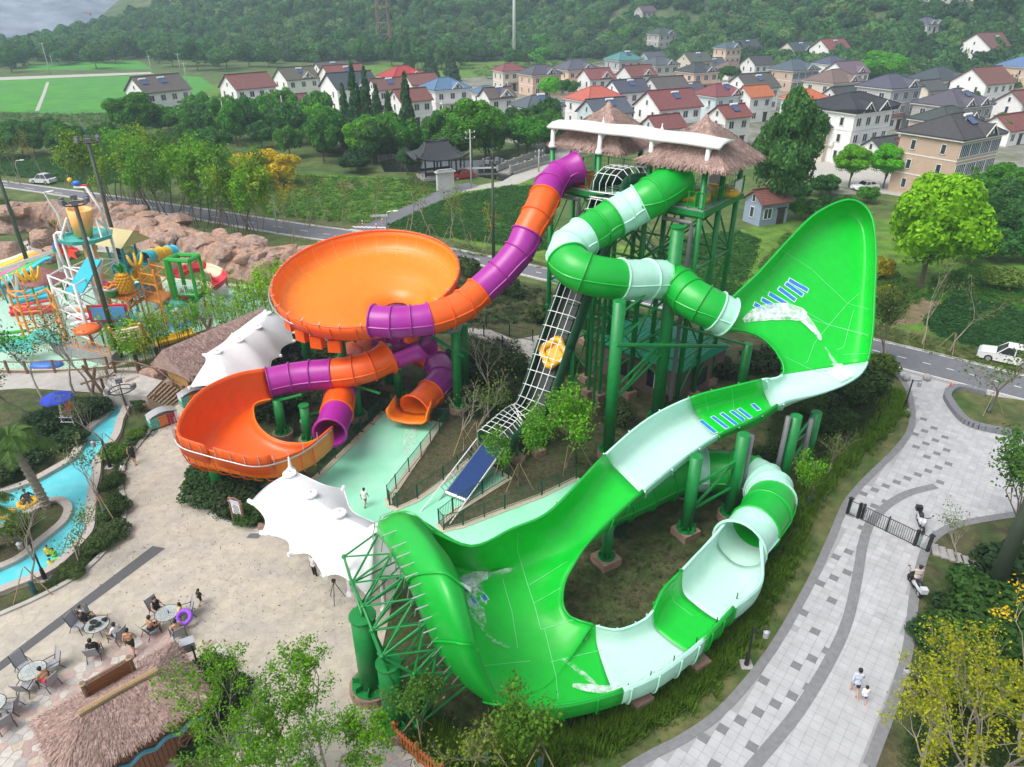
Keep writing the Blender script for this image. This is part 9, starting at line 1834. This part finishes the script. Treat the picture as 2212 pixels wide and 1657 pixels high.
T=thing('control_cabinet',at(435,1464),'grey metal cabinet on a black post behind the thatched kiosk','cabinet');p=at(436,1466);MB().bar(p,up(p,2.3),.05,6).build('post',M_BLACK,T);MB().box(up(p,2.0)+V((-.45,.25,0)),(.8,.5,.5),.5).build('cabinet',M_GALV,T)
T=thing('camera_tripod',at(727,1296),'black camera tripod standing alone on the plaza','tripod');p=at(727,1297);MB().box(up(p,1.45),(.2,.14,.16)).build('head',M_BLACK,T)
for k in range(3):a=2.09*k+.5;MB().bar(up(p,1.38),p+V((.5*math.cos(a),.5*math.sin(a),0)),.022,5).build('leg',M_BLACK,T)
T=thing('well_cover',at(1832,955),'round pale concrete well ring with dark green cover in the lawn','manhole');p=at(1832,955);MB().lathe((p.x,p.y,.05),[(.62,0),(.62,.1),(.40,.1),(.40,.02)],18).build('ring',M_CONC,T);MB().lathe((p.x,p.y,.06),[(.39,0),(.39,.03)],16).build('cover',M_STEELD,T)
for px,l in(((1470,1072),'pale square inspection box between the slide columns'),((290,951),'green framed square grate by the river hedge'),((1238,935),'white metal frame lying on the lawn by the conveyor trees'),((663,932),'grey electrical cabinet under the half bowl')):
 p=at(*px);k='grate' not in l and 'frame' not in l;mb=MB()
 if 'cabinet' in l:mb.box((p.x,p.y,.5),(.8,.5,1.0),.3)
 else:mb.path([p+V((.5*math.cos(k2*1.571+.4),.5*math.sin(k2*1.571+.4),.09))for k2 in range(4)],.07,4,closed=True)
 mb.build('electrical_cabinet' if 'cabinet' in l else('inspection_box' if 'box' in l else('grate_frame' if 'grate' in l else 'lawn_grid')),M_GALV if 'grate' not in l else PSHELL,None,label=l,cat='cabinet' if 'cabinet' in l else 'frame')
for a,b,l in(((800,476),(838,474),'white guard rail left of the side road mouth'),((985,372),(1075,369),'white guard rail on the canal bank beside the bridge')):
 a,b=at(*a),at(*b);T=thing('guard_rail',a,l,'guard rail');MB().box((a+b)/2+V((0,0,.6)),((b-a).length,.08,.3),math.atan2((b-a).y,(b-a).x)).build('rail',M_WHITE,T)
 for k in range(4):q_=a.lerp(b,k/3);MB().bar(q_,up(q_,.7),.06,6).build('post',M_GALV,T)
for u,v,l in((783,489,'red and white marker post left of the side road mouth'),(813,497,'red and white marker post at the junction corner'),(826,486,'red and white marker post right of the side road mouth')):
 p=at(u,v);T=thing('marker_post',p,l,'bollard');MB().bar(p,up(p,.9),.09,8).build('post',M_WHITE,T)
 for z in(.15,.5):MB().bar(up(p,z),up(p,z+.2),.095,8).build('red_band',PR,T)
for px,w in(([(888,922),(886,945),(882,972)],.9),([(880,960),(878,985)],.6)):
 P=ats(px,.06);mb=MB();mb.grid([[p+V((-w/2,0,.02))for p in P],[p+V((w/2,0,.02))for p in P]]);o=mb.build('pool_foam',M_FOAM2,None,kind='stuff')
P=ats([(232,1200),(60,1330),(200,1400)],0);rng=np.random.default_rng(8)
lit=fill(ats([(300,960),(420,860),(400,1000),(500,1160),(780,1300),(800,1400),(500,1390),(200,1300),(270,1120)]),420,rng,.075);v,f=leaves(lit,np.tile([0,0,1.0],(len(lit),1)),.05,rng,.1);link('fallen_leaves',npmesh('fallen_leaves',v,f,mat('dry_leaf',(.16,.10,.05),.9)),kind='stuff')
# tell look-alike plants apart by what they stand beside
LMK=[(797,600,'the orange bowl'),(470,920,'the orange half bowl'),(650,810,'the lower purple tube'),(895,885,'the orange exit mouth'),(1120,545,'the purple and orange tube bend'),(1390,600,'the mint tube section'),(1740,620,'the tall green wing'),(1590,860,'the green chute'),(1660,1080,'the mint exit tube'),(900,1260,'the curled green rim'),(1200,1450,'the lower green wing'),(1400,790,'the pump house'),(1200,800,'the conveyor'),(1316,290,'the left thatched pyramid'),(1530,300,'the right thatched pyramid'),(690,1150,'the large white canopy'),(540,760,'the rear white canopy'),(440,760,'the ochre hut'),(360,870,'the wooden steps'),(355,915,'the tiled cart'),(515,1110,'the notice board'),(150,900,'the lifeguard chair'),(95,1050,'the date palm'),(70,1090,'the man in the yellow ring'),(118,1215,'the children in the river'),(270,1000,'the man in black vest'),(260,1570,'the thatched kiosk'),(436,1430,'the grey cabinet'),(900,1620,'the picket fence'),(1915,1130,'the black gate'),(1975,1260,'the scooter rider'),(1985,1130,'the parked scooter'),(2100,1225,'the stepping stones'),(2140,1180,'the thick olive mast'),(2080,1500,'the large yellow-green tree'),(1850,1480,'the adult with a child'),(2090,870,'the stone-rimmed island'),(1960,850,'the first lantern post'),(1830,955,'the well cover'),(2165,770,'the white car on the verge'),(1985,480,'the huge camphor'),(1665,440,'the blue shed'),(1680,330,'the dark poplar'),(2065,300,'the large tan villa'),(1840,260,'the curved black roof'),(1925,200,'the grey three-storey villa'),(2065,220,'the grey stone villa'),(2130,180,'the stained white house'),(2020,120,'the grey house with red-brown roof'),(1895,140,'the round camphor'),(1720,115,'the cream gabled house'),(1800,170,'the cream villa'),(1715,150,'the tan villa'),(1575,105,'the pink house'),(1505,160,'the dark peach villa'),(1430,95,'the unfinished villa'),(1348,140,'the teal roof'),(1285,220,'the orange-red roof'),(1445,230,'the house with the full-width balcony'),(1555,220,'the pale blue house'),(1160,240,'the grey villa with dormer'),(1165,165,'the peach house'),(1098,160,'the cream house by the mast'),(1110,60,'the white mast'),(832,60,'the lattice tower'),(958,195,'the blue-grey villa'),(868,160,'the bright red roof'),(775,230,'the redwoods'),(637,175,'the stained house with solar heater'),(530,195,'the lone white house'),(335,195,'the rice field house'),(160,205,'the rice field'),(190,305,'the pond'),(620,275,'the tall white pole'),(506,290,'the pole with insulators'),(950,360,'the pavilion'),(1130,350,'the bridge'),(863,320,'the canal lamp'),(1018,340,'the white pole by the pavilion'),(580,360,'the golden tree'),(795,300,'the bright round tree'),(275,320,'the bright tree at left'),(300,240,'the large camphor by the rice field'),(1018,260,'the domed camphor'),(95,390,'the white car at left'),(46,370,'the left street lamp'),(281,400,'the second street lamp'),(541,440,'the third street lamp'),(836,480,'the junction lamp'),(185,640,'the bucket tower'),(290,620,'the pineapple'),(425,620,'the green gantry'),(390,690,'the dolphin'),(480,640,'the white dome'),(75,770,'the clam shell'),(210,750,'the orange mushroom'),(300,540,'the rock wall'),(20,570,'the rainbow slide'),(1065,450,'the mast in the crops'),(900,470,'the side road'),(20,100,'the tarpaulin slope'),(655,70,'the long shed'),(178,85,'the small hut'),(395,140,'the twin field poles'),(110,125,'the tall leaning pole'),(1393,60,'the brick chimney'),(1970,90,'the high tan villa'),(2040,80,'the high white villa')]
used={o['label']for o in COL.objects if o.get('label')and not o.get('group')}
def where(u,v,k):
 c=sorted((math.hypot(u-a,(v-b)*1.6),a,b,n)for a,b,n in LMK)[k];du,dv=u-c[1],v-c[2]
 if abs(du)>abs(dv)*1.1:r='left of' if du<0 else 'right of'
 else:r='behind' if dv<0 else 'in front of'
 return r,c[3],abs(du)+abs(dv)
groups={}
for o in COL.objects:
 if o.parent is None and o.get('group')and o.get('category')in('tree','shrub','bamboo'):groups.setdefault(o['label'],[]).append(o)
HEAD={}
for lab,os_ in groups.items():
 if len(os_)<3:continue
 cat=os_[0]['category']
 for o in os_:
  hgt=max([c.scale[2]*(2 if c.name.startswith('crown')else 1)for c in KIDS.get(o.name,[])]or[o.scale[2]]);z=o.location.z+hgt*.5;u,v=proj(V((o.location.x,o.location.y,z)))
  base=' '.join(lab.split()[:3])if cat!='bamboo' else 'thin bamboo clump'
  if cat=='tree':base=' '.join(w for w in lab.replace('thin leafy sapling with several bare stems','thin many-stemmed sapling').replace('slender staked sapling on the far','slender staked sapling').split()[:3])
  if lab.startswith('little tree')or lab.startswith('small garden'):base='small village tree'
  if lab.startswith('clipped'):base='clipped yellow ball shrub'
  for q in range(4):
   r,n,d=where(u,v,q);r2=('just ' if d<30 else('well ' if d>75 else ''))+r;new=f'{base} {r2} {n}'
   if new in used and q==0:
    r3,n3,d3=where(u,v,1);new=f'{base} {r2} {n}, {r3} {n3}'
   if new not in used and len(new.split())<=16:o['label']=new;used.add(new);break
   # haze
hz=MB().box((150,4300,90),(9000,9200,186));m=bpy.data.materials.new('haze_air');m.use_nodes=True;N=m.node_tree.nodes;N.remove(N['Principled BSDF'])
pv=N.new('ShaderNodeVolumePrincipled');pv.inputs['Color'].default_value=(.66,.84,1,1);pv.inputs['Density'].default_value=.00042;pv.inputs['Anisotropy'].default_value=.2
m.node_tree.links.new(pv.outputs[0],N['Material Output'].inputs['Volume'])
hz.build('haze',m,kind='stuff')
